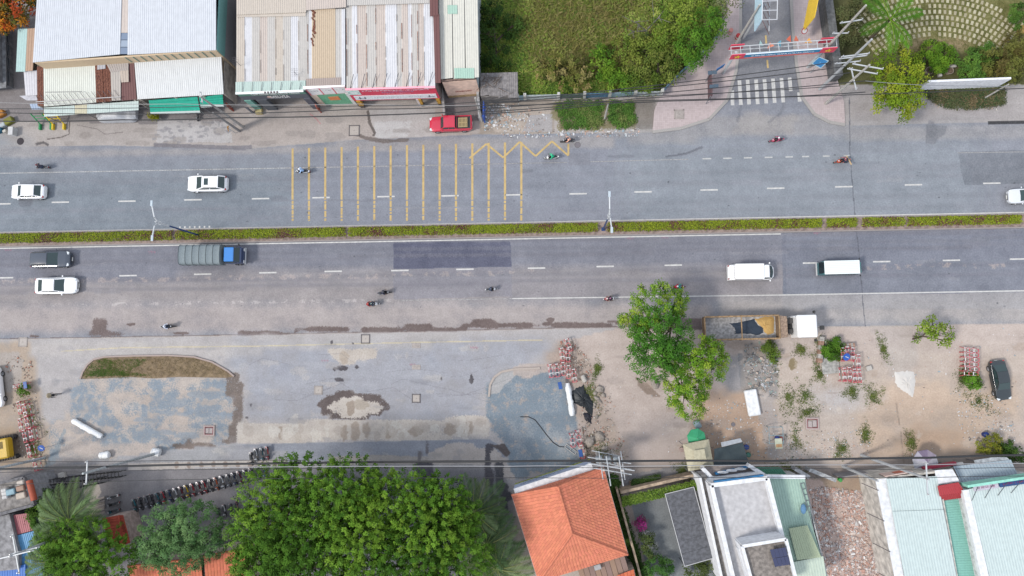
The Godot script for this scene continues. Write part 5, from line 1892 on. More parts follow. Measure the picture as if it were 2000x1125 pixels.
func leafy_mesh(leaves: int,rad: float,h: float,ln: float) -> ArrayMesh:
	var mb := MB.new()
	mb.tinted = true
	for i in leaves:
		var a := rng.randf() * TAU
		var r := rad * sqrt(rng.randf())
		var k := rng.randf_range(0.75,1.2)
		leaf(mb,Vector3(cos(a) * r,h * rng.randf_range(0.15,1.0) * (1.0 - 0.5 * r / rad),sin(a) * r),(Vector3.UP + rdir() * 0.6).normalized(),rdir(),ln * rng.randf_range(0.7,1.2),ln * 0.55,Color(k,k,k),Vector3.UP * 0.4)
	return mb.mesh()

func cover(polys: Array,count: int,mesh: ArrayMesh,s0: float,s1: float,cols: Array,called: String,label: String,y := 0.0,category := "plants",thr := -1.0) -> void:
	var places := []
	var tints := []
	var nz := noise(0.02,3,44)
	for i in count:
		var poly: Array = polys[i % polys.size()]
		var q := inside(poly)
		if polys.size() > 4:
			var mid := Vector2.ZERO
			for k in range(0,poly.size(),2):
				mid += Vector2(poly[k],poly[k + 1])
			q = (mid * 2.0 / poly.size()).lerp(q,rng.randf_range(0.1,2.0))
		if thr >= 0.0 and nz.get_noise_2d(q.x * 2.0,q.y * 2.0) + 0.5 < thr + rng.randf_range(-0.1,0.1):
			continue
		var p := W(q.x,q.y)
		p.y = y
		var s := rng.randf_range(s0,s1)
		places.append(Transform3D(Basis(Vector3.UP,rng.randf() * TAU).scaled(Vector3(s,s * rng.randf_range(0.8,1.2),s)),p))
		var ci := int(clampf((nz.get_noise_2d(q.x,q.y) * 0.9 + 0.5 + rng.randf_range(-0.25,0.25)),0.0,0.999) * cols.size())
		var c: Color = cols[ci]
		var k := rng.randf_range(0.8,1.2)
		tints.append(Color(c.r * k,c.g * k,c.b * k))
	stuff(mesh,VC(0.75,true),places,tints,called,label,category)

func hedge(label: String,x0: float,x1: float,yt: Callable,yb: Callable,cols: Array,h: float,ln: float,dens: float,group: String,y0 := 0.1) -> void:
	var mid := W((x0 + x1) * 0.5,(yt.call((x0 + x1) * 0.5) + yb.call((x0 + x1) * 0.5)) * 0.5)
	var t := thing("hedge",label,"hedge",Vector3(mid.x,y0,mid.z),group)
	var mb := MB.new()
	mb.tinted = true
	var nz := noise(0.05,3,61)
	var count := int(absf(x1 - x0) / 16.5 * dens)
	for i in count:
		var x := rng.randf_range(x0,x1)
		var v := rng.randf_range(0.02,0.98)
		var p := W(x,lerpf(yt.call(x),yb.call(x),v))
		var edge := 1.0 - pow(absf(v - 0.5) * 2.0,3.0)
		p.y = h * (0.25 + 0.75 * edge) * rng.randf_range(0.55,1.0) * (1.0 + 0.35 * nz.get_noise_2d(x * 0.8,7.0))
		var ci := int(clampf((nz.get_noise_2d(x * 0.35,v * 12.0) * 0.8 + 0.52 + rng.randf_range(-0.42,0.42)),0.0,0.999) * cols.size())
		var c: Color = cols[ci]
		var k := rng.randf_range(0.75,1.25)
		leaf(mb,p - Vector3(mid.x,0,mid.z),(Vector3.UP + rdir() * 0.8).normalized(),rdir(),ln * rng.randf_range(0.7,1.3),ln * 0.6,Color(c.r * k,c.g * k,c.b * k),Vector3.UP * 0.4)
	part(mb,"foliage",VC(0.6,true),t)
	var st := MB.new()
	for i in int(absf(x1 - x0) / 14.0) + 1:
		var x := lerpf(x0,x1,rng.randf_range(0.03,0.97))
		var p := W(x,lerpf(yt.call(x),yb.call(x),rng.randf_range(0.35,0.65))) - Vector3(mid.x,0,mid.z)
		st.tube(p,p + Vector3(0,h * 0.7,0),0.02,0.01,4,false)
	part(st,"stems",D(110,92,74,0.95,"grain",1.0),t).set_meta("kind","stuff")

func plants() -> void:
	var fresh := [L(118,156,48),L(98,140,42),L(134,166,58),L(84,124,38)]
	var deep := [L(90,134,40),L(102,146,46),L(74,114,34),L(120,162,56),L(96,138,50)]
	var greyg := [L(108,146,90),L(96,134,78),L(122,158,100),L(84,122,70)]
	var yellowg := [L(150,168,46),L(130,156,42),L(168,178,58),L(112,142,38)]
	var olive := [L(116,122,60),L(102,110,52),L(130,132,68),L(110,102,58)]
	var palmy := [L(118,142,96),L(134,156,108),L(100,126,82)]
	# median hedge
	var hc := [L(128,84,84),L(132,124,56),L(146,160,50),L(166,178,56),L(132,154,48),L(154,168,52)]
	var hg := "clipped hedges along the median"
	var yt := func(x): return 457.5 - 0.0186 * x
	var yb := func(x): return 475.5 - 0.0190 * x
	for s in [[-70,340,"yellow green median hedge from the left edge to the left street lamp"],[346,676,"median hedge stretch between the left lamp and the yellow bars"],[682,1166,"long median hedge stretch left of the right street lamp"],
			[1186,1602,"median hedge stretch right of the right street lamp"],[1613,1671,"shortest median hedge, with a gap at either end"],[1682,1762,"median hedge piece above the minibus, left of a narrow gap"],[1769,1990,"median hedge piece that runs to the right edge"]]:
		hedge(s[2],s[0],s[1],yt,yb,hc,0.5,0.17,330.0,hg)
	# trees of the grove, south
	var gg := "trees of the grove at the back lane"
	var g := [[570,1010,"tall bright green tree at the left end of the grove, above the motorbike row",[[540,985,8,72],[590,945,8.5,58],[500,1040,7,50],[580,1040,9.5,80]]],
			[700,1000,"tall bright green tree in the upper middle of the grove",[[680,960,9,66],[650,1000,10,70],[740,980,9,62],[700,1040,10,74]]],
			[850,1010,"tall green tree at the upper right of the grove",[[810,985,9,62],[860,975,8.5,50],[840,1035,9.5,74],[890,1010,8,46]]],
			[620,1105,"tall bright green tree at the lower left of the grove",[[540,1100,8,72],[610,1105,9,84],[490,1105,6.5,40]]],
			[830,1100,"tall green tree at the lower right of the grove beside the fan palms",[[720,1110,9,86],[810,1100,9.5,84],[890,1090,9,66]]]]
	var pal := [deep,deep,[L(116,156,48),L(130,170,58),L(98,138,42)],[L(76,118,36),L(88,130,42),L(64,102,30)]]
	for q in g:
		for l in q[3]:
			l.append(0.75)
			l.append(pal[rng.randi() % 4])
		tree("grove_tree",q[2],gg,W(q[0],q[1]),q[3],deep,4.6,0.2,40,0.28,0.55,[110,96,80],0.24)
	tree("round_tree","round grey green tree beside the motorbike yard","",W(355,1030),[[330,1045,6,56],[375,1030,6.5,56],[350,1075,6,50],[300,1070,5,36],[405,1060,5.5,34]],greyg,3.4,0.2,40,0.3)
	tree("bushy_tree","leafy green tree in the bottom left corner, over the palm","",W(180,1050),[[150,1070,6,56],[190,1065,6.5,48],[215,1095,6,48],[150,1110,6,54],[110,1060,5,34]],deep,3.6,0.2,40,0.3,0.5)
	tree("column_bush","dense fern green clipped bush beside the blue roof","",W(92,985),[[84,985,2.6,26,0.9],[80,1015,2.6,27,0.9],[88,1045,2.4,26,0.9],[88,1070,2.4,24,0.9]],[L(78,112,40),L(66,100,34),L(90,124,46)],2.4,0.22,60,0.35)
	# fan palms
	palm("date_palm","grey green palm left of the red kiosk roof",W(160,985),135,1018,5.2,4.6,17,palmy,0.55)
	palm("date_palm","grey green palm at the bottom left behind the blue roof",W(130,1060),105,1098,5.0,4.2,16,palmy,0.55)
	for q in [[940,975,928,1000,"uppermost grey green palm between the grove and the tiled house"],[945,1030,950,1065,"middle grey green palm between the grove and the tiled house"],[960,1075,972,1112,"lowest grey green palm between the grove and the tiled house"]]:
		palm("date_palm",q[4],W(q[0],q[1]),q[2],q[3],4.0,4.2,16,palmy,0.6,"palms beside the tiled house")
	var dk := [L(80,134,46),L(94,148,52),L(68,116,40)]
	# big street tree at the truck, and its neighbours
	tree("street_tree","large green street tree overhanging the road behind the dump truck","",W(1290,715),[[1282,600,6,48],[1240,628,5.5,30],[1290,655,6.5,58,0.75,dk],[1275,700,6,46,0.75,dk],[1370,705,5.5,48],[1310,690,6.3,34,0.75,dk],[1340,745,6,46],[1345,785,5,36],[1385,690,4.5,30],[1318,590,5,26]],
		[L(104,150,42),L(120,164,48),L(148,182,60),L(88,130,38),L(160,186,64)],3.4,0.2,38,0.3)
	tree("small_tree","small sparse young tree leaning right on the dirt lot","",W(1783,662),[[1815,642,2.4,18],[1840,655,2.2,20],[1828,632,2.6,14],[1852,665,2,12],[1782,656,1.2,9]],[L(132,160,50),L(150,174,66),L(112,142,42)],2.0,0.26,26,0.4,0.0,[120,104,88],0.09)
	# overgrown lot, north
	var lg := "trees on the overgrown lot"
	tree("shrub_tree","bright green leafy tree at the pavement corner of the overgrown lot",lg,W(1350,100),[[1355,80,4,36],[1385,50,4,34],[1350,115,3.5,26]],[L(92,138,44),L(110,152,50),L(76,120,38)],2.0,0.24,44,0.45)
	tree("shrub_tree","half bare tree with pale branches on the overgrown lot",lg,W(1265,75),[[1240,40,4,34],[1290,30,4.2,36],[1232,62,3.5,22]],[L(138,150,70),L(120,140,60),L(150,160,80)],0.5,0.28,22,0.5,0.0,[178,172,164],0.14)
	tree("shrub_tree","olive green tree behind the fence corner of the overgrown lot",lg,W(1285,150),[[1285,125,2.6,32],[1310,140,2.4,24],[1250,140,2.2,28],[1320,110,3,24]],[L(110,128,56),L(128,140,66),L(90,112,46)],1.5,0.26,40,0.45)
	tree("shrub_tree","dry yellowish shrub in the middle of the overgrown lot fence",lg,W(1110,155),[[1100,135,1.6,30,0.5],[1130,150,1.4,24,0.5],[1075,140,1.3,20,0.5]],[L(150,144,82),L(136,136,70),L(164,150,96),L(118,128,60)],2.0,0.3,40,0.4,0.8)
	tree("shrub_tree","fresh green shrub right of the dry shrub on the overgrown lot",lg,W(1190,150),[[1178,125,1.8,28,0.5],[1205,155,1.6,24,0.5],[1170,100,1.6,16,0.5]],fresh,1.8,0.28,40,0.4)
	tree("shrub_tree","dark green shrub along the cream roofed building",lg,W(965,100),[[955,60,1.6,24,0.5],[970,110,1.5,28,0.5],[960,20,1.6,24,0.5],[1000,50,1.2,24,0.5]],[L(64,92,40),L(76,106,46),L(54,80,36)],1.8,0.26,44,0.4)
	tree("shrub_tree","grey green tangled tree at the top beside the side street",lg,W(1410,40),[[1415,12,3.6,30],[1400,45,3,18]],[L(130,136,96),L(116,126,80)],0.8,0.26,26,0.5,0.0,[170,160,154],0.12)
	tree("shrub_tree","yellow green tree in the upper right of the overgrown lot",lg,W(1320,50),[[1325,35,3.4,34],[1345,10,3.6,32],[1300,70,3,26]],[L(134,158,58),L(116,146,52),L(150,166,70)],1.8,0.24,44,0.45)
	tree("shrub_tree","yellowish green tree at the lot's middle right",lg,W(1255,105),[[1262,100,2.6,30],[1225,95,2.2,26],[1290,90,2.8,24]],[L(140,152,66),L(122,142,58),L(104,130,48)],1.8,0.24,44,0.45)
	tree("shrub_tree","low green thicket behind the lot fence, right of the dry shrub",lg,W(1235,165),[[1232,158,1.6,24,0.6],[1265,162,1.6,20,0.6],[1205,172,1.2,16,0.6]],[L(112,140,52),L(96,128,46),L(134,152,62)],2.0,0.22,44,0.4)
	var lot := [936,-20,1420,-20,1400,55,1340,125,1285,178,1012,184,1010,140,940,138]
	var lots := [[936,-20,1040,-20,1030,90,1060,184,1012,184,1010,140,940,138],[1012,150,1285,140,1285,178,1012,184],[1230,-20,1420,-20,1400,55,1340,125,1285,178,1240,140],[936,-20,1010,-20,1012,138,940,138]]
	cover([lot],1500,leafy_mesh(18,0.5,0.6,0.2),0.7,1.5,[L(110,140,60),L(140,160,72),L(160,168,88)],"wild_growth","green growth between the dry grass of the overgrown lot",0.0,"plants",0.5)
	cover(lots,4600,leafy_mesh(18,0.5,0.6,0.2),0.7,1.5,[L(98,132,56),L(124,158,64),L(150,174,74),L(170,174,92),L(140,170,66)],"wild_growth","tangled green growth covering the overgrown lot")
	cover([[1000,-20,1270,-20,1270,110,1200,150,1060,160,1010,90]],5000,tuft_mesh(14,0.9,0.5,0.06),0.7,1.5,[L(180,170,106),L(168,164,94),L(158,168,82),L(192,180,122),L(146,166,74)],"dry_grass","tall dry grass in the middle of the overgrown lot",0.0,"grass",0.12)
	cover([[1086,203,1120,196,1178,200,1176,246,1150,253,1104,250,1096,236],[1120,205,1178,204,1170,240,1130,244],[1194,200,1238,204,1240,240,1210,251,1190,232]],700,leafy_mesh(14,0.4,0.35,0.2),0.7,1.2,[L(86,126,54),L(104,142,60),L(94,134,56),L(130,146,80)],"ground_cover","green creeper covering the verge before the lot fence")
	# garden on the north-east
	tree("garden_tree","broad yellow green tree over the garden fence, right of the pole","",W(1755,165),[[1750,130,4,42],[1735,175,4,40],[1770,185,4,36],[1755,205,3.6,30],[1775,145,4,34],[1720,195,3.4,22]],yellowg,1.25,0.28,46,0.45)
	tree("garden_bush","rounded bright green bush in the garden above the pots","",W(1828,112),[[1820,108,0.9,26,0.7],[1842,112,0.9,24,0.7],[1830,124,0.8,18,0.7]],[L(110,150,44),L(128,162,52),L(92,134,40)],3.0,0.22,50,0.3)
	tree("garden_bush","mid green bush at the white wall in the garden","",W(1895,130),[[1890,118,0.9,26,0.7],[1898,140,0.9,22,0.7],[1930,104,0.8,18,0.7],[1905,150,0.8,16,0.7]],[L(96,134,56),L(84,122,50),L(108,146,60)],3.0,0.22,50,0.3)
	tree("garden_bush","dark olive bush in the right corner of the garden","",W(1960,122),[[1945,125,1.0,34,0.7],[1985,110,1.1,34,0.7],[1965,140,0.9,26,0.7],[1990,85,1.0,24,0.7]],olive,2.4,0.24,50,0.35)
	tree("garden_bush","grey green thicket beside the poles above the garden","",W(1665,60),[[1660,30,1.6,26,0.7],[1660,65,1.5,24,0.7],[1680,10,1.6,26,0.7],[1640,90,1.2,16,0.7]],[L(106,112,72),L(92,100,62),L(118,120,80)],2.0,0.24,44,0.4)
	tree("garden_bush","small green bush at the top right corner of the garden","",W(1985,25),[[1985,25,1.2,18,0.7],[1998,40,1.2,18,0.7]],[L(96,130,56),L(84,120,50)],2.6,0.24,44,0.3)
	palm("coconut_palm","green coconut palm over the garden pavers",W(1700,75),1738,38,7.0,4.0,7,[L(96,146,44),L(116,162,56),L(82,128,40)],0.5)
	cover([[1690,0,1990,0,1990,90,1860,100,1750,110,1690,110]],2600,tuft_mesh(8,0.12,0.3,0.05),0.6,1.1,[L(104,116,56),L(126,124,72),L(92,112,50)],"garden_grass","thin short grass between the garden pavers",0.0,"grass")
	cover([[1802,174,1900,172,1960,172,1958,205,1900,212,1850,212,1815,195]],700,leafy_mesh(12,0.35,0.4,0.2),0.6,1.2,[L(96,108,70),L(112,112,78),L(78,100,62),L(130,116,86)],"weeds","weeds growing along the street side of the white wall")
	tree("flame_tree","orange and red flowering tree in the top left corner","",W(40,30),[[30,20,4,38],[8,40,3.6,26],[45,5,4,34],[0,10,3.6,30]],[L(216,120,40),L(196,84,44),L(226,150,50),L(110,110,50),L(96,104,44),L(120,96,46)],1.6,0.3,44,0.45)
	tree("small_bush","yellow green bush in front of the teal awning","",W(303,228),[[301,225,0.7,11,0.8]],[L(150,150,40),L(134,140,36)],6.0,0.2,50,0.25)
	# lawn of the island
	cover([[162,732,175,714,190,702,216,700,226,722,262,733,165,737],[166,734,200,720,300,734],[190,703,290,702,240,735]],1300,tuft_mesh(8,0.13,0.3,0.05),0.6,1.2,[L(84,116,48),L(100,126,56),L(112,122,60)],"lawn","green grass at the left end of the kerbed island",0.06,"grass")
	cover([[180,704,380,699,415,708,452,732,350,733,200,736]],1000,tuft_mesh(7,0.12,0.3,0.05),0.5,1.0,[L(160,138,98),L(146,126,88),L(132,122,78),L(176,152,116)],"dry_lawn","dry brown grass over the rest of the kerbed island",0.06,"grass")
	# east lot
	var weeds := [[1500,672,1520,690,1518,730,1508,720,1505,690],[1525,762,1550,755,1560,770,1540,800,1530,790],[1556,765,1585,745,1590,790,1560,790],[1540,810,1565,815,1568,880,1545,890,1538,850],[1560,800,1592,795,1590,812,1565,815],
			[1632,860,1655,870,1655,892,1632,892],[1770,845,1785,845,1788,880,1772,880],[1560,675,1575,680,1572,690,1555,688],[1595,660,1606,665,1606,690,1594,690],[1715,660,1728,665,1732,700,1722,698],[1590,700,1608,735,1612,750,1595,740],
			[1880,770,1935,765,1935,800,1890,800],[1870,735,1885,715,1890,740,1878,755],[1690,755,1720,765,1718,785,1695,790],[1660,740,1680,760,1665,790,1650,770],[1500,905,1540,905,1590,920,1560,930],[1165,700,1175,720,1160,740],
			[1140,745,1165,760,1170,800,1150,780],[1140,850,1200,870,1200,905,1150,905],[36,780,60,770,80,830,62,850],[55,860,75,870,80,895,62,890],[1320,905,1345,905,1345,930,1325,935],[1690,825,1700,850,1692,872,1680,850]]
	cover(weeds,2000,leafy_mesh(9,0.3,0.22,0.15),0.35,1.0,[L(92,112,52),L(110,130,58),L(130,138,72),L(84,104,48)],"lot_weeds","patches of low weeds on the dirt lot")
	tree("small_bush","round green bush next to the black parked sedan","",W(1901,746),[[1901,744,0.6,15,0.8]],[L(92,136,44),L(106,150,50)],6.0,0.2,60,0.25)
	tree("small_bush","green creeper bush between the striped concrete blocks","",W(1628,684),[[1618,682,0.6,15,0.7],[1634,675,0.6,14,0.7],[1628,692,0.5,13,0.7]],[L(84,126,40),L(98,140,46)],6.0,0.2,50,0.25)
	tree("small_bush","green bush beside the garbage heap south of the dump truck","",W(1505,685),[[1500,678,0.6,13,0.7],[1512,695,0.6,11,0.7]],[L(104,130,50),L(120,142,58)],5.0,0.2,46,0.25)
	tree("small_bush","yellow green bush by the blue bucket at the right edge","",W(1930,872),[[1922,872,0.8,12,0.8],[1938,862,0.8,13,0.8],[1945,880,0.7,11,0.8]],[L(146,150,56),L(128,138,50)],5.0,0.2,46,0.25)
	tree("small_bush","dark green bush at the right edge before the grey sheet roof","",W(1972,885),[[1965,885,0.7,14,0.7],[1985,888,0.7,14,0.7],[1968,872,0.6,10,0.7]],[L(80,110,46),L(66,96,40)],5.0,0.2,46,0.25)
	tree("small_bush","small green bush in the planter at the left pavement fence","",W(50,765),[[48,762,0.7,11,0.8]],[L(108,142,50),L(92,128,44)],6.0,0.2,46,0.22)
	# courtyard
	tree("courtyard_bush","tall dark green shrub at the courtyard's left wall","",W(1275,1062),[[1262,1055,1.4,15,1.0],[1268,1075,1.3,14,1.0]],[L(96,112,64),L(82,100,54)],4.0,0.2,46,0.28)
	tree("courtyard_bush","round green shrub in the courtyard's bottom left corner","",W(1285,1112),[[1280,1112,1.2,26,0.8],[1300,1108,1.1,16,0.8]],[L(74,116,54),L(88,130,60)],3.0,0.2,50,0.3)
	tree("courtyard_bush","olive shrub at the courtyard's bottom right corner","",W(1372,1112),[[1360,1115,1.1,20,0.8],[1385,1110,1.1,18,0.8]],[L(104,118,66),L(88,106,56)],3.0,0.2,50,0.3)
	tree("courtyard_bush","magenta flowering shrub in the courtyard","",W(1254,1022),[[1252,1024,1.0,12,0.8]],[L(196,70,150),L(176,56,130),L(150,84,110)],6.0,0.18,40,0.25)
	tree("courtyard_bush","white flowering shrub below the magenta one","",W(1260,1042),[[1260,1044,1.0,11,0.8]],[L(214,212,212),L(190,190,188),L(120,130,100)],6.0,0.14,40,0.22)
	var yt2 := func(x): return 962.0 - (x - 1212.0) * 0.222
	var yb2 := func(x): return 980.0 - (x - 1212.0) * 0.222
	hedge("vine covered wall top along the courtyard's street side",1212,1354,yt2,yb2,[L(120,148,60),L(136,162,70),L(100,132,50)],0.55,0.2,420.0,"",2.0)
	var yt3 := func(x): return 935.0 - (x - 1232.0) * 0.2
	var yb3 := func(x): return 948.0 - (x - 1232.0) * 0.2
	hedge("dark green clipped hedge in a planter before the courtyard wall",1232,1288,yt3,yb3,[L(66,92,44),L(80,106,50)],0.6,0.16,320.0,"",0.3)
	cover([[1200,985,1215,985,1262,1125,1240,1125],[1188,930,1205,930,1212,985,1200,985]],900,leafy_mesh(12,0.3,0.4,0.18),0.6,1.2,[L(70,104,46),L(84,116,52)],"side_planting","green planting in the gap between tiled house and courtyard")

# ---------------------------------------------------------------- vehicles: x forwards, y up, z to the right
func place(t: Node3D,ax: float,ay: float,bx: float,by: float,length: float,h := 0.5,y := 0.01) -> void:
	var a := W(ax,ay,h)
	var b := W(bx,by,h)
	var d := b - a
	t.position = Vector3((a.x + b.x) * 0.5,y,(a.z + b.z) * 0.5)
	t.rotation.y = atan2(-d.z,d.x)
	var s := d.length() / length
	t.scale = Vector3(s,s,s)

func wheel(parent: Node,at: Vector3,r: float,w: float) -> void:
	var mb := MB.new()
	var rows := []
	for p in [[0.62,-0.42],[0.95,-0.5],[1.0,-0.36],[1.0,0.36],[0.95,0.5],[0.62,0.42]]:
		var line := []
		for j in 18:
			var a := TAU * j / 18.0
			line.append(Vector3(cos(a) * r * p[0],sin(a) * r * p[0],w * p[1]))
		rows.append(line)
	mb.skin(rows,true)
	var o := part(mb,"wheel",M(Color(0.02,0.02,0.022),0.9),parent)
	o.position = at
	mb = MB.new()
	mb.tube(Vector3(0,0,-w * 0.4),Vector3(0,0,w * 0.4),r * 0.62,r * 0.62,14)
	for k in 5:
		var a := TAU * k / 5.0
		for sg in [-1.0,1.0]:
			mb.bar(Vector3(0,0,sg * w * 0.42),Vector3(cos(a) * r * 0.58,sin(a) * r * 0.58,sg * w * 0.42),r * 0.16,0.02)
	part(mb,"rim",M(Color(0.35,0.36,0.38),0.35,"",0.7),o)

func side_panel(mb: MB,a: Vector3,b: Vector3,c: Vector3,d: Vector3,lift: float,mid: Vector3) -> void:
	var nn := (c - a).cross(b - a).normalized()
	if nn.dot((a + b + c + d) / 4.0 - mid) < 0.0:
		nn = -nn
	mb.out4(a + nn * lift,b + nn * lift,c + nn * lift,d + nn * lift,mid)

# o: len, wid, hood, belt, roof, x of cabin: base rear, roof rear, roof front, base front; colours
func car(called: String,label: String,group: String,col: Color,o: Dictionary) -> Node3D:
	var t := thing(called,label,o.get("cat","car"),Vector3.ZERO,group)
	var paint := paint_mat(col)
	var glass := M(Color(0.025,0.045,0.047),0.05)
	var dark := M(Color(0.02,0.02,0.022),0.6)
	var ln: float = o.len
	var wd: float = o.wid * 0.5
	var belt: float = o.belt
	var hood: float = o.hood
	var boot: float = o.get("boot",belt)
	var cx: Array = o.cab
	# body shell
	var mb := MB.new()
	var rows := []
	for i in 21:
		var s := i / 20.0
		var x := lerpf(-ln * 0.5,ln * 0.5,s)
		var e := minf(s,1.0 - s) / 0.16
		var plan := 1.0 if e >= 1.0 else 0.72 + 0.28 * sqrt(1.0 - (1.0 - e) * (1.0 - e))
		var w := wd * plan
		var top := belt
		if x > cx[3] - 0.05:
			top = lerpf(hood,hood - 0.16,clampf((x - cx[3]) / (ln * 0.5 - cx[3]),0.0,1.0))
		elif x < cx[0] + 0.05:
			top = boot
		var nose := clampf((minf(s,1.0 - s)) / 0.035,0.0,1.0)
		top = lerpf(0.62,top,0.45 + 0.55 * nose)
		var low := 0.24 + 0.1 * (1.0 - nose)
		var line := []
		for p in [[-0.86,low],[-0.98,low + 0.1],[-1.0,top * 0.72],[-0.975,top - 0.07],[-0.9,top - 0.012],[-0.55,top + 0.022],[0.0,top + 0.034],[0.55,top + 0.022],[0.9,top - 0.012],[0.975,top - 0.07],[1.0,top * 0.72],[0.98,low + 0.1],[0.86,low]]:
			line.append(Vector3(x,p[1],w * p[0]))
		rows.append(line)
	mb.skin(rows)
	var ctr := Vector3(0,0.5,0)
	for end in [rows[0],rows[20]]:
		for i in 11:
			mb.out3(end[0],end[i + 1],end[i + 2],ctr)
	part(mb,"body",paint,t)
	# cabin
	var roof: float = o.roof
	var wb := wd * 0.93
	var wr: float = wd * o.get("tuck",0.72)
	var B := [Vector3(cx[0],boot - 0.02,-wb * 0.9),Vector3(cx[3],hood - 0.02,-wb * 0.92),Vector3(cx[3],hood - 0.02,wb * 0.92),Vector3(cx[0],boot - 0.02,wb * 0.9)]
	var R := [Vector3(cx[1],roof - 0.05,-wr),Vector3(cx[2],roof - 0.03,-wr),Vector3(cx[2],roof - 0.03,wr),Vector3(cx[1],roof - 0.05,wr)]
	mb = MB.new()
	mb.hexa(B + R)
	part(mb,"cabin",paint,t)
	mb = MB.new()
	rows = []
	for i in 9:
		var s := i / 8.0
		var x := lerpf(cx[1] - 0.02,cx[2] + 0.02,s)
		var y := lerpf(roof - 0.05,roof - 0.03,s) + 0.05 * sin(PI * s)
		var line := []
		for p in [[-1.0,0.0],[-0.92,0.03],[-0.5,0.05],[0.0,0.06],[0.5,0.05],[0.92,0.03],[1.0,0.0]]:
			line.append(Vector3(x,y + p[1],wr * p[0]))
		rows.append(line)
	mb.skin(rows)
	part(mb,"roof",paint_mat(o.get("roof_col",col)),t)
	var mid := Vector3((cx[1] + cx[2]) * 0.5,(belt + roof) * 0.5,0)
	var ins := func(p: Vector3,q: Vector3,k: float): return p.lerp(q,k)
	for e in [[1,2,"windscreen"],[0,3,"rear_window"]]:
		mb = MB.new()
		var a: Vector3 = B[e[0]].lerp(B[e[1]],0.05)
		var b: Vector3 = B[e[1]].lerp(B[e[0]],0.05)
		var c: Vector3 = R[e[1]].lerp(R[e[0]],0.06)
		var d: Vector3 = R[e[0]].lerp(R[e[1]],0.06)
		side_panel(mb,a.lerp(d,0.07),b.lerp(c,0.07),b.lerp(c,0.95),a.lerp(d,0.95),0.012,mid)
		part(mb,e[2],glass,t)
	for e in [[0,1],[3,2]]:
		for k in [[0.07,0.49],[0.53,0.93]]:
			mb = MB.new()
			var a: Vector3 = B[e[0]].lerp(B[e[1]],k[0])
			var b: Vector3 = B[e[0]].lerp(B[e[1]],k[1])
			var c: Vector3 = R[e[0]].lerp(R[e[1]],k[1])
			var d: Vector3 = R[e[0]].lerp(R[e[1]],k[0])
			side_panel(mb,a.lerp(d,0.12),b.lerp(c,0.12),b.lerp(c,0.9),a.lerp(d,0.9),0.012,mid)
			part(mb,"side_window",glass,t)
	if o.get("sunroof",false):
		mb = MB.new()
		mb.box(Vector3(lerpf(cx[1],cx[2],0.72),roof + 0.065,0),Vector3(0.5,0.02,wr * 1.1),Basis(),0.008)
		part(mb,"sunroof",glass,t)
	if o.get("rails",false):
		for sg in [-1.0,1.0]:
			mb = MB.new()
			mb.bar(Vector3(cx[1] + 0.1,roof + 0.04,sg * wr * 0.93),Vector3(cx[2] - 0.1,roof + 0.05,sg * wr * 0.93),0.05,0.05)
			part(mb,"roof_rail",dark,t)
	for sg in [-1.0,1.0]:
		mb = MB.new()
		mb.box(Vector3(ln * 0.5 - 0.2,hood - 0.2,sg * wd * 0.72),Vector3(0.34,0.14,wd * 0.34),Basis(Vector3.UP,sg * 0.35),0.04)
		part(mb,"headlight",M(Color(0.55,0.58,0.6),0.15),t)
		mb = MB.new()
		mb.box(Vector3(-ln * 0.5 + 0.14,boot - 0.18,sg * wd * 0.74),Vector3(0.2,0.16,wd * 0.3),Basis(Vector3.UP,-sg * 0.35),0.04)
		part(mb,"tail_light",M(Color(0.3,0.02,0.02),0.2),t)
		mb = MB.new()
		mb.box(Vector3(cx[3] - 0.25,belt + 0.06,sg * (wd + 0.1)),Vector3(0.12,0.13,0.2),Basis(),0.03)
		part(mb,"mirror",paint,t)
		mb = MB.new()
		mb.box(Vector3(ln * 0.08,0.28,sg * (wd - 0.05)),Vector3(ln * 0.5,0.12,0.1),Basis(),0.03)
		part(mb,"sill",dark,t)
	mb = MB.new()
	mb.box(Vector3(ln * 0.5 - 0.02,0.5,0),Vector3(0.08,0.14,wd * 0.9),Basis(),0.02)
	part(mb,"grille",dark,t)
	for q in [[ln * 0.5 + 0.025,0.38],[-ln * 0.5 - 0.02,0.6]]:
		mb = MB.new()
		mb.box(Vector3(q[0],q[1],0),Vector3(0.02,0.12,0.42))
		part(mb,"number_plate",M(Color(0.75,0.75,0.72),0.5),t)
	var wr2: float = o.get("wheel",0.32)
	for x in [ln * 0.5 - ln * 0.185,-ln * 0.5 + ln * 0.19]:
		for sg in [-1.0,1.0]:
			wheel(t,Vector3(x,wr2,sg * (wd - 0.1)),wr2,0.22)
	return t

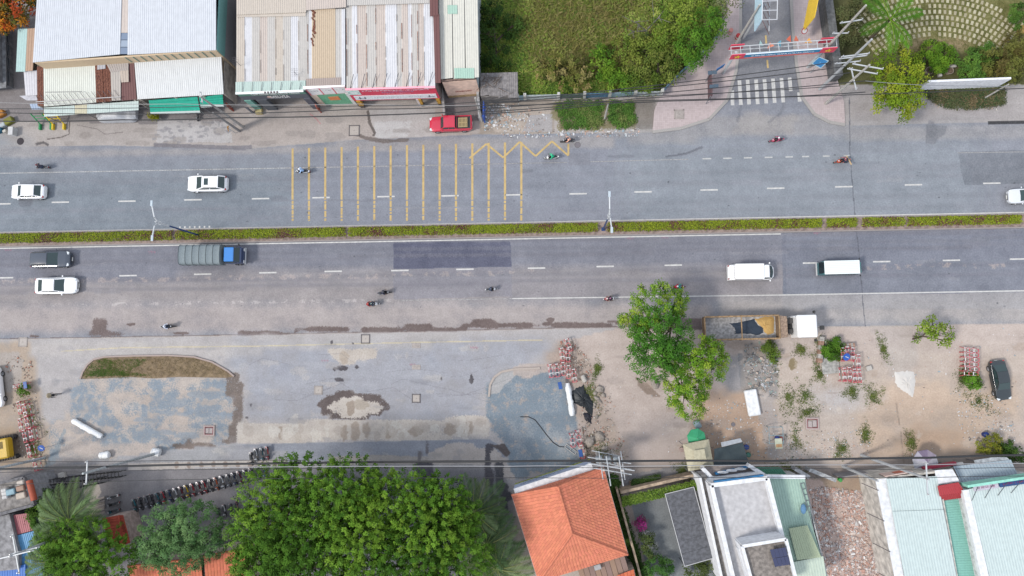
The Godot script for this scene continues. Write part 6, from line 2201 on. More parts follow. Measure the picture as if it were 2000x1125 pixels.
func vehicles() -> void:
	var white := Color(0.74,0.74,0.75)
	var sedan := {"len": 4.6,"wid": 1.78,"hood": 0.92,"belt": 0.94,"boot": 1.0,"roof": 1.45,"cab": [-1.85,-1.0,0.25,1.15]}
	var hatch := {"len": 4.0,"wid": 1.7,"hood": 0.94,"belt": 0.98,"boot": 1.02,"roof": 1.5,"cab": [-1.78,-1.2,0.25,1.15],"tuck": 0.74}
	var suv := {"len": 4.6,"wid": 1.84,"hood": 1.06,"belt": 1.08,"boot": 1.08,"roof": 1.68,"cab": [-2.2,-1.62,0.2,1.2],"rails": true,"wheel": 0.35,"tuck": 0.76}
	var rg := "traffic on the main road"
	var t := car("hatchback_car","white hatchback in the westbound lane at the left edge",rg,white,hatch)
	place(t,89.5,374.5,25,375,4.0,0.6)
	var suv2 := suv.duplicate()
	suv2["sunroof"] = true
	t = car("suv_car","white SUV with sunroof in the westbound lane",rg,white,suv2)
	place(t,445,359,369,360,4.6,0.6)
	t = car("suv_car","silver white SUV entering at the right edge, westbound",rg,Color(0.5,0.52,0.55),suv)
	place(t,2044,382,1969,384,4.6,0.6)
	t = car("suv_car","dark grey SUV driving east beside the median",rg,Color(0.045,0.055,0.075),suv)
	place(t,63,508,139,506,4.6,0.6)
	t = car("sedan_car","white sedan driving east beside the dark grey SUV",rg,white,sedan)
	place(t,72,559,152,557.5,4.6,0.6)
	t = car("sedan_car","black sedan parked on the dirt lot at the right","",Color(0.012,0.018,0.022),sedan)
	place(t,1945,704,1961,781,4.6,0.6)
	t = car("sedan_car","white sedan parked at the left edge on the dirt","",white,sedan)
	place(t,-14,718,-6,796,4.6,0.6)
	pickup()
	canopy_truck()
	box_van()
	minibus()
	dump_truck()
	excavator()
	covered_car()

func pickup() -> void:
	var red := Color(0.44,0.018,0.045)
	var t := car("pickup_truck","red double cab pickup parked before the workshops, pallet in its bed","",red,{"cat": "pickup","len": 5.3,"wid": 1.86,"hood": 1.1,"belt": 1.1,"boot": 1.1,"roof": 1.76,"cab": [-0.75,-0.6,0.75,1.25],"wheel": 0.38,"tuck": 0.8})
	place(t,922,240,839,243,5.3,0.8,0.0)
	var mb := MB.new()
	mb.box(Vector3(-1.68,1.075,0),Vector3(1.72,0.12,1.5),Basis(),0.01)
	part(mb,"cargo_bed",M(Color(0.03,0.03,0.033),0.7),t)
	for q in [[-1.68,-0.84,1.86,0.1],[-1.68,0.84,1.86,0.1]]:
		mb = MB.new()
		mb.box(Vector3(q[0],1.16,q[1]),Vector3(q[2],0.16,q[3]),Basis(),0.03)
		part(mb,"bed_side",paint_mat(red),t)
	mb = MB.new()
	mb.box(Vector3(-2.56,1.14,0),Vector3(0.12,0.14,1.6),Basis(),0.03)
	part(mb,"tailgate",paint_mat(red),t)
	var p := thing("wooden_pallet","pale wooden pallet lying in the red pickup's bed","pallet")
	place(p,912,239,896,239.6,1.0,1.2,1.16)
	p.scale = Vector3.ONE
	var wood := D(226,200,148,0.85,"grain",1.2)
	for i in 7:
		mb = MB.new()
		mb.box(Vector3(-0.48 + i * 0.16,0.12,0),Vector3(0.1,0.025,1.15),Basis(),0.004)
		part(mb,"slat",wood,p)
	for i in 3:
		mb = MB.new()
		mb.box(Vector3(0,0.055,-0.5 + i * 0.5),Vector3(1.05,0.1,0.09),Basis(),0.004)
		part(mb,"bearer",wood,p)

func lorry_wheels(t: Node,xs: Array,wz: float,r: float) -> void:
	for x in xs:
		for sg in [-1.0,1.0]:
			wheel(t,Vector3(x,r,sg * wz),r,0.28)

func canopy_truck() -> void:
	var t := thing("canopy_truck","blue cab truck with grey green tarpaulin canopy driving east","truck",Vector3.ZERO,"traffic on the main road")
	place(t,361,500,477,499,7.0,1.2)
	var grey := D(152,166,172,0.75,"blotch",0.9)
	var mb := MB.new()
	mb.box(Vector3(-1.0,0.72,0),Vector3(4.9,0.2,0.9))
	part(mb,"chassis",M(Color(0.03,0.03,0.03),0.8),t)
	for sg in [-1.0,1.0]:
		mb = MB.new()
		mb.box(Vector3(-1.12,1.15,sg * 1.05),Vector3(4.76,0.6,0.08),Basis(),0.02)
		part(mb,"side_board",D(84,96,110,0.7,"blotch",0.8),t)
	# tarpaulin stretched over hoops: sags between them
	mb = MB.new()
	var rows := []
	for i in 37:
		var s := i / 36.0
		var x := lerpf(-3.5,1.28,s)
		var sag := absf(sin(PI * s * 6.0)) * 0.07
		var line := []
		for p in [[-1.12,1.3],[-1.12,2.2],[-1.04,2.42],[-0.8,2.55],[0.0,2.62],[0.8,2.55],[1.04,2.42],[1.12,2.2],[1.12,1.3]]:
			line.append(Vector3(x,p[1] - (sag if p[1] > 2.0 else 0.0),p[0] + rng.randf_range(-0.008,0.008)))
		rows.append(line)
	mb.skin(rows)
	var c := Vector3(-1.1,1.8,0)
	for end in [rows[0],rows[36]]:
		for i in 7:
			mb.out3(end[0],end[i + 1],end[i + 2],c)
	part(mb,"canopy",grey,t)
	for i in 7:
		mb = MB.new()
		var x := lerpf(-3.5,1.28,i / 6.0)
		mb.path([Vector3(x,1.3,-1.13),Vector3(x,2.22,-1.13),Vector3(x,2.45,-1.04),Vector3(x,2.57,-0.8),Vector3(x,2.635,0),Vector3(x,2.57,0.8),Vector3(x,2.45,1.04),Vector3(x,2.22,1.13),Vector3(x,1.3,1.13)],0.022,4)
		part(mb,"hoop",D(92,102,104,0.7,""),t)
	var blue := paint_mat(Color(0.025,0.16,0.45))
	var navy := paint_mat(Color(0.012,0.03,0.09))
	mb = MB.new()
	mb.box(Vector3(2.4,1.15,0),Vector3(1.9,1.1,1.9),Basis(),0.12)
	part(mb,"cab",navy,t)
	mb = MB.new()
	mb.hexa([Vector3(1.6,1.68,-0.9),Vector3(3.2,1.68,-0.9),Vector3(3.2,1.68,0.9),Vector3(1.6,1.68,0.9),Vector3(1.65,2.18,-0.78),Vector3(2.72,2.18,-0.78),Vector3(2.72,2.18,0.78),Vector3(1.65,2.18,0.78)])
	part(mb,"cab_pillars",navy,t)
	mb = MB.new()
	mb.box(Vector3(2.18,2.22,0),Vector3(1.12,0.12,1.62),Basis(),0.05)
	part(mb,"cab_roof",blue,t)
	var glass := M(Color(0.015,0.03,0.03),0.04)
	mb = MB.new()
	mb.out4(Vector3(3.2,1.72,-0.84),Vector3(3.2,1.72,0.84),Vector3(2.76,2.16,0.74),Vector3(2.76,2.16,-0.74),Vector3(2,1.5,0))
	part(mb,"windscreen",glass,t)
	for sg in [-1.0,1.0]:
		mb = MB.new()
		mb.out4(Vector3(1.75,1.74,sg * 0.915),Vector3(3.0,1.74,sg * 0.915),Vector3(2.66,2.14,sg * 0.81),Vector3(1.78,2.14,sg * 0.81),Vector3(2.2,1.9,0))
		part(mb,"side_window",glass,t)
		mb = MB.new()
		mb.box(Vector3(3.15,1.85,sg * 1.14),Vector3(0.08,0.36,0.16),Basis(),0.02)
		mb.bar(Vector3(3.1,1.95,sg * 0.9),Vector3(3.15,1.95,sg * 1.14),0.03,0.03)
		part(mb,"mirror",M(Color(0.02,0.02,0.02),0.5),t)
		mb = MB.new()
		mb.box(Vector3(3.36,0.9,sg * 0.68),Vector3(0.08,0.2,0.34),Basis(),0.02)
		part(mb,"headlight",M(Color(0.6,0.6,0.6),0.15),t)
	mb = MB.new()
	mb.box(Vector3(3.42,0.62,0),Vector3(0.16,0.26,1.96),Basis(),0.05)
	part(mb,"bumper",M(Color(0.35,0.36,0.38),0.4,"",0.5),t)
	lorry_wheels(t,[2.55,-2.1],0.86,0.4)

func box_van() -> void:
	var t := thing("box_van","white van with raised cargo box driving east","van",Vector3.ZERO,"traffic on the main road")
	place(t,1423.5,532,1512,531,5.3,1.1)
	var white := paint_mat(Color(0.76,0.76,0.77))
	var mb := MB.new()
	var rows := []
	for i in 17:
		var s := i / 16.0
		var x := lerpf(-2.65,2.65,s)
		var e := clampf((1.0 - s) / 0.13,0.0,1.0)
		var w := 0.92 * (0.62 + 0.38 * sqrt(1.0 - (1.0 - e) * (1.0 - e))) if e < 1.0 else 0.92
		var b := clampf(s / 0.03,0.6,1.0)
		var top := 1.35 if x < 2.0 else lerpf(1.35,0.95,(x - 2.0) / 0.65)
		var line := []
		for p in [[-0.95,0.3],[-1.0,0.5],[-1.0,top - 0.15],[-0.92,top],[0.0,top + 0.03],[0.92,top],[1.0,top - 0.15],[1.0,0.5],[0.95,0.3]]:
			line.append(Vector3(x,p[1] * b if i == 0 else p[1],w * p[0]))
		rows.append(line)
	mb.skin(rows)
	for end in [rows[0],rows[16]]:
		for i in 7:
			mb.out3(end[0],end[i + 1],end[i + 2],Vector3(0,0.8,0))
	part(mb,"body",white,t)
	mb = MB.new()
	mb.box(Vector3(-0.42,1.72,0),Vector3(3.3,0.84,1.84),Basis(),0.05)
	part(mb,"cargo_box",white,t)
	for sg in [-1.0,1.0]:
		mb = MB.new()
		mb.box(Vector3(-0.42,2.15,sg * 0.9),Vector3(3.26,0.03,0.05))
		part(mb,"roof_seam",D(225,225,228,0.5,""),t)
	mb = MB.new()
	mb.hexa([Vector3(1.2,1.34,-0.85),Vector3(2.35,1.3,-0.78),Vector3(2.35,1.3,0.78),Vector3(1.2,1.34,0.85),Vector3(1.2,1.95,-0.72),Vector3(1.85,1.92,-0.7),Vector3(1.85,1.92,0.7),Vector3(1.2,1.95,0.72)])
	part(mb,"cab",white,t)
	var glass := M(Color(0.03,0.055,0.055),0.04)
	mb = MB.new()
	rows = []
	for i in 7:
		var z := lerpf(-0.72,0.72,i / 6.0)
		var q := 0.22 * (1.0 - pow(z / 0.8,2.0))
		rows.append([Vector3(2.26 + q,1.36,z * 1.03),Vector3(1.9 + q * 0.6,1.9,z * 0.94)])
	mb.skin(rows)
	part(mb,"windscreen",glass,t)
	mb = MB.new()
	mb.box(Vector3(-2.34,1.42,0),Vector3(0.5,0.2,1.6),Basis(),0.06)
	part(mb,"rear_step",white,t)
	for sg in [-1.0,1.0]:
		mb = MB.new()
		mb.out4(Vector3(1.3,1.4,sg * 0.87),Vector3(2.2,1.38,sg * 0.82),Vector3(1.8,1.85,sg * 0.75),Vector3(1.3,1.88,sg * 0.75),Vector3(1.6,1.6,0))
		part(mb,"side_window",glass,t)
		mb = MB.new()
		mb.box(Vector3(2.1,1.3,sg * 1.05),Vector3(0.14,0.2,0.18),Basis(),0.03)
		part(mb,"mirror",white,t)
		mb = MB.new()
		mb.box(Vector3(2.5,0.82,sg * 0.5),Vector3(0.14,0.16,0.24),Basis(),0.03)
		part(mb,"headlight",M(Color(0.55,0.57,0.6),0.15),t)
		mb = MB.new()
		mb.box(Vector3(-2.66,0.95,sg * 0.78),Vector3(0.06,0.4,0.14))
		part(mb,"tail_light",M(Color(0.3,0.02,0.02),0.2),t)
	lorry_wheels(t,[1.75,-1.65],0.76,0.34)

func minibus() -> void:
	var t := thing("minibus","green minibus with pale ribbed roof driving east","van",Vector3.ZERO,"traffic on the main road")
	place(t,1600,524,1683,522,5.2,1.2)
	var green := paint_mat(Color(0.02,0.10,0.11))
	var mb := MB.new()
	var rows := []
	for i in 15:
		var s := i / 14.0
		var x := lerpf(-2.6,2.6,s)
		var e := clampf(minf((1.0 - s) / 0.1,s / 0.04),0.0,1.0)
		var w := 0.9 * (0.8 + 0.2 * sqrt(1.0 - (1.0 - e) * (1.0 - e)))
		var top := 1.98
		if x > 2.05:
			top = lerpf(1.98,1.05,(x - 2.05) / 0.55)
		elif x < -2.3:
			top = lerpf(1.3,1.98,(x + 2.6) / 0.3)
		var line := []
		for p in [[-0.96,0.28],[-1.0,0.5],[-1.0,top * 0.6],[-0.94,top - 0.1],[-0.86,top],[0.0,top + 0.02],[0.86,top],[0.94,top - 0.1],[1.0,top * 0.6],[1.0,0.5],[0.96,0.28]]:
			line.append(Vector3(x,p[1],w * p[0]))
		rows.append(line)
	mb.skin(rows)
	for end in [rows[0],rows[14]]:
		for i in 9:
			mb.out3(end[0],end[i + 1],end[i + 2],Vector3(0,1,0))
	part(mb,"body",green,t)
	mb = MB.new()
	mb.box(Vector3(-0.06,2.0,0),Vector3(4.3,0.08,1.7),Basis(),0.03)
	var ro := part(mb,"roof",M(Color(0.6,0.64,0.64),0.5),t)
	for i in 7:
		mb = MB.new()
		mb.box(Vector3(-0.08,2.05,-0.66 + i * 0.22),Vector3(4.0,0.03,0.05),Basis(),0.01)
		part(mb,"rib",M(Color(0.5,0.55,0.55),0.5),ro)
	var glass := M(Color(0.01,0.016,0.02),0.04)
	mb = MB.new()
	mb.out4(Vector3(-2.64,1.36,-0.72),Vector3(-2.64,1.36,0.72),Vector3(-2.26,2.03,0.7),Vector3(-2.26,2.03,-0.7),Vector3(0,1,0))
	part(mb,"rear_window",glass,t)
	mb = MB.new()
	mb.out4(Vector3(2.5,1.28,-0.76),Vector3(2.5,1.28,0.76),Vector3(2.08,1.99,0.72),Vector3(2.08,1.99,-0.72),Vector3(0,1,0))
	part(mb,"windscreen",glass,t)
	mb = MB.new()
	mb.box(Vector3(2.45,1.08,0),Vector3(0.3,0.3,1.4),Basis(),0.06)
	part(mb,"nose",paint_mat(Color(0.03,0.36,0.3)),t)
	for sg in [-1.0,1.0]:
		for k in 3:
			mb = MB.new()
			var x := -1.7 + k * 1.2
			mb.out4(Vector3(x,1.3,sg * 0.915),Vector3(x + 1.05,1.3,sg * 0.915),Vector3(x + 1.05,1.82,sg * 0.875),Vector3(x,1.82,sg * 0.875),Vector3(0,1.3,0))
			part(mb,"side_window",glass,t)
		mb = MB.new()
		mb.box(Vector3(2.3,1.5,sg * 1.04),Vector3(0.1,0.26,0.18),Basis(),0.03)
		part(mb,"mirror",M(Color(0.02,0.02,0.02),0.4),t)
		mb = MB.new()
		mb.box(Vector3(2.58,0.8,sg * 0.6),Vector3(0.06,0.2,0.3),Basis(),0.02)
		part(mb,"headlight",M(Color(0.55,0.57,0.6),0.15),t)
	mb = MB.new()
	mb.box(Vector3(-2.62,0.5,0),Vector3(0.14,0.26,1.7),Basis(),0.04)
	part(mb,"bumper",M(Color(0.4,0.4,0.41),0.4),t)
	lorry_wheels(t,[1.7,-1.6],0.74,0.34)

func dump_truck() -> void:
	var t := thing("dump_truck","dump truck with white cab and rusty open bed parked at the roadside","truck")
	place(t,1372,642,1588,637,11.6,1.6,0.0)
	var rusty := D(206,170,128,0.9,"dirt",0.5)
	var dark := M(Color(0.03,0.03,0.032),0.8)
	var mb := MB.new()
	for sg in [-1.0,1.0]:
		mb.box(Vector3(-0.4,0.95,sg * 0.42),Vector3(10.4,0.24,0.14))
	part(mb,"chassis",dark,t)
	mb = MB.new()
	mb.box(Vector3(-1.85,1.26,0),Vector3(7.7,0.12,2.36))
	part(mb,"bed_floor",D(232,228,226,0.95,"dirt",0.5),t)
	for sg in [-1.0,1.0]:
		mb = MB.new()
		mb.box(Vector3(-1.85,1.86,sg * 1.2),Vector3(7.7,1.08,0.09))
		part(mb,"bed_side",D(150,132,112,0.95,"dirt",0.6),t)
		mb = MB.new()
		mb.box(Vector3(-1.85,2.43,sg * 1.21),Vector3(7.8,0.1,0.16),Basis(),0.02)
		part(mb,"top_rail",rusty,t)
		for k in 7:
			mb = MB.new()
			mb.box(Vector3(-5.3 + k * 1.15,1.85,sg * 1.28),Vector3(0.12,1.06,0.1))
			part(mb,"stake",rusty,t)
	for x in [-5.72,2.02]:
		mb = MB.new()
		mb.box(Vector3(x,1.86,0),Vector3(0.1,1.1,2.3))
		part(mb,"tailgate" if x < 0 else "headboard",D(176,146,116,0.95,"dirt",0.6),t)
		mb = MB.new()
		mb.box(Vector3(x,2.44,0),Vector3(0.14,0.1,2.26),Basis(),0.02)
		part(mb,"cross_rail",rusty,t)
	mb = MB.new()
	mb.box(Vector3(-1.9,2.44,0),Vector3(0.12,0.09,2.26),Basis(),0.02)
	part(mb,"cross_rail",rusty,t)
	mb = MB.new()
	mb.hexa([Vector3(2.1,1.9,-1.2),Vector3(2.9,2.1,-1.1),Vector3(2.9,2.1,1.1),Vector3(2.1,1.9,1.2),Vector3(2.1,2.36,-1.2),Vector3(2.85,2.4,-1.05),Vector3(2.85,2.4,1.05),Vector3(2.1,2.36,1.2)])
	part(mb,"canopy_shield",D(200,172,150,0.9,"dirt",0.7),t)
	# cab
	var white := paint_mat(Color(0.76,0.76,0.76))
	mb = MB.new()
	mb.box(Vector3(4.75,1.7,0),Vector3(2.05,2.3,2.36),Basis(),0.1)
	part(mb,"cab",white,t)
	mb = MB.new()
	mb.box(Vector3(4.7,2.93,0),Vector3(1.95,0.22,2.3),Basis(),0.1)
	part(mb,"cab_roof",white,t)
	var glass := M(Color(0.015,0.02,0.025),0.05)
	mb = MB.new()
	mb.box(Vector3(5.79,2.2,0),Vector3(0.03,0.8,2.1))
	part(mb,"windscreen",glass,t)
	for sg in [-1.0,1.0]:
		mb = MB.new()
		mb.box(Vector3(4.9,2.25,sg * 1.19),Vector3(1.1,0.66,0.03))
		part(mb,"side_window",glass,t)
		mb = MB.new()
		mb.box(Vector3(5.7,2.3,sg * 1.5),Vector3(0.12,0.6,0.26),Basis(),0.04)
		mb.bar(Vector3(5.6,2.6,sg * 1.15),Vector3(5.7,2.55,sg * 1.5),0.04,0.04)
		part(mb,"mirror",dark,t)
		mb = MB.new()
		mb.box(Vector3(5.8,0.95,sg * 0.85),Vector3(0.08,0.22,0.4),Basis(),0.03)
		part(mb,"headlight",M(Color(0.5,0.5,0.5),0.2),t)
	mb = MB.new()
	mb.bar(Vector3(5.7,2.7,0.2),Vector3(6.3,2.6,0.2),0.05,0.05)
	mb.box(Vector3(6.35,2.5,0.2),Vector3(0.5,0.08,0.45),Basis(),0.03)
	part(mb,"look_down_mirror",dark,t)
	mb = MB.new()
	mb.box(Vector3(5.76,0.7,0),Vector3(0.22,0.4,2.36),Basis(),0.05)
	part(mb,"bumper",M(Color(0.4,0.4,0.41),0.5),t)
	# engine bay behind the cab
	for q in [[3.3,1.5,-0.6,0.7,0.5,0.6],[3.35,1.45,0.5,0.5,0.7,0.5],[3.2,1.3,0.0,0.9,0.4,0.5]]:
		mb = MB.new()
		mb.box(Vector3(q[0],q[1],q[2]),Vector3(q[3],q[4],q[5]),Basis(),0.06)
		part(mb,"engine_block",D(96,92,90,0.7,"grain",1.0),t)
	for q in 3:
		mb = MB.new()
		mb.tube(Vector3(2.95 + q * 0.2,1.6,-0.9),Vector3(3.1 + q * 0.2,1.7,0.9),0.05,0.05,6)
		part(mb,"pipe",dark,t)
	mb = MB.new()
	mb.tube(Vector3(3.5,0.9,-1.0),Vector3(3.5,2.7,-1.0),0.09,0.09,8)
	part(mb,"air_intake",M(Color(0.5,0.5,0.5),0.6),t)
	lorry_wheels(t,[4.6,-2.6,-4.0],1.0,0.52)
	lorry_wheels(t,[-2.6,-4.0],0.66,0.52)
	# the sand it carries, then the dark middle of the bed
	var inv := t.transform.affine_inverse()
	var o := single(blob([1473,622,1500,618,1512,619,1512,650,1500,655,1492,648,1490,640,1482,634],0.3,L(230,190,122),inv,1.36),"sand_load",VC(0.95),"heap of yellow sand at the front of the dump truck bed","sand")
	o.transform = t.transform
	o = single(blob([1424,631,1440,630,1474,623,1480,634,1490,641,1492,649,1478,655,1466,652,1434,652,1436,642],0.1,L(62,74,90),inv,1.36),"wet_shade_patch",VC(0.6),"dark blue grey patch coloured as the wet and shaded middle of the dump truck bed","tarp")  # low dark sheet whose colour stands for wet and shading in the bed
	o.transform = t.transform

# low heap with a ragged plan outline; into: the frame it is built in
func blob(pts: Array,h: float,col: Color,into: Transform3D,y := 0.0) -> MB:
	var mb := MB.new()
	mb.tinted = true
	mb.col = col
	var nz := noise(0.9,3,int(pts[0]))
	var c := Vector2.ZERO
	var k := pts.size() / 2
	for i in k:
		c += Vector2(pts[i * 2],pts[i * 2 + 1]) / k
	var rows := []
	for r in 7:
		var line := []
		for i in k * 5:
			var s := i / 5.0
			var p := Vector2(pts[int(s) * 2],pts[int(s) * 2 + 1]).lerp(Vector2(pts[(int(s) + 1) % k * 2],pts[(int(s) + 1) % k * 2 + 1]),s - int(s))
			var u := r / 6.0
			var q := c.lerp(p,u * (1.0 + 0.16 * nz.get_noise_2d(i * 1.3,5.0)))
			var hh := y + h * (1.0 - u * u) * (0.75 + 0.7 * nz.get_noise_2d(q.x * 0.3,q.y * 0.3)) + (0.02 if r < 6 else 0.0)
			line.append(into * W(q.x,q.y,hh))
		rows.append(line)
	mb.skin(rows,true)
	return mb

func excavator() -> void:
	var t := thing("excavator","yellow excavator at the left edge, cab and tracks showing","excavator")
	place(t,28,872,-34,884,3.8,1.2,0.0)
	t.scale = Vector3.ONE
	var yel := D(240,196,40,0.5,"blotch",0.8)
	var dark := M(Color(0.03,0.03,0.03),0.85)
	var mb: MB
	for sg in [-1.0,1.0]:
		mb = MB.new()
		mb.box(Vector3(0.2,0.42,sg * 1.15),Vector3(3.9,0.8,0.56),Basis(),0.2)
		var tr := part(mb,"track",dark,t)
		for k in 12:
			mb = MB.new()
			mb.box(Vector3(-1.6 + k * 0.32,0.84,sg * 1.15),Vector3(0.2,0.05,0.58))
			part(mb,"track_shoe",D(92,86,80,0.8,"grain",1.0),tr)
	mb = MB.new()
	mb.tube(Vector3(0,0.8,0),Vector3(0,1.1,0),0.7,0.7,16)
	part(mb,"turntable",dark,t)
	mb = MB.new()
	mb.box(Vector3(-0.9,1.6,0),Vector3(1.9,1.0,2.3),Basis(),0.16)
	part(mb,"engine_hood",yel,t)
	mb = MB.new()
	mb.box(Vector3(0.7,1.4,0.45),Vector3(1.4,0.6,1.4),Basis(),0.08)
	part(mb,"deck",yel,t)
	mb = MB.new()
	mb.box(Vector3(0.65,1.95,-0.65),Vector3(1.5,1.6,1.0),Basis(),0.08)
	part(mb,"cab",yel,t)
	mb = MB.new()
	mb.box(Vector3(0.75,2.3,-0.65),Vector3(1.34,0.7,1.04))
	part(mb,"cab_window",M(Color(0.02,0.025,0.03),0.05),t)
	for k in 5:
		mb = MB.new()
		mb.box(Vector3(-1.3 + k * 0.12,2.11,0.4),Vector3(0.05,0.03,0.8))
		part(mb,"vent",dark,t)
	mb = MB.new()
	mb.path([Vector3(0.9,1.6,0.1),Vector3(2.3,3.4,0.1)],0.2,6)
	mb.path([Vector3(2.3,3.4,0.1),Vector3(4.2,2.6,0.1)],0.16,6)
	part(mb,"boom",yel,t)
	mb = MB.new()
	mb.hexa([Vector3(4.0,1.6,-0.4),Vector3(4.7,1.8,-0.4),Vector3(4.7,1.8,0.6),Vector3(4.0,1.6,0.6),Vector3(4.0,2.4,-0.4),Vector3(4.5,2.6,-0.4),Vector3(4.5,2.6,0.6),Vector3(4.0,2.4,0.6)])
	part(mb,"bucket",D(120,110,96,0.8,"dirt",1.0),t)

func covered_car() -> void:
	var t := thing("covered_car","car under a silvery cover, half below the pale awning","car")
	place(t,189,221,263,219,4.5,0.8,0.0)
	var mb := MB.new()
	var rows := []
	var nz := noise(0.9,3,5)
	for i in 25:
		var s := i / 24.0
		var x := lerpf(-2.3,2.3,s)
		var e := minf(s,1.0 - s) / 0.14
		var w := 0.95 if e >= 1.0 else 0.95 * (0.6 + 0.4 * sqrt(1.0 - (1.0 - e) * (1.0 - e)))
		var top := 0.75 + 0.62 * smoothstep(-2.3,-1.0,x) - 0.5 * smoothstep(0.4,1.4,x) - 0.2 * smoothstep(1.6,2.3,x)
		var line := []
		for p in [[-1.05,0.12],[-1.02,0.5],[-0.96,0.8],[-0.72,1.0],[-0.3,1.03],[0.3,1.03],[0.72,1.0],[0.96,0.8],[1.02,0.5],[1.05,0.12]]:
			var y: float = p[1] if p[1] < 0.6 else top * p[1]
			line.append(Vector3(x,y + 0.03 * nz.get_noise_2d(x * 3.0,p[0] * 5.0),w * p[0] + 0.05 * nz.get_noise_2d(x * 4.0,p[1] * 3.0)))
		rows.append(line)
	mb.skin(rows)
	for end in [rows[0],rows[24]]:
		for i in 8:
			mb.out3(end[0],end[i + 1],end[i + 2],Vector3(0,0.5,0))
	part(mb,"cover",D(240,242,248,0.5,"blotch",0.8),t)
	for x in [-1.4,1.4]:
		for sg in [-1.0,1.0]:
			wheel(t,Vector3(x,0.31,sg * 0.78),0.31,0.2)

# ---------------------------------------------------------------- motorbikes and people
var bike_kits := {}

# one motorbike; kind 0 scooter, 1 step-through. Wheels touch y = 0, x forwards, 1.9 m long
func bike(called: String,label: String,group: String,col: Color,kind := 0) -> Node3D:
	var t := thing(called,label,"motorbike",Vector3.ZERO,group)
	var black := M(Color(0.015,0.015,0.017),0.6)
	var steel := M(Color(0.3,0.3,0.32),0.35,"",0.8)
	if not bike_kits.has(kind):
		var kit := {}
		var mb := MB.new()
		var rows := []
		for p in [[0.62,-0.42],[0.95,-0.5],[1.0,0.0],[0.95,0.5],[0.62,0.42]]:
			var line := []
			for j in 16:
				var a := TAU * j / 16.0
				line.append(Vector3(cos(a) * 0.28 * p[0],sin(a) * 0.28 * p[0],0.1 * p[1]))
			rows.append(line)
		mb.skin(rows,true)
		kit.tyre = mb.mesh()
		mb = MB.new()
		mb.tube(Vector3(0,0,-0.03),Vector3(0,0,0.03),0.17,0.17,12)
		kit.rim = mb.mesh()
		# rear fairing
		mb = MB.new()
		rows = []
		for q in [[-0.95,0.74,0.05,0.08],[-0.8,0.70,0.13,0.13],[-0.5,0.62,0.17,0.17],[-0.2,0.52,0.16,0.17],[0.05,0.4,0.14,0.1]]:
			var line := []
			for j in 10:
				var a := TAU * j / 10.0
				line.append(Vector3(q[0],q[1] + sin(a) * q[3],cos(a) * q[2]))
			rows.append(line)
		mb.skin(rows,true)
		kit.tail = mb.mesh()
		mb = MB.new()
		mb.box(Vector3(0.22,0.3,0),Vector3(0.5,0.1,0.3),Basis(),0.03)
		kit.floor = mb.mesh()
		# front shield
		mb = MB.new()
		rows = []
		for q in [[0.44,0.32,0.12],[0.52,0.55,0.2],[0.5,0.78,0.22],[0.42,0.95,0.16],[0.36,1.02,0.09]]:
			rows.append([Vector3(q[0] - 0.08,q[1],-q[2]),Vector3(q[0] + 0.05,q[1],-q[2] * 0.6),Vector3(q[0] + 0.09,q[1],0),Vector3(q[0] + 0.05,q[1],q[2] * 0.6),Vector3(q[0] - 0.08,q[1],q[2])])
		mb.skin(rows)
		kit.shield = mb.mesh()
		mb = MB.new()
		mb.box(Vector3(0.66,0.5,0),Vector3(0.42,0.06,0.13),Basis(Vector3.BACK,-0.2),0.02)
		kit.mudguard = mb.mesh()
		mb = MB.new()
		mb.box(Vector3(-0.36,0.8,0),Vector3(0.84,0.12,0.29),Basis(Vector3.BACK,-0.03),0.05)
		kit.seat = mb.mesh()
		mb = MB.new()
		mb.path([Vector3(0.2,1.02,-0.36),Vector3(0.34,1.04,-0.14),Vector3(0.34,1.04,0.14),Vector3(0.2,1.02,0.36)],0.022,6)
		kit.bars = mb.mesh()
		mb = MB.new()
		for sg in [-1.0,1.0]:
			mb.tube(Vector3(0.62,0.28,sg * 0.09),Vector3(0.42,0.9,sg * 0.08),0.025,0.025,6)
		mb.tube(Vector3(-0.1,0.34,0),Vector3(-0.62,0.28,0.1),0.06,0.05,6)
		mb.box(Vector3(-0.15,0.36,0),Vector3(0.36,0.24,0.22),Basis(),0.05)
		kit.engine = mb.mesh()
		mb = MB.new()
		mb.tube(Vector3(-0.2,0.26,0.14),Vector3(-0.85,0.34,0.18),0.03,0.055,8)
		kit.exhaust = mb.mesh()
		mb = MB.new()
		mb.ball(Vector3.ZERO,Vector3(0.03,0.05,0.07),8,4)
		kit.mirror = mb.mesh()
		mb = MB.new()
		mb.ball(Vector3(0.5,0.92,0),Vector3(0.07,0.08,0.1),8,5)
		kit.lamp = mb.mesh()
		mb = MB.new()
		mb.box(Vector3(-0.95,0.68,0),Vector3(0.05,0.07,0.16),Basis(),0.015)
		kit.tail_lamp = mb.mesh()
		mb = MB.new()
		for sg in [-1.0,1.0]:
			mb.bar(Vector3(-0.62,0.84,sg * 0.12),Vector3(-0.96,0.88,sg * 0.1),0.03,0.03)
		mb.bar(Vector3(-0.96,0.88,-0.1),Vector3(-0.96,0.88,0.1),0.03,0.03)
		kit.rack = mb.mesh()
		bike_kits[kind] = kit
	var k: Dictionary = bike_kits[kind]
	var paint := paint_mat(col)
	for x in [0.66,-0.62]:
		var w := shape(k.tyre,"wheel",black,t)
		w.position = Vector3(x,0.28,0)
		shape(k.rim,"rim",steel,w)
	shape(k.tail,"rear_fairing",paint,t)
	shape(k.shield,"front_shield",paint,t)
	shape(k.mudguard,"mudguard",paint,t)
	shape(k.floor,"footboard",black,t)
	shape(k.seat,"seat",M(Color(0.022,0.024,0.028),0.7),t)
	shape(k.bars,"handlebar",black,t)
	shape(k.engine,"engine",M(Color(0.1,0.1,0.11),0.6,"",0.4),t)
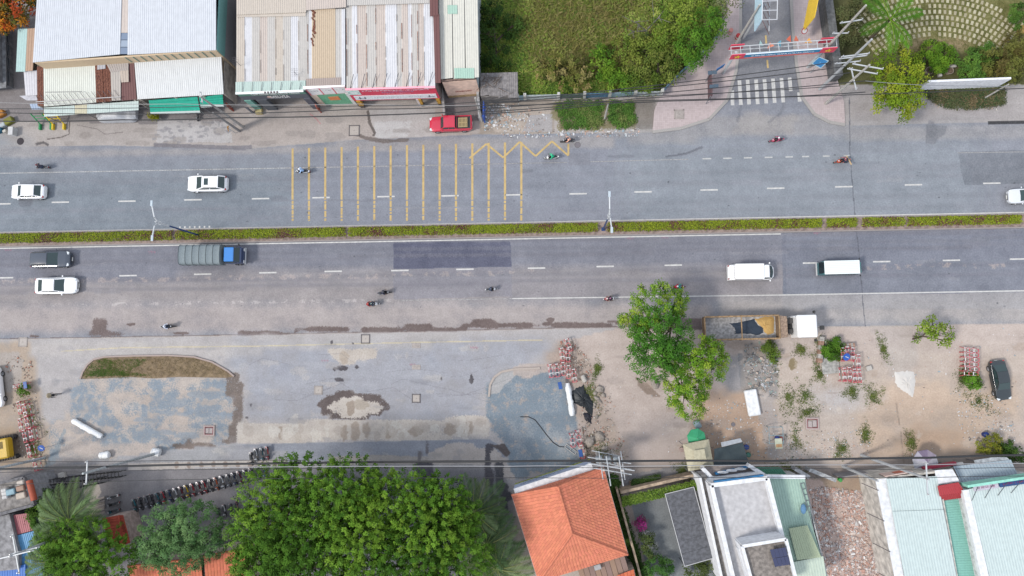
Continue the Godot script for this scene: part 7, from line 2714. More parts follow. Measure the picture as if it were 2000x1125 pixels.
	shape(k.exhaust,"exhaust",steel,t)
	for sg in [-1.0,1.0]:
		var m := shape(k.mirror,"mirror",black,t)
		m.position = Vector3(0.3,1.16,sg * 0.3)
	shape(k.lamp,"headlight",M(Color(0.5,0.52,0.55),0.15),t)
	shape(k.tail_lamp,"tail_light",M(Color(0.35,0.02,0.02),0.3),t)
	shape(k.rack,"grab_rail",steel,t)
	return t

# --- bodies: a field of tapered capsules, meshed as surface nets
# bones: [a, b, ra, rb, region]; regions 0 shirt, 1 trousers, 2 skin, 3 shoes
func body_mesh(bones: Array,cell: float) -> Dictionary:
	var field := {}
	var region := {}
	for b in bones:
		var a: Vector3 = b[0]
		var e: Vector3 = b[1]
		var rm: float = maxf(b[2],b[3]) + cell * 2.2
		var lo := a.min(e) - Vector3.ONE * rm
		var hi := a.max(e) + Vector3.ONE * rm
		var d := e - a
		var dd := maxf(d.length_squared(),1e-6)
		for x in range(floori(lo.x / cell),ceili(hi.x / cell) + 1):
			for y in range(floori(lo.y / cell),ceili(hi.y / cell) + 1):
				for z in range(floori(lo.z / cell),ceili(hi.z / cell) + 1):
					var p := Vector3(x,y,z) * cell
					var s := clampf((p - a).dot(d) / dd,0.0,1.0)
					var v := (p - a - d * s).length() - lerpf(b[2],b[3],s)
					var key := Vector3i(x,y,z)
					if not field.has(key):
						field[key] = v
						region[key] = [v,b[4]]
					else:
						var o: float = field[key]
						var kk := 0.035
						var hq := clampf(0.5 + 0.5 * (o - v) / kk,0.0,1.0)
						field[key] = lerpf(o,v,hq) - kk * hq * (1.0 - hq)
						if v < region[key][0]:
							region[key] = [v,b[4]]
	var vert := {}
	var pos := PackedVector3Array()
	var reg := PackedInt32Array()
	var corners := []
	for i in 8:
		corners.append(Vector3i(i & 1,(i >> 1) & 1,(i >> 2) & 1))
	for key in field:
		var sum := Vector3.ZERO
		var n := 0
		var vals := []
		var ok := true
		for c in corners:
			if not field.has(key + c):
				ok = false
				break
			vals.append(field[key + c])
		if not ok:
			continue
		for i in 8:
			for ax in 3:
				var j := i | (1 << ax)
				if j == i:
					continue
				if (vals[i] < 0.0) != (vals[j] < 0.0):
					sum += Vector3(corners[i]).lerp(Vector3(corners[j]),vals[i] / (vals[i] - vals[j]))
					n += 1
		if n > 0:
			vert[key] = pos.size()
			pos.append((Vector3(key) + sum / n) * cell)
			reg.append(region[key][1])
	var tri := PackedInt32Array()
	for key in vert:
		var v0: float = field[key]
		for ax in 3:
			var st := Vector3i.ZERO
			st[ax] = 1
			if not field.has(key + st):
				continue
			var v1: float = field[key + st]
			if (v0 < 0.0) == (v1 < 0.0):
				continue
			var u := Vector3i.ZERO
			var w := Vector3i.ZERO
			u[(ax + 1) % 3] = 1
			w[(ax + 2) % 3] = 1
			var ring := [key,key - u,key - u - w,key - w]
			var good := true
			for r in ring:
				if not vert.has(r):
					good = false
			if not good:
				continue
			var q := [vert[ring[0]],vert[ring[1]],vert[ring[2]],vert[ring[3]]]
			if v0 < 0.0:
				tri.append_array([q[0],q[2],q[1],q[0],q[3],q[2]])
			else:
				tri.append_array([q[0],q[1],q[2],q[0],q[2],q[3]])
	return {"pos": pos,"reg": reg,"tri": tri}

func finger_bones(wrist: Vector3,dir: Vector3,side: Vector3,down: Vector3) -> Array:
	var out := []
	for f in 4:
		var base := wrist + dir * 0.075 + side * (f - 1.5) * 0.021
		var k := base + dir * (0.042 - absf(f - 1.3) * 0.004)
		out.append([base,k])
		out.append([k,k + (down * 0.8 + dir * 0.35).normalized() * 0.036])
	var th := wrist + dir * 0.03 - side * 0.035
	out.append([th,th + (dir * 0.6 - side * 0.8 + down * 0.2).normalized() * 0.05])
	return out

var poses := {}

func pose(kind: String) -> Dictionary:
	if poses.has(kind):
		return poses[kind]
	var b := []
	var hands := []
	if kind == "ride":
		var hip := Vector3(-0.28,0.93,0)
		var neck := Vector3(-0.06,1.42,0)
		b = [[hip,hip + Vector3(0.05,0.2,0),0.15,0.14,1],[hip + Vector3(0.04,0.16,0),Vector3(-0.1,1.3,0),0.15,0.15,0],[Vector3(-0.1,1.33,-0.14),Vector3(-0.1,1.33,0.14),0.085,0.085,0],[neck,Vector3(-0.03,1.5,0),0.055,0.055,2],
			[Vector3(-0.02,1.56,0),Vector3(0.0,1.62,0),0.09,0.1,2],[Vector3(0.07,1.55,0),Vector3(0.1,1.545,0),0.02,0.014,2]]
		for s in [-1.0,1.0]:
			var sh := Vector3(-0.1,1.34,s * 0.19)
			var el := Vector3(0.04,1.12,s * 0.3)
			var wr := Vector3(0.2,1.07,s * 0.31)
			b += [[sh,el,0.06,0.048,0],[el,wr,0.046,0.034,0 if s > 0 else 0],[wr,wr + Vector3(0.06,0.0,0),0.034,0.03,2]]
			b += [[Vector3(-0.26,0.9,s * 0.1),Vector3(0.14,0.8,s * 0.17),0.095,0.07,1],[Vector3(0.14,0.8,s * 0.17),Vector3(0.1,0.42,s * 0.15),0.065,0.045,1],[Vector3(0.08,0.38,s * 0.15),Vector3(0.26,0.36,s * 0.16),0.045,0.035,3]]
			hands.append(finger_bones(wr,Vector3(1,0,0),Vector3(0,0,s),Vector3(0,-1,0)))
	else:
		b = [[Vector3(0,0.92,0),Vector3(0,1.0,0),0.15,0.14,1],[Vector3(0,1.02,0),Vector3(0.02,1.3,0),0.14,0.15,0],[Vector3(0.02,1.34,-0.14),Vector3(0.02,1.34,0.14),0.08,0.08,0],[Vector3(0.02,1.42,0),Vector3(0.03,1.5,0),0.05,0.05,2],
			[Vector3(0.04,1.55,0),Vector3(0.05,1.61,0),0.09,0.1,2],[Vector3(0.12,1.55,0),Vector3(0.15,1.545,0),0.02,0.014,2]]
		for s in [-1.0,1.0]:
			var el := Vector3(0.06 * s,1.08,s * 0.26)
			var wr := Vector3(0.16 * s + 0.06,0.84,s * 0.27)
			b += [[Vector3(0.02,1.35,s * 0.18),el,0.058,0.046,0],[el,wr,0.044,0.032,0],[wr,wr + Vector3(0.02,-0.07,0),0.034,0.028,2]]
			b += [[Vector3(0,0.88,s * 0.09),Vector3(-0.16 * s + 0.05,0.48,s * 0.1),0.09,0.065,1],[Vector3(-0.16 * s + 0.05,0.48,s * 0.1),Vector3(-0.3 * s - 0.02,0.1,s * 0.1),0.06,0.042,1],[Vector3(-0.3 * s - 0.03,0.06,s * 0.1),Vector3(-0.3 * s + 0.13,0.045,s * 0.1),0.04,0.035,3]]
			hands.append(finger_bones(wr,Vector3(0.2,-1,0).normalized(),Vector3(1,0,0),Vector3(0,0,-s)))
	var m := body_mesh(b,0.026)
	m["hands"] = hands
	poses[kind] = m
	return m

func person(label: String,kind: String,cols: Array,group := "") -> Node3D:
	var t := thing("person",label,"person",Vector3.ZERO,group)
	var m := pose(kind)
	var mb := MB.new()
	mb.tinted = true
	var pos: PackedVector3Array = m.pos
	var reg: PackedInt32Array = m.reg
	var tri: PackedInt32Array = m.tri
	var nn := PackedVector3Array()
	nn.resize(pos.size())
	for i in range(0,tri.size(),3):
		var f := (pos[tri[i + 2]] - pos[tri[i]]).cross(pos[tri[i + 1]] - pos[tri[i]])
		for j in 3:
			nn[tri[i + j]] += f
	for i in tri.size():
		mb.v.append(pos[tri[i]])
		mb.n.append(nn[tri[i]].normalized())
		mb.c.append(cols[reg[tri[i]]])
	mb.col = cols[2]
	for h in m.hands:
		for f in h:
			mb.tube(f[0],f[1],0.0095,0.008,5)
	part(mb,"body",VC(0.85),t)
	return t

func helmet(t: Node,col: Color,head: Vector3) -> void:
	var mb := MB.new()
	mb.ball(head + Vector3(-0.01,0.02,0),Vector3(0.14,0.135,0.125),14,8,-20.0)
	part(mb,"helmet",paint_mat(col),t)
	mb = MB.new()
	mb.box(head + Vector3(0.12,0.01,0),Vector3(0.1,0.02,0.2),Basis(Vector3.BACK,-0.25),0.008)
	part(mb,"visor",M(Color(0.03,0.03,0.03),0.4),t)

func face(t: Node,head: Vector3) -> void:
	for s in [-1.0,1.0]:
		var mb := MB.new()
		mb.ball(head + Vector3(0.085,-0.01,s * 0.035),Vector3(0.012,0.01,0.016),6,4)
		part(mb,"eye",M(Color(0.03,0.02,0.02),0.3),t)
		mb = MB.new()
		mb.ball(head + Vector3(0.0,-0.02,s * 0.1),Vector3(0.022,0.034,0.012),6,4)
		part(mb,"ear",M(Color(0.36,0.22,0.16),0.7),t)
	var mb2 := MB.new()
	mb2.box(head + Vector3(0.085,-0.07,0),Vector3(0.02,0.012,0.045),Basis(),0.004)
	part(mb2,"mouth",M(Color(0.3,0.12,0.1),0.6),t)

func riders() -> void:
	var skin := Color(0.36,0.22,0.16)
	var shoe := Color(0.04,0.035,0.03)
	var jean := Color(0.03,0.045,0.08)
	var black := Color(0.018,0.018,0.022)
	var g := "motorbikes ridden on the main road"
	var pg := "riders on the main road"
	# rear mark, front mark, bike colour, bike words, shirt, trousers, helmet, rider words
	for r in [
			[97,327,69,325.5,Color(0.02,0.03,0.05),"black motorbike by itself at the far left of the westbound side",Color(0.05,0.045,0.06),jean,Color(0.12,0.02,0.03),"rider in dark clothes and dark red helmet at the far left"],
			[607,335.5,575,334.5,Color(0.6,0.62,0.66),"white motorbike crossing the first yellow bars",Color(0.3,0.45,0.68),black,Color(0.62,0.64,0.68),"rider in light blue shirt on the yellow bars"],
			[1092,306.5,1061.5,308.5,Color(0.72,0.72,0.72),"white scooter below the yellow zigzag",Color(0.02,0.4,0.2),black,Color(0.03,0.42,0.22),"rider in green jacket and green helmet below the zigzag"],
			[1124,273.5,1093,276,Color(0.03,0.03,0.035),"black motorbike at the yellow zigzag's right end",Color(0.75,0.4,0.28),jean,Color(0.05,0.05,0.07),"rider in white and orange top beside the round road cover"],
			[1531,272,1501,275.5,Color(0.36,0.03,0.08),"dark red and white motorbike before the side street",Color(0.3,0.05,0.12),black,Color(0.6,0.6,0.62),"rider in dark red before the side street"],
			[1660,312,1628,317,Color(0.4,0.06,0.02),"orange red motorbike carrying a long board, right of the side street",Color(0.24,0.08,0.09),black,Color(0.2,0.06,0.07),"rider in maroon on the bike with the long board"],
			[737.5,573,766,570,Color(0.02,0.025,0.035),"upper of two motorbikes close together, dark blue",Color(0.03,0.035,0.06),black,Color(0.04,0.04,0.05),"rider in navy on the upper of the close pair of bikes"],
			[715,594.5,743,593,Color(0.65,0.66,0.68),"lower of two motorbikes close together, white nose",Color(0.04,0.05,0.06),jean,Color(0.05,0.1,0.11),"rider in black on the lower of the close pair of bikes"],
			[947,566,973,564,Color(0.7,0.7,0.72),"white fronted motorbike below the dark road patch",Color(0.03,0.05,0.09),black,Color(0.06,0.06,0.09),"rider in dark blue below the dark road patch"],
			[1177,585,1205,582,Color(0.74,0.74,0.76),"white scooter left of the large street tree",Color(0.04,0.02,0.03),black,Color(0.24,0.08,0.16),"rider in black and maroon left of the street tree"],
			[1313,561,1341,559.5,Color(0.3,0.015,0.03),"red motorbike right above the large street tree",Color(0.01,0.32,0.24),black,Color(0.06,0.07,0.12),"rider in teal green jacket above the street tree"],
			[315,638.5,343.5,637,Color(0.03,0.03,0.035),"black scooter on the dusty shoulder near the drain",Color(0.62,0.66,0.76),jean,Color(0.55,0.58,0.66),"rider in pale blue shirt on the dusty shoulder"]]:
		var b := bike("motorbike",r[5],g,r[4])
		place(b,r[0],r[1],r[2],r[3],1.95,0.5,0.01)
		var p := person(r[9],"ride",[r[6],r[7],skin,shoe],pg)
		p.transform = b.transform
		helmet(p,r[8],Vector3(0.0,1.6,0))
		face(p,Vector3(0.0,1.59,0))
	# passengers
	for r in [[1313,561,1341,559.5,Color(0.4,0.02,0.05),Color(0.65,0.65,0.66),"passenger in red behind the teal green rider"],[715,594.5,743,593,Color(0.3,0.03,0.03),Color(0.3,0.04,0.03),"passenger in dark red behind the lower of the close pair"],[1177,585,1205,582,Color(0.28,0.1,0.1),Color(0.55,0.45,0.44),"passenger in brown behind the rider left of the street tree"]]:
		var p := person(r[6],"ride",[r[4],black,skin,shoe],pg)
		place(p,r[0],r[1],r[2],r[3],1.95,0.5,0.03)
		p.translate_object_local(Vector3(-0.42,0.02,0))
		helmet(p,r[5],Vector3(0.0,1.6,0))
		face(p,Vector3(0.0,1.59,0))
	var mb := MB.new()
	mb.box(Vector3(0,0,0),Vector3(1.15,0.05,0.16),Basis(),0.01)
	var o := single(mb,"wooden_board",D(238,204,158,0.8,"grain",1.0),"pale wooden board strapped across the orange red motorbike","board")
	o.position = W(1658,313,1.05)
	o.rotation.y = -1.1
	mb = MB.new()
	mb.box(Vector3.ZERO,Vector3(0.42,0.42,0.5),Basis(),0.05)
	o = single(mb,"delivery_bag",D(40,52,74,0.7,"blotch",1.0),"dark blue bag on the rack of the orange red motorbike","bag")
	o.position = W(1652,313.5,1.1)
	# walker
	var p := person("person walking across the lot in a cream conical hat and dark clothes","walk",[Color(0.03,0.03,0.035),Color(0.025,0.025,0.03),skin,shoe])
	place(p,110,771,118,770.5,1.0,0.0,0.0)
	p.scale = Vector3.ONE
	face(p,Vector3(0.05,1.58,0))
	mb = MB.new()
	mb.tube(Vector3(0.04,1.6,0),Vector3(0.04,1.86,0),0.31,0.012,20,false)
	part(mb,"conical_hat",D(240,222,188,0.85,"grain",2.0),p)

func parked_bikes() -> void:
	var cols := {"black": Color(0.02,0.02,0.024),"dark blue": Color(0.015,0.035,0.09),"red": Color(0.36,0.02,0.03),"maroon": Color(0.14,0.02,0.035),"white": Color(0.62,0.63,0.65),"grey": Color(0.16,0.17,0.19),"yellow": Color(0.6,0.42,0.02),"teal": Color(0.03,0.14,0.17),"orange": Color(0.5,0.1,0.02)}
	var ord := ["first","second","third","fourth","fifth","sixth","seventh","eighth","ninth","tenth","eleventh","twelfth","thirteenth","fourteenth","fifteenth","sixteenth","seventeenth","eighteenth","nineteenth","twentieth","twenty-first","twenty-second","twenty-third","twenty-fourth"]
	var row := ["teal","black","grey","black","teal","red","dark blue","white","maroon","yellow","red","maroon","red","black","orange","white","grey","dark blue","maroon","grey","black","dark blue","teal"]
	for i in row.size():
		var s := i / 21.0
		var x := lerpf(262.0,503.0,s)
		var y := lerpf(988.0,925.0,s) - 4.0 * sin(s * PI) * 0.0
		var b := bike("parked_motorbike","%s motorbike, %s from the left in the long parked row" % [row[i],ord[i]],"motorbikes in the long parked row",cols[row[i]])
		place(b,x - 3.5 + rng.randf_range(-1,1),y - 13.5,x + 3.5 + rng.randf_range(-1,1),y + 13.5,1.95,0.6,0.0)
		b.rotation.x = 0.06
	var up := [[490,897,"black","leftmost of the four motorbikes parked above the wires"],[499,890,"white","second of the four motorbikes parked above the wires"],[511,889,"teal","third of the four motorbikes parked above the wires"],[521,886,"red","rightmost of the four motorbikes parked above the wires, red"]]
	for q in up:
		var b := bike("parked_motorbike",q[3],"motorbikes parked above the wires",cols[q[2]])
		place(b,q[0] - 1.5,q[1] - 14,q[0] + 1.5,q[1] + 14,1.95,0.6,0.0)
	var lf := [[219,971,"white","upper of three motorbikes parked at the stacked planks"],[220,985,"black","middle of three motorbikes parked at the stacked planks"],[220,999,"teal","lower of three motorbikes parked at the stacked planks"]]
	for q in lf:
		var b := bike("parked_motorbike",q[3],"motorbikes parked at the stacked planks",cols[q[2]])
		place(b,q[0] + 13,q[1] - 4,q[0] - 13,q[1] + 4,1.95,0.6,0.0)
	var lo := [[425,1005,"black","leftmost of four motorbikes between the round tree and the grove"],[436,999,"white","second of four motorbikes between the round tree and the grove"],[449,997,"grey","third of four motorbikes between the round tree and the grove"],[461,993,"maroon","rightmost of four motorbikes between the round tree and the grove"]]
	for q in lo:
		var b := bike("parked_motorbike",q[3],"motorbikes between the round tree and the grove",cols[q[2]])
		place(b,q[0] - 1.5,q[1] - 13,q[0] + 2.5,q[1] + 13,1.95,0.6,0.0)
	var one := bike("parked_motorbike","black motorbike parked below the teal awning","",cols["black"])
	place(one,386,216,383,234,1.7,0.6,0.0)

# ---------------------------------------------------------------- street furniture and small things
func box_thing(called: String,label: String,cat: String,at: Vector3,size: Vector3,turn: float,mat: Material,bev := 0.02,group := "") -> MeshInstance3D:
	var mb := MB.new()
	mb.box(Vector3.ZERO,size,Basis(),bev)
	var o := single(mb,called,mat,label,cat,group)
	o.position = at + Vector3(0,size.y * 0.5,0)
	o.rotation.y = turn
	return o

func street_lamp(label: String,bx: float,by: float,n: Vector2,s: Vector2) -> void:
	var base := W(bx,by)
	var t := thing("street_lamp",label,"street lamp",base,"street lamps on the median")
	var white := D(236,240,244,0.4,"")
	var blue := D(40,78,140,0.4,"")
	var mb := MB.new()
	mb.tube(Vector3(0,0.1,0),Vector3(0,6.6,0),0.11,0.085,10)
	part(mb,"pole",blue,t)
	mb = MB.new()
	mb.tube(Vector3(0,6.6,0),Vector3(0,9.2,0),0.085,0.06,10)
	part(mb,"upper_pole",white,t)
	mb = MB.new()
	mb.box(Vector3(0,0.15,0),Vector3(0.4,0.12,0.4),Basis(),0.02)
	part(mb,"base_plate",blue,t)
	for k in 2:
		mb = MB.new()
		for i in 12:
			var a0 := TAU * i / 12.0
			var a1 := TAU * (i + 1) / 12.0
			mb.tube(Vector3(cos(a0) * 0.17,8.3 + k * 0.5,sin(a0) * 0.17),Vector3(cos(a1) * 0.17,8.3 + k * 0.5,sin(a1) * 0.17),0.02,0.02,4,false)
		part(mb,"ring",white,t)
	for e in [n,s]:
		var tip: Vector3 = W(e.x,e.y,9.7) - base
		mb = MB.new()
		mb.path([Vector3(0,8.6,0),Vector3(0,9.15,0).lerp(tip,0.25),tip],0.08,6)
		part(mb,"arm",white,t)
		mb = MB.new()
		mb.box(tip,Vector3(0.26,0.1,0.62),Basis(),0.03)
		part(mb,"lamp_head",D(214,228,238,0.3,""),t)

# crossarms: [height, plan direction in degrees, half length]
func power_pole(label: String,bx: float,by: float,h: float,arms: Array,mat: Material,r := 0.17) -> void:
	var base := W(bx,by)
	var t := thing("power_pole",label,"power pole",base,"")
	var mb := MB.new()
	mb.tube(Vector3(0,-0.05,0),Vector3(0,h,0),r,r * 0.6,10)
	part(mb,"pole",mat,t)
	var pale := D(224,228,232,0.5,"")
	for a in arms:
		var d := Vector3(cos(deg_to_rad(a[1])),0,sin(deg_to_rad(a[1])))
		mb = MB.new()
		mb.bar(Vector3(0,a[0],0) - d * a[2],Vector3(0,a[0],0) + d * a[2],0.1,0.1)
		var arm := part(mb,"crossarm",pale,t)
		for k in 3:
			mb = MB.new()
			var p: Vector3 = Vector3(0,a[0] + 0.05,0) + d * a[2] * (k - 1) * 0.92
			mb.tube(p,p + Vector3(0,0.26,0),0.06,0.045,7)
			part(mb,"insulator",D(230,232,236,0.3,""),arm)

func wire(label: String,pts: Array,h: float,r: float,mat: Material) -> void:
	var mb := MB.new()
	for i in pts.size() - 1:
		var a := W(pts[i][0],pts[i][1],h)
		var b := W(pts[i + 1][0],pts[i + 1][1],h)
		var line := []
		for k in 9:
			var s := k / 8.0
			line.append(a.lerp(b,s) - Vector3(0,0.35 * 4.0 * s * (1.0 - s),0))
		mb.path(line,r,5)
	single(mb,"power_line",mat,label,"wire","overhead wires")

func barrier(label: String,group: String,x: float,y: float,deg: float,ln := 1.55) -> void:
	var t := thing("barrier",label,"barrier",W(x,y),group)
	t.rotation.y = -deg_to_rad(deg)
	var red := D(222,96,108,0.6,"")
	var wh := D(250,248,248,0.6,"")
	for s in [-1.0,1.0]:
		for y2 in [0.35,0.95]:
			for k in 5:
				var mb := MB.new()
				var z: float = s * (0.32 - 0.16 * y2)
				mb.box(Vector3(-ln * 0.5 + ln * (k + 0.5) / 5.0,y2,z),Vector3(ln / 5.0,0.09,0.04))
				part(mb,"rail",red if (k + int(s + 1)) % 2 == 0 else wh,t)
		for e in [-0.46,0.46]:
			var mb := MB.new()
			mb.bar(Vector3(e * ln,0,s * 0.34),Vector3(e * ln,1.02,s * 0.14),0.05,0.05)
			part(mb,"leg",red,t)
	for k in 4:
		var mb := MB.new()
		mb.bar(Vector3(ln * (k / 3.0 - 0.5) * 0.92,1.0,-0.17),Vector3(ln * (k / 3.0 - 0.5) * 0.92,1.0,0.17),0.07,0.05)
		part(mb,"crossbar",red if k % 2 else wh,t)

func rock(label: String,x: float,y: float,s: Vector3,group: String,mat: Material) -> void:
	var mb := MB.new()
	var sd := rng.randi() % 1000
	var nz := noise(0.8,2,sd)
	var rows := []
	for i in 6:
		var la := deg_to_rad(lerpf(88.0,-30.0,i / 5.0))
		var line := []
		for j in 8:
			var a := TAU * j / 8.0
			var d := Vector3(cos(la) * cos(a),sin(la),cos(la) * sin(a))
			line.append(d * s * (0.8 + 0.55 * nz.get_noise_3d(d.x * 2.0,d.y * 2.0,d.z * 2.0)))
		rows.append(line)
	mb.skin(rows,true)
	var o := single(mb,"rock",mat,label,"rock",group)
	o.position = W(x,y) + Vector3(0,s.y * 0.15,0)
	o.rotation.y = rng.randf() * TAU

func bundle(called: String,label: String,x0: float,y0: float,x1: float,y1: float,r: float,mat: Material,cat := "bag") -> void:
	var a := W(x0,y0,r)
	var b := W(x1,y1,r)
	var nz := noise(1.2,3,int(x0))
	var d := (b - a).normalized()
	var z := d.cross(Vector3.UP).normalized()
	var rows := []
	for i in 15:
		var s := i / 14.0
		var k := minf(1.0,0.72 + 5.0 * minf(s,1.0 - s))
		var line := []
		for j in 10:
			var an := TAU * j / 10.0
			var rr := r * k * (0.95 + 0.35 * nz.get_noise_2d(s * 6.0,j * 0.9))
			line.append(a.lerp(b,s) - a + z * cos(an) * rr * 1.15 + Vector3.UP * sin(an) * rr)
		rows.append(line)
	var mb := MB.new()
	mb.skin(rows,true)
	for e in [rows[0],rows[14]]:
		for j in 8:
			mb.out3(e[0],e[j + 1],e[j + 2],(b - a) * 0.5)
	var o := single(mb,called,mat,label,cat)
	o.position = a

func round_sign(label: String,x: float,y: float,h: float,r: float,rim: Material,face_mat: Material,tilt := 0.9) -> void:
	var base := W(x,y,h) * Vector3(1,0,1)
	var t := thing("round_sign",label,"sign",base)
	beam(t,Vector3.ZERO,Vector3(0,h,0),0.03,D(200,200,204,0.5,""),"post")
	var nn := Vector3(0.2,sin(tilt),cos(tilt)).normalized()
	var mb := MB.new()
	mb.tube(Vector3(0,h,0) + nn * 0.04,Vector3(0,h,0) + nn * 0.06,r,r,20)
	part(mb,"rim",rim,t)
	mb = MB.new()
	mb.tube(Vector3(0,h,0) + nn * 0.06,Vector3(0,h,0) + nn * 0.072,r * 0.76,r * 0.76,20)
	part(mb,"face",face_mat,t)
	mb = MB.new()
	mb.bar(Vector3(-r * 0.5,h,0) + nn * 0.075 + Vector3(0,0.05,-0.1),Vector3(r * 0.5,h,0) + nn * 0.085 + Vector3(0,-0.05,0.1),0.07,0.02)
	part(mb,"symbol",D(240,240,240,0.5,""),t)

func gantry() -> void:
	var t := thing("gantry","red and blue banner gantry spanning the side street","gantry")
	var wh := D(232,236,240,0.5,"")
	var A := W(1428,99,6.3)
	var B := W(1634,84,6.3)
	var d := (B - A).normalized()
	var n := Vector3.UP.cross(d).normalized()
	if n.z < 0.0:
		n = -n
	for p in [A.lerp(B,0.06),A.lerp(B,0.93)]:
		beam(t,p - Vector3(0,0.5,0),p * Vector3(1,0,1),0.16,U(190,196,200,0.6,"blotch"),"post")
	for k in [[-0.42,0.0],[0.42,0.0],[-0.42,-0.9],[0.42,-0.9]]:
		beam(t,A + n * k[0] + Vector3(0,k[1],0),B + n * k[0] + Vector3(0,k[1],0),0.05,wh,"chord")
	for i in 12:
		var p := A.lerp(B,i / 11.0)
		beam(t,p - n * 0.42,p + n * 0.42,0.035,wh,"brace")
		if i < 11:
			beam(t,p + n * 0.42 - Vector3(0,0.9,0),A.lerp(B,(i + 1) / 11.0) + n * 0.42,0.03,wh,"brace")
	solid_panel(t,A.lerp(B,0.13) + n * 0.5,A.lerp(B,0.86) + n * 0.5,5.45,6.35,U(40,142,190,0.6,"blotch"),"banner",0.06)
	solid_panel(t,A.lerp(B,0.13) + n * 0.51,A.lerp(B,0.86) + n * 0.51,5.2,5.44,U(244,110,84,0.6,"blotch"),"banner_hem",0.06)
	solid_panel(t,A.lerp(B,0.13) + n * 0.53,A.lerp(B,0.86) + n * 0.53,6.27,6.36,U(240,244,248,0.6,""),"banner_edge",0.06)
	scribble(t,A.lerp(B,0.2) + n * 0.54 + Vector3(0,-0.5,0),A.lerp(B,0.8) + n * 0.54 + Vector3(0,-0.5,0),Vector3.UP,0.3,U(244,246,250,0.6,""),34,n,0.9)
	for k in [[0.0,0.13,0.55],[0.86,1.0,0.55],[0.0,0.13,-0.55],[0.86,1.0,-0.55]]:
		solid_panel(t,A.lerp(B,k[0]) + n * k[2],A.lerp(B,k[1]) + n * k[2],5.35,6.5,U(226,70,96,0.6,"blotch"),"end_panel",0.08)
	for k in [0.065,0.93]:
		var c := A.lerp(B,k) + n * 0.61 + Vector3(0,-0.38,0)
		var mb := MB.new()
		for i in 5:
			var a0 := TAU * i / 5.0 + PI / 2
			mb.tri(c + (d * cos(a0 + 1.9) + Vector3.UP * sin(a0 + 1.9)) * 0.16,c + (d * cos(a0) + Vector3.UP * sin(a0)) * 0.46,c + (d * cos(a0 - 1.9) + Vector3.UP * sin(a0 - 1.9)) * 0.16)
		part(mb,"star",U(250,214,60,0.6,""),t)

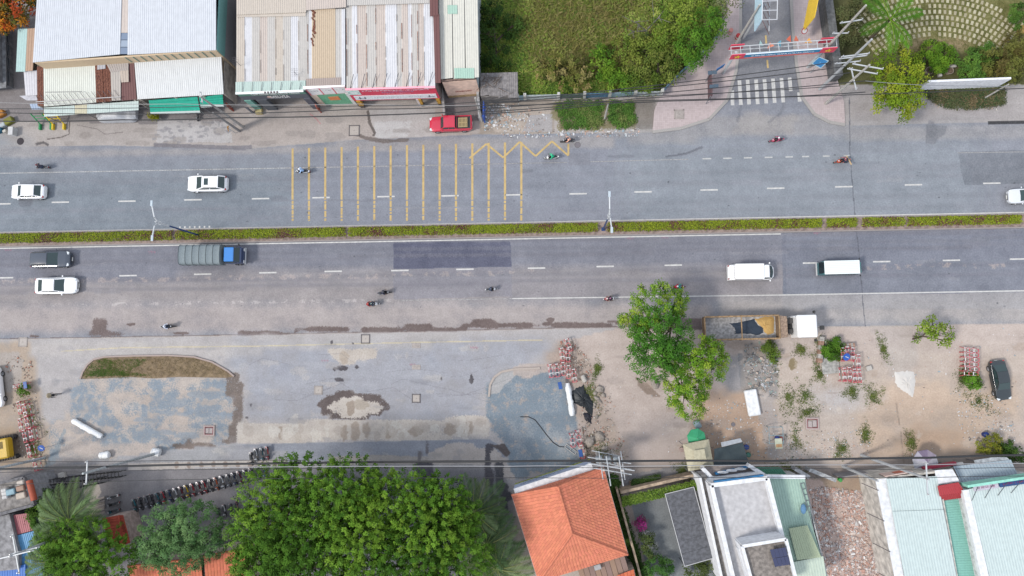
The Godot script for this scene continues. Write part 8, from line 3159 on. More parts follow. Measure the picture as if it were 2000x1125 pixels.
func street_things() -> void:
	var mb: MB
	var con := U(206,202,196,0.9,"dirt",0.6)
	var pale := D(226,230,234,0.7,"blotch",0.6)
	var black := M(Color(0.018,0.018,0.022),0.6)
	var greyw := M(Color(0.16,0.17,0.19),0.5)
	street_lamp("twin arm street lamp on the left part of the median, blue pole",390,460,Vector2(296,397),Vector2(297,465))
	street_lamp("twin arm street lamp on the right part of the median, blue pole",1178,448,Vector2(1190.5,379),Vector2(1195,449))
	power_pole("concrete power pole with crossarms at the right pavement corner",1612,203,11.0,[[10.6,12,1.5],[9.4,12,1.5],[7.4,80,1.2]],con)
	power_pole("tall concrete pole beside the gantry's right end",1580,131,14.4,[[11.2,-8,1.1],[8.6,0,0.8]],con)
	power_pole("grey pole with three white crossarms beside the palm",1600,175,13.0,[[9.4,-6,1.4],[8.9,-6,1.4],[7.6,-5,1.3]],pale)
	power_pole("concrete pole leaning against the gantry's left end",1436,88,9.5,[],con)
	power_pole("grey power pole before the teal awnings",475,248,10.2,[[9.8,80,0.6]],U(190,186,182,0.9,"dirt",0.6))
	power_pole("shorter dark grey pole with blue foot beside the yellow sign",468,256,6.5,[],U(160,158,158,0.9,"dirt",0.6))
	power_pole("concrete pole at the blue panel left of the debris",942,236,7.5,[],con)
	power_pole("short concrete pole with blue foot in the green verge",1181,232,5.0,[],con,0.12)
	power_pole("thin pole with blue foot in the weeds below the white wall",1922,192,4.2,[],con,0.1)
	power_pole("long grey power pole crossing the wires above the motorbikes",308,885,12.8,[[12.2,90,1.15]],U(196,202,204,0.9,"dirt",0.6))
	power_pole("grey power pole at the left edge above the excavator",88,894,12.0,[],U(196,202,204,0.9,"dirt",0.6))
	power_pole("white power pole beside the mint roofed hall",1682,889,13.6,[[13.2,90,1.5]],pale)
	power_pole("second white pole, shorter, at the gate sheet",1646,911,8.2,[],pale)
	power_pole("pole with three long crossarms in the bottom left corner",165,1030,11.0,[[10.8,-14,2.4],[10.2,76,2.0],[9.0,-14,1.6]],pale)
	# transformer frame
	var t := thing("transformer_frame","white transformer platform on twin poles beside the tiled house","transformer",W(1180,884))
	for sx in [-0.9,0.9]:
		mb = MB.new()
		mb.tube(Vector3(sx,0,0),Vector3(sx,11.0,0),0.16,0.11,8)
		part(mb,"pole",con,t)
	for k in [[4.0,1.6,0.5],[4.0,1.6,-0.5],[7.0,2.2,0.3],[7.0,2.2,-0.3],[10.0,1.9,0.25],[10.7,2.1,-0.25]]:
		beam(t,Vector3(-k[1],k[0],k[2] - 0.3),Vector3(k[1],k[0],k[2] + 0.3),0.06,pale,"crossarm")
	for k in [[-1.1,7.6],[1.1,7.6],[-0.6,10.8],[0.6,10.8]]:
		beam(t,Vector3(k[0],k[1],-1.3),Vector3(k[0] + 0.4,k[1],1.5),0.06,pale,"side_arm")
	for k in 3:
		mb = MB.new()
		mb.box(Vector3(-0.9 + k * 0.9,4.7,0),Vector3(0.7,1.1,0.7),Basis(),0.1)
		part(mb,"transformer_tank",D(176,186,192,0.6,"blotch"),t)
	# wires
	wire("thick black cable bundle across the back lane",[[-60,919],[160,913],[500,905.5],[1000,901],[1195,901],[1500,900.5],[1813,894],[2060,888]],9.5,0.11,black)
	wire("thin wire just above the thick cable at the left",[[-60,904],[158,902],[600,899]],12.2,0.03,black)
	wire("pale wire below the thick cable",[[380,913.5],[1000,910.5],[1196,911],[1810,908],[2060,905]],12.0,0.035,D(186,186,190,0.5,""))
	wire("second thin wire below the thick cable",[[-60,924],[157,922],[500,916],[1195,913.5],[1813,918],[2060,912]],10.5,0.03,black)
	wire("lowest wire, over the grove and the roofs",[[-60,951],[157,942],[500,935],[1196,934],[1813,933],[2060,930]],11.0,0.03,black)
	wire("upper pale wire before the north roofs",[[-60,199],[350,203],[700,203],[935,205]],8.0,0.03,D(180,178,178,0.5,""))
	wire("middle wire before the north roofs",[[-60,212],[387,208],[700,207],[935,199],[1200,190],[1640,168]],8.5,0.04,black)
	wire("dark bundle over the forecourt",[[-60,236],[240,234],[440,230],[870,220],[940,213]],7.0,0.07,black)
	wire("lower dark wire over the forecourt",[[-60,219],[387,222],[700,213],[940,206],[1180,198],[1290,198],[1690,180]],8.0,0.05,black)
	for k in [[1240,171,1650,118,"uppermost wire over the crossing"],[1240,176,1650,130,"second wire over the crossing"],[1240,186,1660,142,"third wire over the crossing"],[1240,193,1690,158,"fourth wire over the crossing"],[1240,197,2060,170,"lowest wire over the crossing"]]:
		wire(k[4],[[940,k[1] + 26],[1240,k[1]],[k[2],k[3]]],9.6,0.045,black)
	wire("thin wire along the garden's white wall",[[1690,158],[1900,168],[2060,164]],9.6,0.03,greyw)
	gantry()
	# billboard on a truss
	t = thing("billboard","pale blue billboard with lattice frame over the side street","billboard")
	var a := W(1476,58,7.4)
	var b := W(1484,-40,8.4)
	solid_panel(t,a,b,7.0,9.6,U(196,226,242,0.5,"blotch",0.6),"panel",0.12)
	for k in [[0.0,7.0],[0.0,9.6],[1.5,7.0],[1.5,9.6]]:
		beam(t,a + Vector3(k[0],k[1] - a.y,0),b + Vector3(k[0],k[1] - b.y,0),0.05,D(236,238,242,0.5,""),"chord")
	for i in 6:
		var p := a.lerp(b,i / 5.0)
		p.y = 9.6
		beam(t,p,p + Vector3(1.5,0,0),0.045,D(226,228,234,0.5,""),"brace")
		beam(t,p,p + Vector3(1.5,-2.6,0.4),0.03,D(140,92,86,0.6,""),"brace")
	beam(t,a.lerp(b,0.5) + Vector3(0.7,0,0),a.lerp(b,0.5) * Vector3(1,0,1) + Vector3(0.7,0,0),0.16,pale,"post")
	t = thing("poster_board","yellow and orange poster on a post by the right pavement","sign")
	a = W(1583,44,4.6)
	b = W(1597,18,4.6)
	solid_panel(t,a,b + Vector3(0,0,-2.2),2.2,5.8,U(250,206,60,0.6,"blotch",0.6),"poster",0.06)
	solid_panel(t,a.lerp(b,0.5) + Vector3(-0.05,0,-0.6),b + Vector3(-0.05,0,-1.8),3.3,4.6,U(240,140,60,0.6,"blotch"),"poster_print",0.07)
	beam(t,b,b * Vector3(1,0,1),0.07,pale,"post")
	t = thing("blue_sign","square blue sign panel on the right pavement","sign",W(1586,136))
	mb = MB.new()
	var pp := [W(1586,124,3.0),W(1600,111.5,3.2),W(1618,119,3.2),W(1603,133,3.0)]
	for i in 4:
		pp[i] -= t.position
	mb.quad(pp[0],pp[1],pp[2],pp[3])
	mb.quad(pp[3] - Vector3(0,0.06,0),pp[2] - Vector3(0,0.06,0),pp[1] - Vector3(0,0.06,0),pp[0] - Vector3(0,0.06,0))
	part(mb,"face",D(44,142,208,0.5,"blotch"),t)
	for i in 4:
		beam(t,pp[i],pp[(i + 1) % 4],0.045,D(190,220,236,0.5,""),"frame")
	beam(t,(pp[0] + pp[2]) * 0.5,(pp[0] + pp[2]) * Vector3(0.5,0,0.5),0.05,pale,"post")
	t = thing("notice_board","brown notice board with small solar lamps on the left pavement","sign")
	solid_panel(t,W(1387,142,1.6),W(1388,190,1.6),0.5,2.3,U(110,84,88,0.8,"blotch"),"board",0.12)
	for k in [[1387,142],[1396,141],[1390,169],[1399,168]]:
		mb = MB.new()
		mb.box(W(k[0],k[1],2.6),Vector3(0.5,0.04,0.42),Basis(Vector3.RIGHT,0.2),0.01)
		part(mb,"solar_lamp",D(86,106,124,0.3,""),t)
	for k in [[1387,143],[1388,188]]:
		beam(t,W(k[0],k[1],2.5),W(k[0],k[1],2.5) * Vector3(1,0,1),0.05,greyw,"post")
	t = thing("flag_sign","narrow blue triangular sign on the left pavement","sign")
	solid_panel(t,W(1398,138,2.0),W(1414,128,2.0),1.6,2.5,U(44,116,180,0.6,"blotch"),"panel",0.05)
	beam(t,W(1402,136,1.8),W(1402,136,1.8) * Vector3(1,0,1),0.04,pale,"post")
	round_sign("round red rimmed traffic sign by the right pavement edge",1571,60,2.6,0.36,D(190,50,60,0.5,""),D(236,236,238,0.5,""))
	for k in [[1424,66,"red and white traffic drum on the left pavement",[226,150,140]],[1438,76,"red hydrant shaped drum at the pole foot",[206,50,56]]]:
		t = thing("traffic_drum",k[2],"drum",W(k[0],k[1]) + Vector3(0,0.12,0))
		for i in 4:
			mb = MB.new()
			mb.tube(Vector3(0,i * 0.22,0),Vector3(0,i * 0.22 + 0.22,0),0.3 - i * 0.015,0.285 - i * 0.015,12,i == 3)
			part(mb,"band",D(k[3][0],k[3][1],k[3][2],0.6,"") if i % 2 else D(240,232,226,0.6,""),t)
	for k in [[1540,74,240,120,90,"left orange pennant over the side street"],[1553,75,240,130,100,"orange pennant above the right kerb"],[1484,85,190,226,224,"pale pennant over the side street"],[1521,83,120,190,214,"blue pennant over the side street"],[1507,87,240,150,120,"peach pennant at the middle of the gantry"],[1582,79,250,180,70,"yellow pennant over the right pavement"]]:
		mb = MB.new()
		mb.tri(Vector3(-0.3,0,0),Vector3(0.3,0.1,-0.1),Vector3(0.05,-0.25,0.5))
		mb.tri(Vector3(-0.3,-0.01,0),Vector3(0.05,-0.26,0.5),Vector3(0.3,0.09,-0.1))
		var o := single(mb,"pennant",D(k[2],k[3],k[4],0.8,""),k[5],"flag","pennants on the gantry")
		o.position = W(k[0],k[1],6.2)
		o.rotation.y = k[0]
	# fence of the overgrown lot
	t = thing("lot_fence","weathered panel fence with pale posts before the overgrown lot","fence")
	var xs := [1012,1026,1091,1141,1190,1239,1290]
	for i in 7:
		mb = MB.new()
		var p := W(xs[i],196 - i * 1.6)
		mb.box(Vector3(p.x,0.85,p.z),Vector3(0.34,1.7,0.34),Basis(),0.03)
		part(mb,"post",U(206,206,200,0.9,"dirt",0.6),t)
		if i < 6:
			solid_panel(t,p,W(xs[i + 1],196 - (i + 1) * 1.6),0.1,1.3,[U(150,176,186,0.8,"dirt",0.5),U(186,196,196,0.8,"dirt",0.5),U(92,110,100,0.8,"dirt",0.5),U(84,122,150,0.8,"dirt",0.5)][i % 4],"panel",0.1)
	t = thing("blue_fence","blue grey fence running from the lot corner along the pavement","fence")
	var fx := [1292,183,1315,158,1342,133,1366,110,1390,86,1408,62]
	for i in range(0,10,2):
		solid_panel(t,W(fx[i],fx[i + 1]),W(fx[i + 2],fx[i + 3]),0.1,1.25,U(112,150,176,0.8,"dirt",0.5),"panel",0.09)
		mb = MB.new()
		var p := W(fx[i],fx[i + 1])
		mb.box(Vector3(p.x,0.75,p.z),Vector3(0.22,1.5,0.22),Basis(),0.02)
		part(mb,"post",U(196,200,202,0.9,"dirt",0.6),t)
	mb = MB.new()
	slab(mb,W(946,238,0.5),W(947,206,0.5),0.0,2.2,0.1)
	single(mb,"upright_sheet",U(56,96,190,0.6,"blotch"),"upright blue panel at the concrete pole","panel")
	# garden
	mb = MB.new()
	slab(mb,W(1612,-30,1.6),W(1636,150,1.6),0.0,2.0,0.9)
	single(mb,"garden_boundary_wall",D(134,136,138,0.9,"dirt",0.4),"broad dark grey wall between the right pavement and the garden","wall")
	t = thing("white_wall","white rendered wall along the garden's street side","wall")
	solid_panel(t,W(1803,166,1.5),W(1962,160,1.5),0.0,2.6,U(238,240,246,0.8,"blotch",0.4),"wall",0.22)
	t = thing("paver_fan","fan of pale stepping pavers set in the garden lawn","paving")
	var tones := [D(226,216,180,0.9,"grain",0.8),D(216,206,172,0.9,"grain",0.8),D(232,224,192,0.9,"grain",0.8),D(204,194,162,0.9,"grain",0.8)]
	var pv := MB.new()
	pv.box(Vector3.ZERO,Vector3(0.29,0.06,0.47),Basis(),0.015)
	var pm := pv.mesh()
	var n := 0
	for rr in 8:
		var rad := 196.0 + rr * 11.0
		var cnt := int(rad * 1.42 / 10.4)
		for i in cnt:
			var an := -0.66 + 1.34 * (i + 0.5) / cnt
			var x := 1828.0 + rad * sin(an)
			var y := 263.0 - rad * cos(an)
			if y < -14.0 or x > 1998.0 or rng.randf() < 0.04 or n >= 300:
				continue
			n += 1
			var o := shape(pm,"paver",tones[rng.randi() % 4],t)
			o.position = W(x,y) + Vector3(0,0.02,0)
			o.rotation.y = -an + rng.randf_range(-0.08,0.08)
	for k in [[1811,141,0.45,"round concrete pot left of the rusty box in the garden"],[1795,118,0.42,"round pot half under the bright green garden bush"],[1851,141,0.42,"mossy round pot right of the white blocks in the garden"]]:
		t = thing("plant_pot",k[3],"pot",W(k[0],k[1]),"round pots in the garden")
		mb = MB.new()
		mb.tube(Vector3(0,0,0),Vector3(0,0.5,0),k[2] * 0.75,k[2],16,false)
		mb.tube(Vector3(0,0.5,0),Vector3(0,0.1,0),k[2] * 0.86,k[2] * 0.7,16,false)
		for i in 16:
			var a0 := TAU * i / 16.0
			var a1 := TAU * (i + 1) / 16.0
			mb.quad(Vector3(cos(a0),0,sin(a0)) * k[2] + Vector3(0,0.5,0),Vector3(cos(a1),0,sin(a1)) * k[2] + Vector3(0,0.5,0),Vector3(cos(a1),0,sin(a1)) * k[2] * 0.86 + Vector3(0,0.5,0),Vector3(cos(a0),0,sin(a0)) * k[2] * 0.86 + Vector3(0,0.5,0))
		part(mb,"bowl",D(206,190,170,0.9,"dirt",0.8),t)
		mb = MB.new()
		mb.tube(Vector3(0,0.3,0),Vector3(0,0.4,0),k[2] * 0.8,k[2] * 0.8,12)
		part(mb,"soil",D(138,116,96,0.95,"dirt",0.8),t)
	box_thing("rusty_box","rusty metal box between the garden bushes","box",W(1853,122),Vector3(0.8,0.6,0.8),0.2,M(Color(0.8,0.6,0.5),0.8,"rust",0.0,0.6))
	for k in [[1855,131,1.1,0.4,"pale concrete block below the rusty box"],[1833,144,0.35,0.9,"upright pale block beside the round pot"],[1790,133,0.5,0.5,"small pale block at the tree's edge"]]:
		box_thing("concrete_block",k[4],"block",W(k[0],k[1]),Vector3(k[2],0.4,k[3]),0.1,con,0.03)
	box_thing("garden_bench","orange and white garden seat at the right edge","seat",W(1992,60),Vector3(0.7,0.5,0.9),0.1,D(236,190,110,0.8,"blotch"))
	# sign at the west forecourt
	t = thing("warning_sign","yellow triangular warning sign on a short post","sign",W(460,260))
	beam(t,Vector3.ZERO,Vector3(0,2.2,0),0.035,pale,"post")
	mb = MB.new()
	mb.tri(Vector3(-0.05,1.7,-0.42),Vector3(0.06,2.35,0),Vector3(-0.05,1.7,0.42))
	mb.tri(Vector3(-0.03,1.7,0.42),Vector3(0.08,2.35,0),Vector3(-0.03,1.7,-0.42))
	part(mb,"plate",U(240,170,30,0.6,""),t)
	for k in [[96,122,[230,196,40],"yellow pipe rack half under the pale awning"],[68,100,[30,140,80],"green pipe rack left of the yellow one"]]:
		t = thing("pipe_rack",k[3],"rack",W((k[0] + k[1]) * 0.5 + 8,240),"coloured pipe racks")
		var m := U(k[2][0],k[2][1],k[2][2],0.6,"blotch")
		for i in 2:
			mb = MB.new()
			mb.box(Vector3(-0.7 + i * 1.4,0.18,0.55),Vector3(0.26,0.36,0.75),Basis(),0.05)
			part(mb,"foot",m,t)
			beam(t,Vector3(-0.7 + i * 1.4,0.3,0.2),Vector3(-1.2 + i * 1.4,1.3,-0.8),0.07,m,"upright")
		for i in 4:
			beam(t,Vector3(-0.8 - i * 0.12,0.5 + i * 0.26,0.0 - i * 0.26),Vector3(0.75 - i * 0.12,0.5 + i * 0.26,0.0 - i * 0.26),0.05,m,"rail")
	box_thing("white_cabinet","white box on the pavement at the far left top","box",W(30,259),Vector3(0.6,0.8,1.0),0.0,D(244,244,244,0.6,"blotch"))
	for k in [[6,224,1.0,[222,150,60],"orange cloth bundle at the left edge stall"],[22,238,1.1,[150,150,60],"olive tarpaulin bundle at the left edge stall"],[11,246,0.7,[216,226,230],"white crate at the left edge stall"],[15,258,0.5,[240,234,220],"small cream bucket at the left edge stall"],[3,256,0.8,[40,120,150],"teal crate at the left edge stall"]]:
		box_thing("stall_goods",k[4],"goods",W(k[0],k[1]),Vector3(k[2],0.6,k[2] * 0.7),0.5,D(k[3][0],k[3][1],k[3][2],0.8,"blotch",0.8),0.08)
	t = thing("open_pit","dark open drain pit at the top left kerb","drain",W(40,276))
	mb = MB.new()
	mb.tube(Vector3(0,0.005,0),Vector3(0,0.02,0),0.45,0.45,16)
	part(mb,"hole",M(Color(0.03,0.025,0.03),0.9),t)
	box_thing("planter_box","square yellow rimmed planter before the green sign shop","planter",W(508,219),Vector3(0.8,0.5,0.7),0.05,D(226,206,150,0.8,"blotch"),0.04)
	mb = MB.new()
	slab(mb,W(484,214,1.0),W(491,216,1.0),0.0,1.9,0.1)
	single(mb,"dark_board",U(84,90,102,0.6,"blotch"),"dark standing board before the green sign shop","sign")
	for k in [[450,213,"rusty red standing board left of the green sign shop"],[622,216,"rusty red standing board right of the green sign shop"]]:
		mb = MB.new()
		slab(mb,W(k[0],k[1] - 6,0.5),W(k[0] + 3,k[1] + 2,0.5),0.0,1.7,0.1)
		single(mb,"red_board",U(190,96,76,0.8,"dirt"),k[2],"sign")

func lot_things() -> void:
	var mb: MB
	var rg := "red and white barriers at the lot boundary"
	var ord := ["first","second","third","fourth","fifth","sixth","seventh","eighth","ninth"]
	var sets := [["beside the right gravel bed, counted from the left",[[1076,724,82],[1088,723,84],[1100,720,86],[1110,726,88],[1121,733,84],[1098,692,84],[1109,694,90],[1110,674,70]]],
		["at the white tarp's lower end, counted from the left",[[1118,858,84],[1130,852,82],[1136,880,80]]],
		["beside the striped blocks, counted from the left",[[1639,692,90],[1648,690,88],[1658,692,92],[1669,705,90],[1642,731,88],[1652,730,88],[1662,733,88],[1671,733,86]]],
		["left of the black sedan, counted from the top",[[1887,684,4],[1887,693,2],[1888,702,3],[1887,711,2],[1888,720,4],[1886,729,2]]],
		["at the left edge path, counted from the top",[[50,753,-6],[50,795,76],[60,800,74],[52,828,78],[64,822,76],[60,850,75],[72,846,76],[68,878,74],[80,905,72]]]]
	for s in sets:
		for i in s[1].size():
			var q: Array = s[1][i]
			barrier("%s red and white barrier %s" % [ord[i],s[0]],rg,q[0],q[1],q[2])
	for k in [[1094,753,"blue round sign lying by the white tarp"],[1134,885,"blue sign plate on the lowest barrier by the gravel"],[49,752,"blue sign plate on the topmost left edge barrier"]]:
		mb = MB.new()
		mb.box(Vector3.ZERO,Vector3(0.42,0.05,0.8),Basis(),0.02)
		var o := single(mb,"blue_plate",D(44,104,190,0.5,"blotch"),k[2],"sign")
		o.position = W(k[0],k[1],1.1)
		o.rotation.y = 0.2
	round_sign("round blue direction sign among the barriers by the striped blocks",1653,697,1.6,0.42,D(36,96,196,0.5,""),D(36,100,200,0.5,""),1.3)
	round_sign("round blue direction sign at the left edge path",81,875,1.6,0.38,D(40,96,190,0.5,""),D(40,100,196,0.5,""),1.3)
	var tarp := M(Color(0.74,0.75,0.76),0.6,"blotch",0.0,0.8)
	bundle("rolled_tarp","long white rolled tarp lying on the left gravel bed",142,821,199,853,0.3,tarp,"tarp")
	bundle("rolled_tarp","long white rolled tarp standing along the right gravel bed",1108,748,1118,812,0.3,tarp,"tarp")
	bundle("white_sack","white sack on the dirt left of the long pole",195,890,214,888,0.36,tarp)
	bundle("white_sack","white sack at the foot of the long grey pole",297,882,313,885,0.42,tarp)
	bundle("pale_sack","pale blue sack above the green parasol",1358,822,1366,836,0.35,D(176,200,208,0.7,"blotch"))
	single(blob([1116,764,1126,758,1140,752,1146,766,1156,780,1162,792,1156,812,1148,806,1138,796,1128,790,1118,786],0.5,L(58,62,68),Transform3D.IDENTITY),"black_tarp",VC(0.5),"crumpled black tarp beside the rubble","tarp")
	single(blob([1138,806,1148,806,1158,814,1154,822,1156,828,1148,826,1142,818],0.3,L(54,58,64),Transform3D.IDENTITY),"black_tarp",VC(0.5),"smaller crumpled black tarp below the first","tarp")
	bundle("concrete_pipe","short pale concrete pipe piece by the barriers",1137,733,1143,746,0.26,D(232,226,218,0.9,"grain"),"pipe")
	box_thing("white_mattress","white slab like box lying on the reddish dirt","box",W(1468,786),Vector3(1.35,0.5,2.9),0.16,M(Color(0.7,0.71,0.72),0.7,"blotch"),0.1)
	box_thing("concrete_slab","pale square concrete slab with slots beside the striped blocks","slab",W(1621,713),Vector3(1.9,0.2,1.9),0.1,D(222,220,214,0.9,"dirt"),0.04)
	for k in [[1600,683,0.5,2.9,0.12,"long red striped concrete block left of the creeper"],[1617,671,1.0,0.5,0.1,"short concrete block above the creeper"],[1654,675,1.3,0.5,-0.1,"rust striped concrete block right of the creeper"]]:
		t_block(k)
	for k in [[1695,719,0.6,"small white block right of the barriers"],[124,928,0.8,"pale stone block by the black folding gates"]]:
		box_thing("stone_block",k[3],"block",W(k[0],k[1]),Vector3(k[2],0.4,k[2] * 0.9),0.3,D(232,226,218,0.9,"grain"),0.05)
	# cement powder heap
	single(blob([1748,726,1760,725,1772,724,1786,728,1788,742,1786,760,1784,776,1776,772,1762,762,1750,752],0.22,L(240,236,230),Transform3D.IDENTITY),"cement_heap",VC(0.95),"heap of white cement powder on the dirt lot","heap")
	var stone := D(214,202,190,0.95,"dirt",0.8)
	var i := 0
	for k in [[1170,760,0.6],[1162,768,0.35],[1178,772,0.4],[1165,778,0.4],[1172,784,0.3],[1162,790,0.3],[1160,795,0.28],[1150,862,0.9],[1172,852,0.8],[1140,870,0.5],[1165,815,0.3],[1180,875,0.45],[1190,885,0.4],[1278,748,0.7],[1296,745,0.5],[1286,740,0.5]]:
		rock(["pale broken concrete chunk in the heap beside the black tarp","pale rock under the large street tree"][1 if i > 12 else 0],k[0],k[1],Vector3(k[2],k[2] * 0.6,k[2] * 0.8),["concrete chunks by the black tarp","rocks under the street tree"][1 if i > 12 else 0],stone)
		i += 1
	# stall gear
	for k in [[1516,855,0.5,[60,80,170],"blue bucket on the metal cart"],[1524,856,0.45,[214,100,90],"red bucket on the metal cart"],[1456,872,0.55,[40,80,170],"blue tub at the dark shade's corner"],[1460,887,0.5,[70,150,130],"green tub below the blue tub"],[1921,848,0.6,[30,60,140],"dark blue barrel at the right edge"],[1638,936,0.4,[60,206,90],"bright green basin at the broken wall"],[1330,877,0.5,[220,190,180],"small white and pink crate left of the cream canopy"]]:
		var t := thing("bucket",k[4],"bucket",W(k[0],k[1]))
		mb = MB.new()
		mb.tube(Vector3.ZERO,Vector3(0,0.5,0),k[2] * 0.42,k[2] * 0.52,14,false)
		mb.tube(Vector3(0,0.5,0),Vector3(0,0.06,0),k[2] * 0.49,k[2] * 0.4,14,true)
		part(mb,"shell",D(k[3][0],k[3][1],k[3][2],0.5,"blotch"),t)
		mb = MB.new()
		mb.path([Vector3(-k[2] * 0.5,0.5,0),Vector3(0,0.62,0.05),Vector3(k[2] * 0.5,0.5,0)],0.012,4)
		part(mb,"handle",D(190,190,190,0.5,""),t)
	var ct := thing("metal_cart","blue grey metal frame cart on the dirt above the sign board","cart",W(1510,848))
	for x in [-0.75,0.75]:
		for z in [-0.9,0.9]:
			beam(ct,Vector3(x,0,z),Vector3(x,1.0,z),0.035,D(140,170,180,0.6,""),"leg")
		beam(ct,Vector3(x,1.0,-0.9),Vector3(x,1.0,0.9),0.035,D(150,178,188,0.6,""),"rail")
	for z in [-0.9,0.0,0.9]:
		beam(ct,Vector3(-0.75,1.0,z),Vector3(0.75,1.0,z),0.035,D(150,178,188,0.6,""),"rail")
	var sb := thing("sign_board","upright white sign board with green and orange print on the dirt","sign")
	plate(sb,[[1513,857,1.3],[1527,856,1.3],[1529,876,0.9],[1515,877,0.9]],0.06,D(232,238,214,0.6,"blotch"),"board")
	plate(sb,[[1515.5,868,1.12],[1527,867,1.12],[1527.5,873,1.0],[1516,874,1.0]],0.02,D(230,180,130,0.6,"blotch"),"print")
	beam(sb,W(1520,862,1.1),W(1520,862,1.1) * Vector3(1,0,1),0.04,D(150,150,150,0.6,""),"post")
	# cable and ladder on the right gravel bed
	mb = MB.new()
	var cp := []
	for p in [[1016,814],[1032,814],[1045,820],[1056,834],[1068,850],[1080,864],[1092,872],[1104,873]]:
		cp.append(W(p[0],p[1],0.04))
	mb.path(cp,0.045,5)
	single(mb,"black_hose",M(Color(0.02,0.02,0.022),0.7),"black hose snaking over the right gravel bed","hose")
	var ld := thing("steel_frame","small pale steel frame lying at the hose's end","frame")
	var fq := [W(1107,867,0.1),W(1126,882,0.1),W(1123,888,0.1),W(1103,873,0.1)]
	for k in 4:
		beam(ld,fq[k],fq[(k + 1) % 4],0.035,D(222,220,218,0.6,""),"rail")
	beam(ld,fq[0].lerp(fq[1],0.5),fq[3].lerp(fq[2],0.5),0.03,D(222,220,218,0.6,""),"rung")
	# black folding gates by the motorbike yard
	for k in [[82,943,242,925,"upper black folding gate pushed across the yard"],[88,960,208,936,"middle black folding gate pushed across the yard"],[98,945,108,1000,"black folding gate standing along the fern bush"],[120,950,128,995,"short black folding gate at the palm"]]:
		var t := thing("folding_gate",k[4],"gate",Vector3.ZERO,"black folding gates")
		var a := W(k[0],k[1],0.8)
		var b := W(k[2],k[3],0.8)
		var m := D(70,68,68,0.7,"grain")
		var cnt := int((b - a).length() / 0.42)
		var side := (b - a).cross(Vector3.UP).normalized() * 0.3
		for j in cnt:
			var p := a.lerp(b,(j + 0.5) / cnt) * Vector3(1,0,1)
			mb = MB.new()
			mb.bar(p + side + Vector3(0,0.05,0),p + side + Vector3(0,1.5,0),0.07,0.05)
			mb.bar(p - side + Vector3(0,0.05,0),p - side + Vector3(0,1.5,0),0.07,0.05)
			mb.bar(p + side + Vector3(0,1.48,0),p - side + Vector3(0,1.48,0),0.06,0.05)
			part(mb,"bar_frame",m,t)
		for s in [-1.0,1.0]:
			beam(t,a * Vector3(1,0,1) + side * s + Vector3(0,1.2,0),b * Vector3(1,0,1) + side * s + Vector3(0,1.2,0),0.04,m,"rail")
	var pl := thing("plank_stack","stack of weathered grey planks above the kiosk roof","planks")
	for j in 9:
		mb = MB.new()
		mb.box(W(190 - (j % 2) * 3,975 + j * 3.6,0.2 + (j % 3) * 0.08),Vector3(1.9 + (j % 2) * 0.3,0.08,0.2),Basis(Vector3.UP,0.35 + rng.randf_range(-0.08,0.08)),0.01)
		part(mb,"plank",D(196 - (j % 3) * 14,186 - (j % 3) * 14,176 - (j % 3) * 12,0.9,"streak",1.0),pl)
	# things nobody could count
	var bm := MB.new()
	bm.box(Vector3.ZERO,Vector3(0.24,0.1,0.13))
	scatter([[1580,948,1640,955,1690,962,1700,1010,1716,1130,1612,1130,1596,1040]],11000,bm.mesh(),0.4,1.9,[L(232,196,180),L(220,174,156),L(242,222,210),L(250,248,246),L(214,192,184),L(200,188,186)],"brick_rubble","broken red and white brick rubble covering the vacant plot","rubble",0.06)
	var lm := MB.new()
	lm.box(Vector3.ZERO,Vector3(0.16,0.04,0.1))
	var lit := [L(250,250,250),L(236,236,240),L(222,214,206),L(176,196,206),L(150,140,134),L(226,190,170)]
	scatter([[1140,660,2000,640,2000,900,1140,900],[1380,790,1500,780,1500,895,1370,895],[1500,840,1700,840,1700,900,1500,900],[1860,760,1960,760,1990,870,1880,860]],1500,lm.mesh(),0.4,1.6,lit,"litter","scraps of litter strewn over the dirt lot","litter",0.0)
	scatter([[945,205,1010,200,1075,225,1040,255,945,258],[945,205,1000,205,1010,250,945,250],[1810,182,1955,180,1950,215,1820,212],[980,255,1250,250,1250,266,980,270]],900,lm.mesh(),0.6,2.4,lit,"verge_litter","litter and debris along the north verge","litter",0.0)
	scatter([[1455,672,1500,668,1518,700,1516,775,1470,772,1452,730]],1500,lm.mesh(),0.4,2.8,[L(226,224,226),L(196,192,190),L(164,176,180),L(160,150,142),L(212,194,180),L(130,128,130),L(178,198,190)],"garbage_heap","heap of mixed garbage south of the dump truck","garbage",0.15)
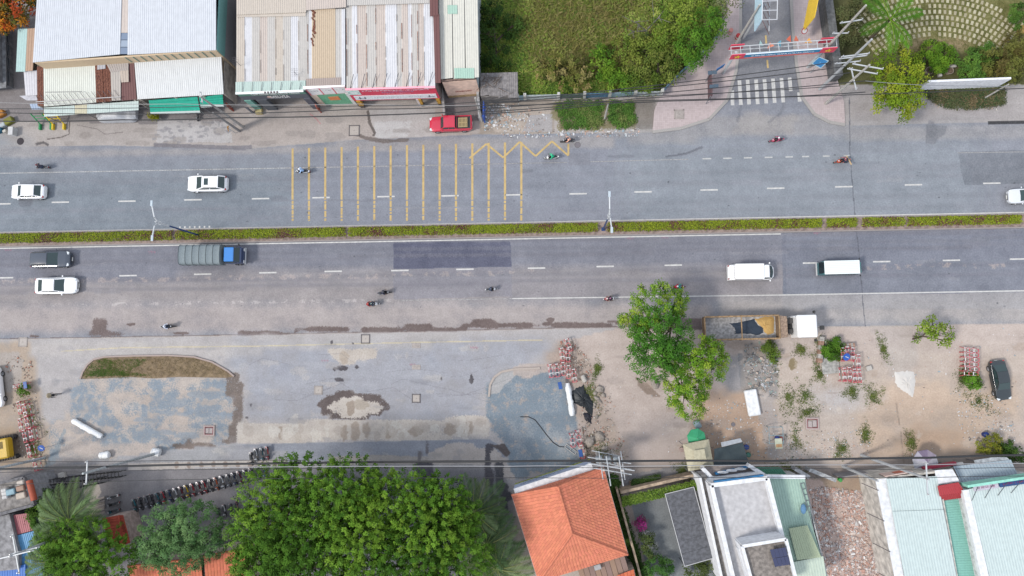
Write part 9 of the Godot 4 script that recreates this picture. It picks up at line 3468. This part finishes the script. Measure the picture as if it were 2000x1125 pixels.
	scatter([[1145,745,1185,755,1230,900,1150,915,1130,830],[10,690,60,700,90,900,40,910],[1090,665,1120,668,1150,700,1165,760,1120,740]],1600,bm.mesh(),0.4,1.5,[L(206,192,178),L(190,174,160),L(222,212,202),L(170,152,140),L(206,150,130)],"rubble_strip","small rubble along the lot boundaries","rubble",0.12)

func t_block(k: Array) -> void:
	var t := thing("striped_block",k[5],"concrete block",W(k[0],k[1]))
	t.rotation.y = -k[4]
	var ln: float = maxf(k[2],k[3])
	for i in 6:
		var mb := MB.new()
		var s := -ln * 0.5 + ln * (i + 0.5) / 6.0
		var along_x: bool = k[2] > k[3]
		mb.box(Vector3(s if along_x else 0.0,0.3,0.0 if along_x else s),Vector3(ln / 6.0 if along_x else 0.5,0.6,0.5 if along_x else ln / 6.0),Basis(),0.008)
		part(mb,"stripe",D(214,172,150,0.9,"dirt") if i % 2 else D(236,230,222,0.9,"dirt"),t)

func scatter(polys: Array,count: int,mesh: ArrayMesh,s0: float,s1: float,cols: Array,called: String,label: String,cat: String,pile: float) -> void:
	var places := []
	var tints := []
	var nz := noise(0.03,3,55)
	for i in count:
		var q := inside(polys[i % polys.size()])
		if pile > 0.0 and rng.randf() > 0.45 + 1.6 * (nz.get_noise_2d(q.x * 1.5,q.y * 1.5) + 0.1):
			continue
		var p := W(q.x,q.y)
		p.y = 0.03 + maxf(0.0,pile * (0.5 + nz.get_noise_2d(q.x,q.y)) * rng.randf())
		var s := s0 * pow(s1 / s0,rng.randf() * rng.randf())
		places.append(Transform3D(Basis.from_euler(Vector3(rng.randf_range(-0.5,0.5) * (1.0 if pile > 0.0 else 0.3),rng.randf() * TAU,rng.randf_range(-0.5,0.5) * (1.0 if pile > 0.0 else 0.3))).scaled(Vector3(s,s,s) * Vector3(rng.randf_range(0.6,1.4),1,rng.randf_range(0.6,1.4))),p))
		var c: Color = cols[rng.randi() % cols.size()]
		var k := rng.randf_range(0.8,1.15)
		tints.append(Color(c.r * k,c.g * k,c.b * k))
	stuff(mesh,VC(0.9),places,tints,called,label,cat)

func _ready() -> void:
	rng.seed = 20240
	sun_and_camera()
	make_textures()
	make_map()
	setting()
	covers()
	north_buildings()
	south_buildings()
	plants()
	vehicles()
	riders()
	parked_bikes()
	street_things()
	lot_things()
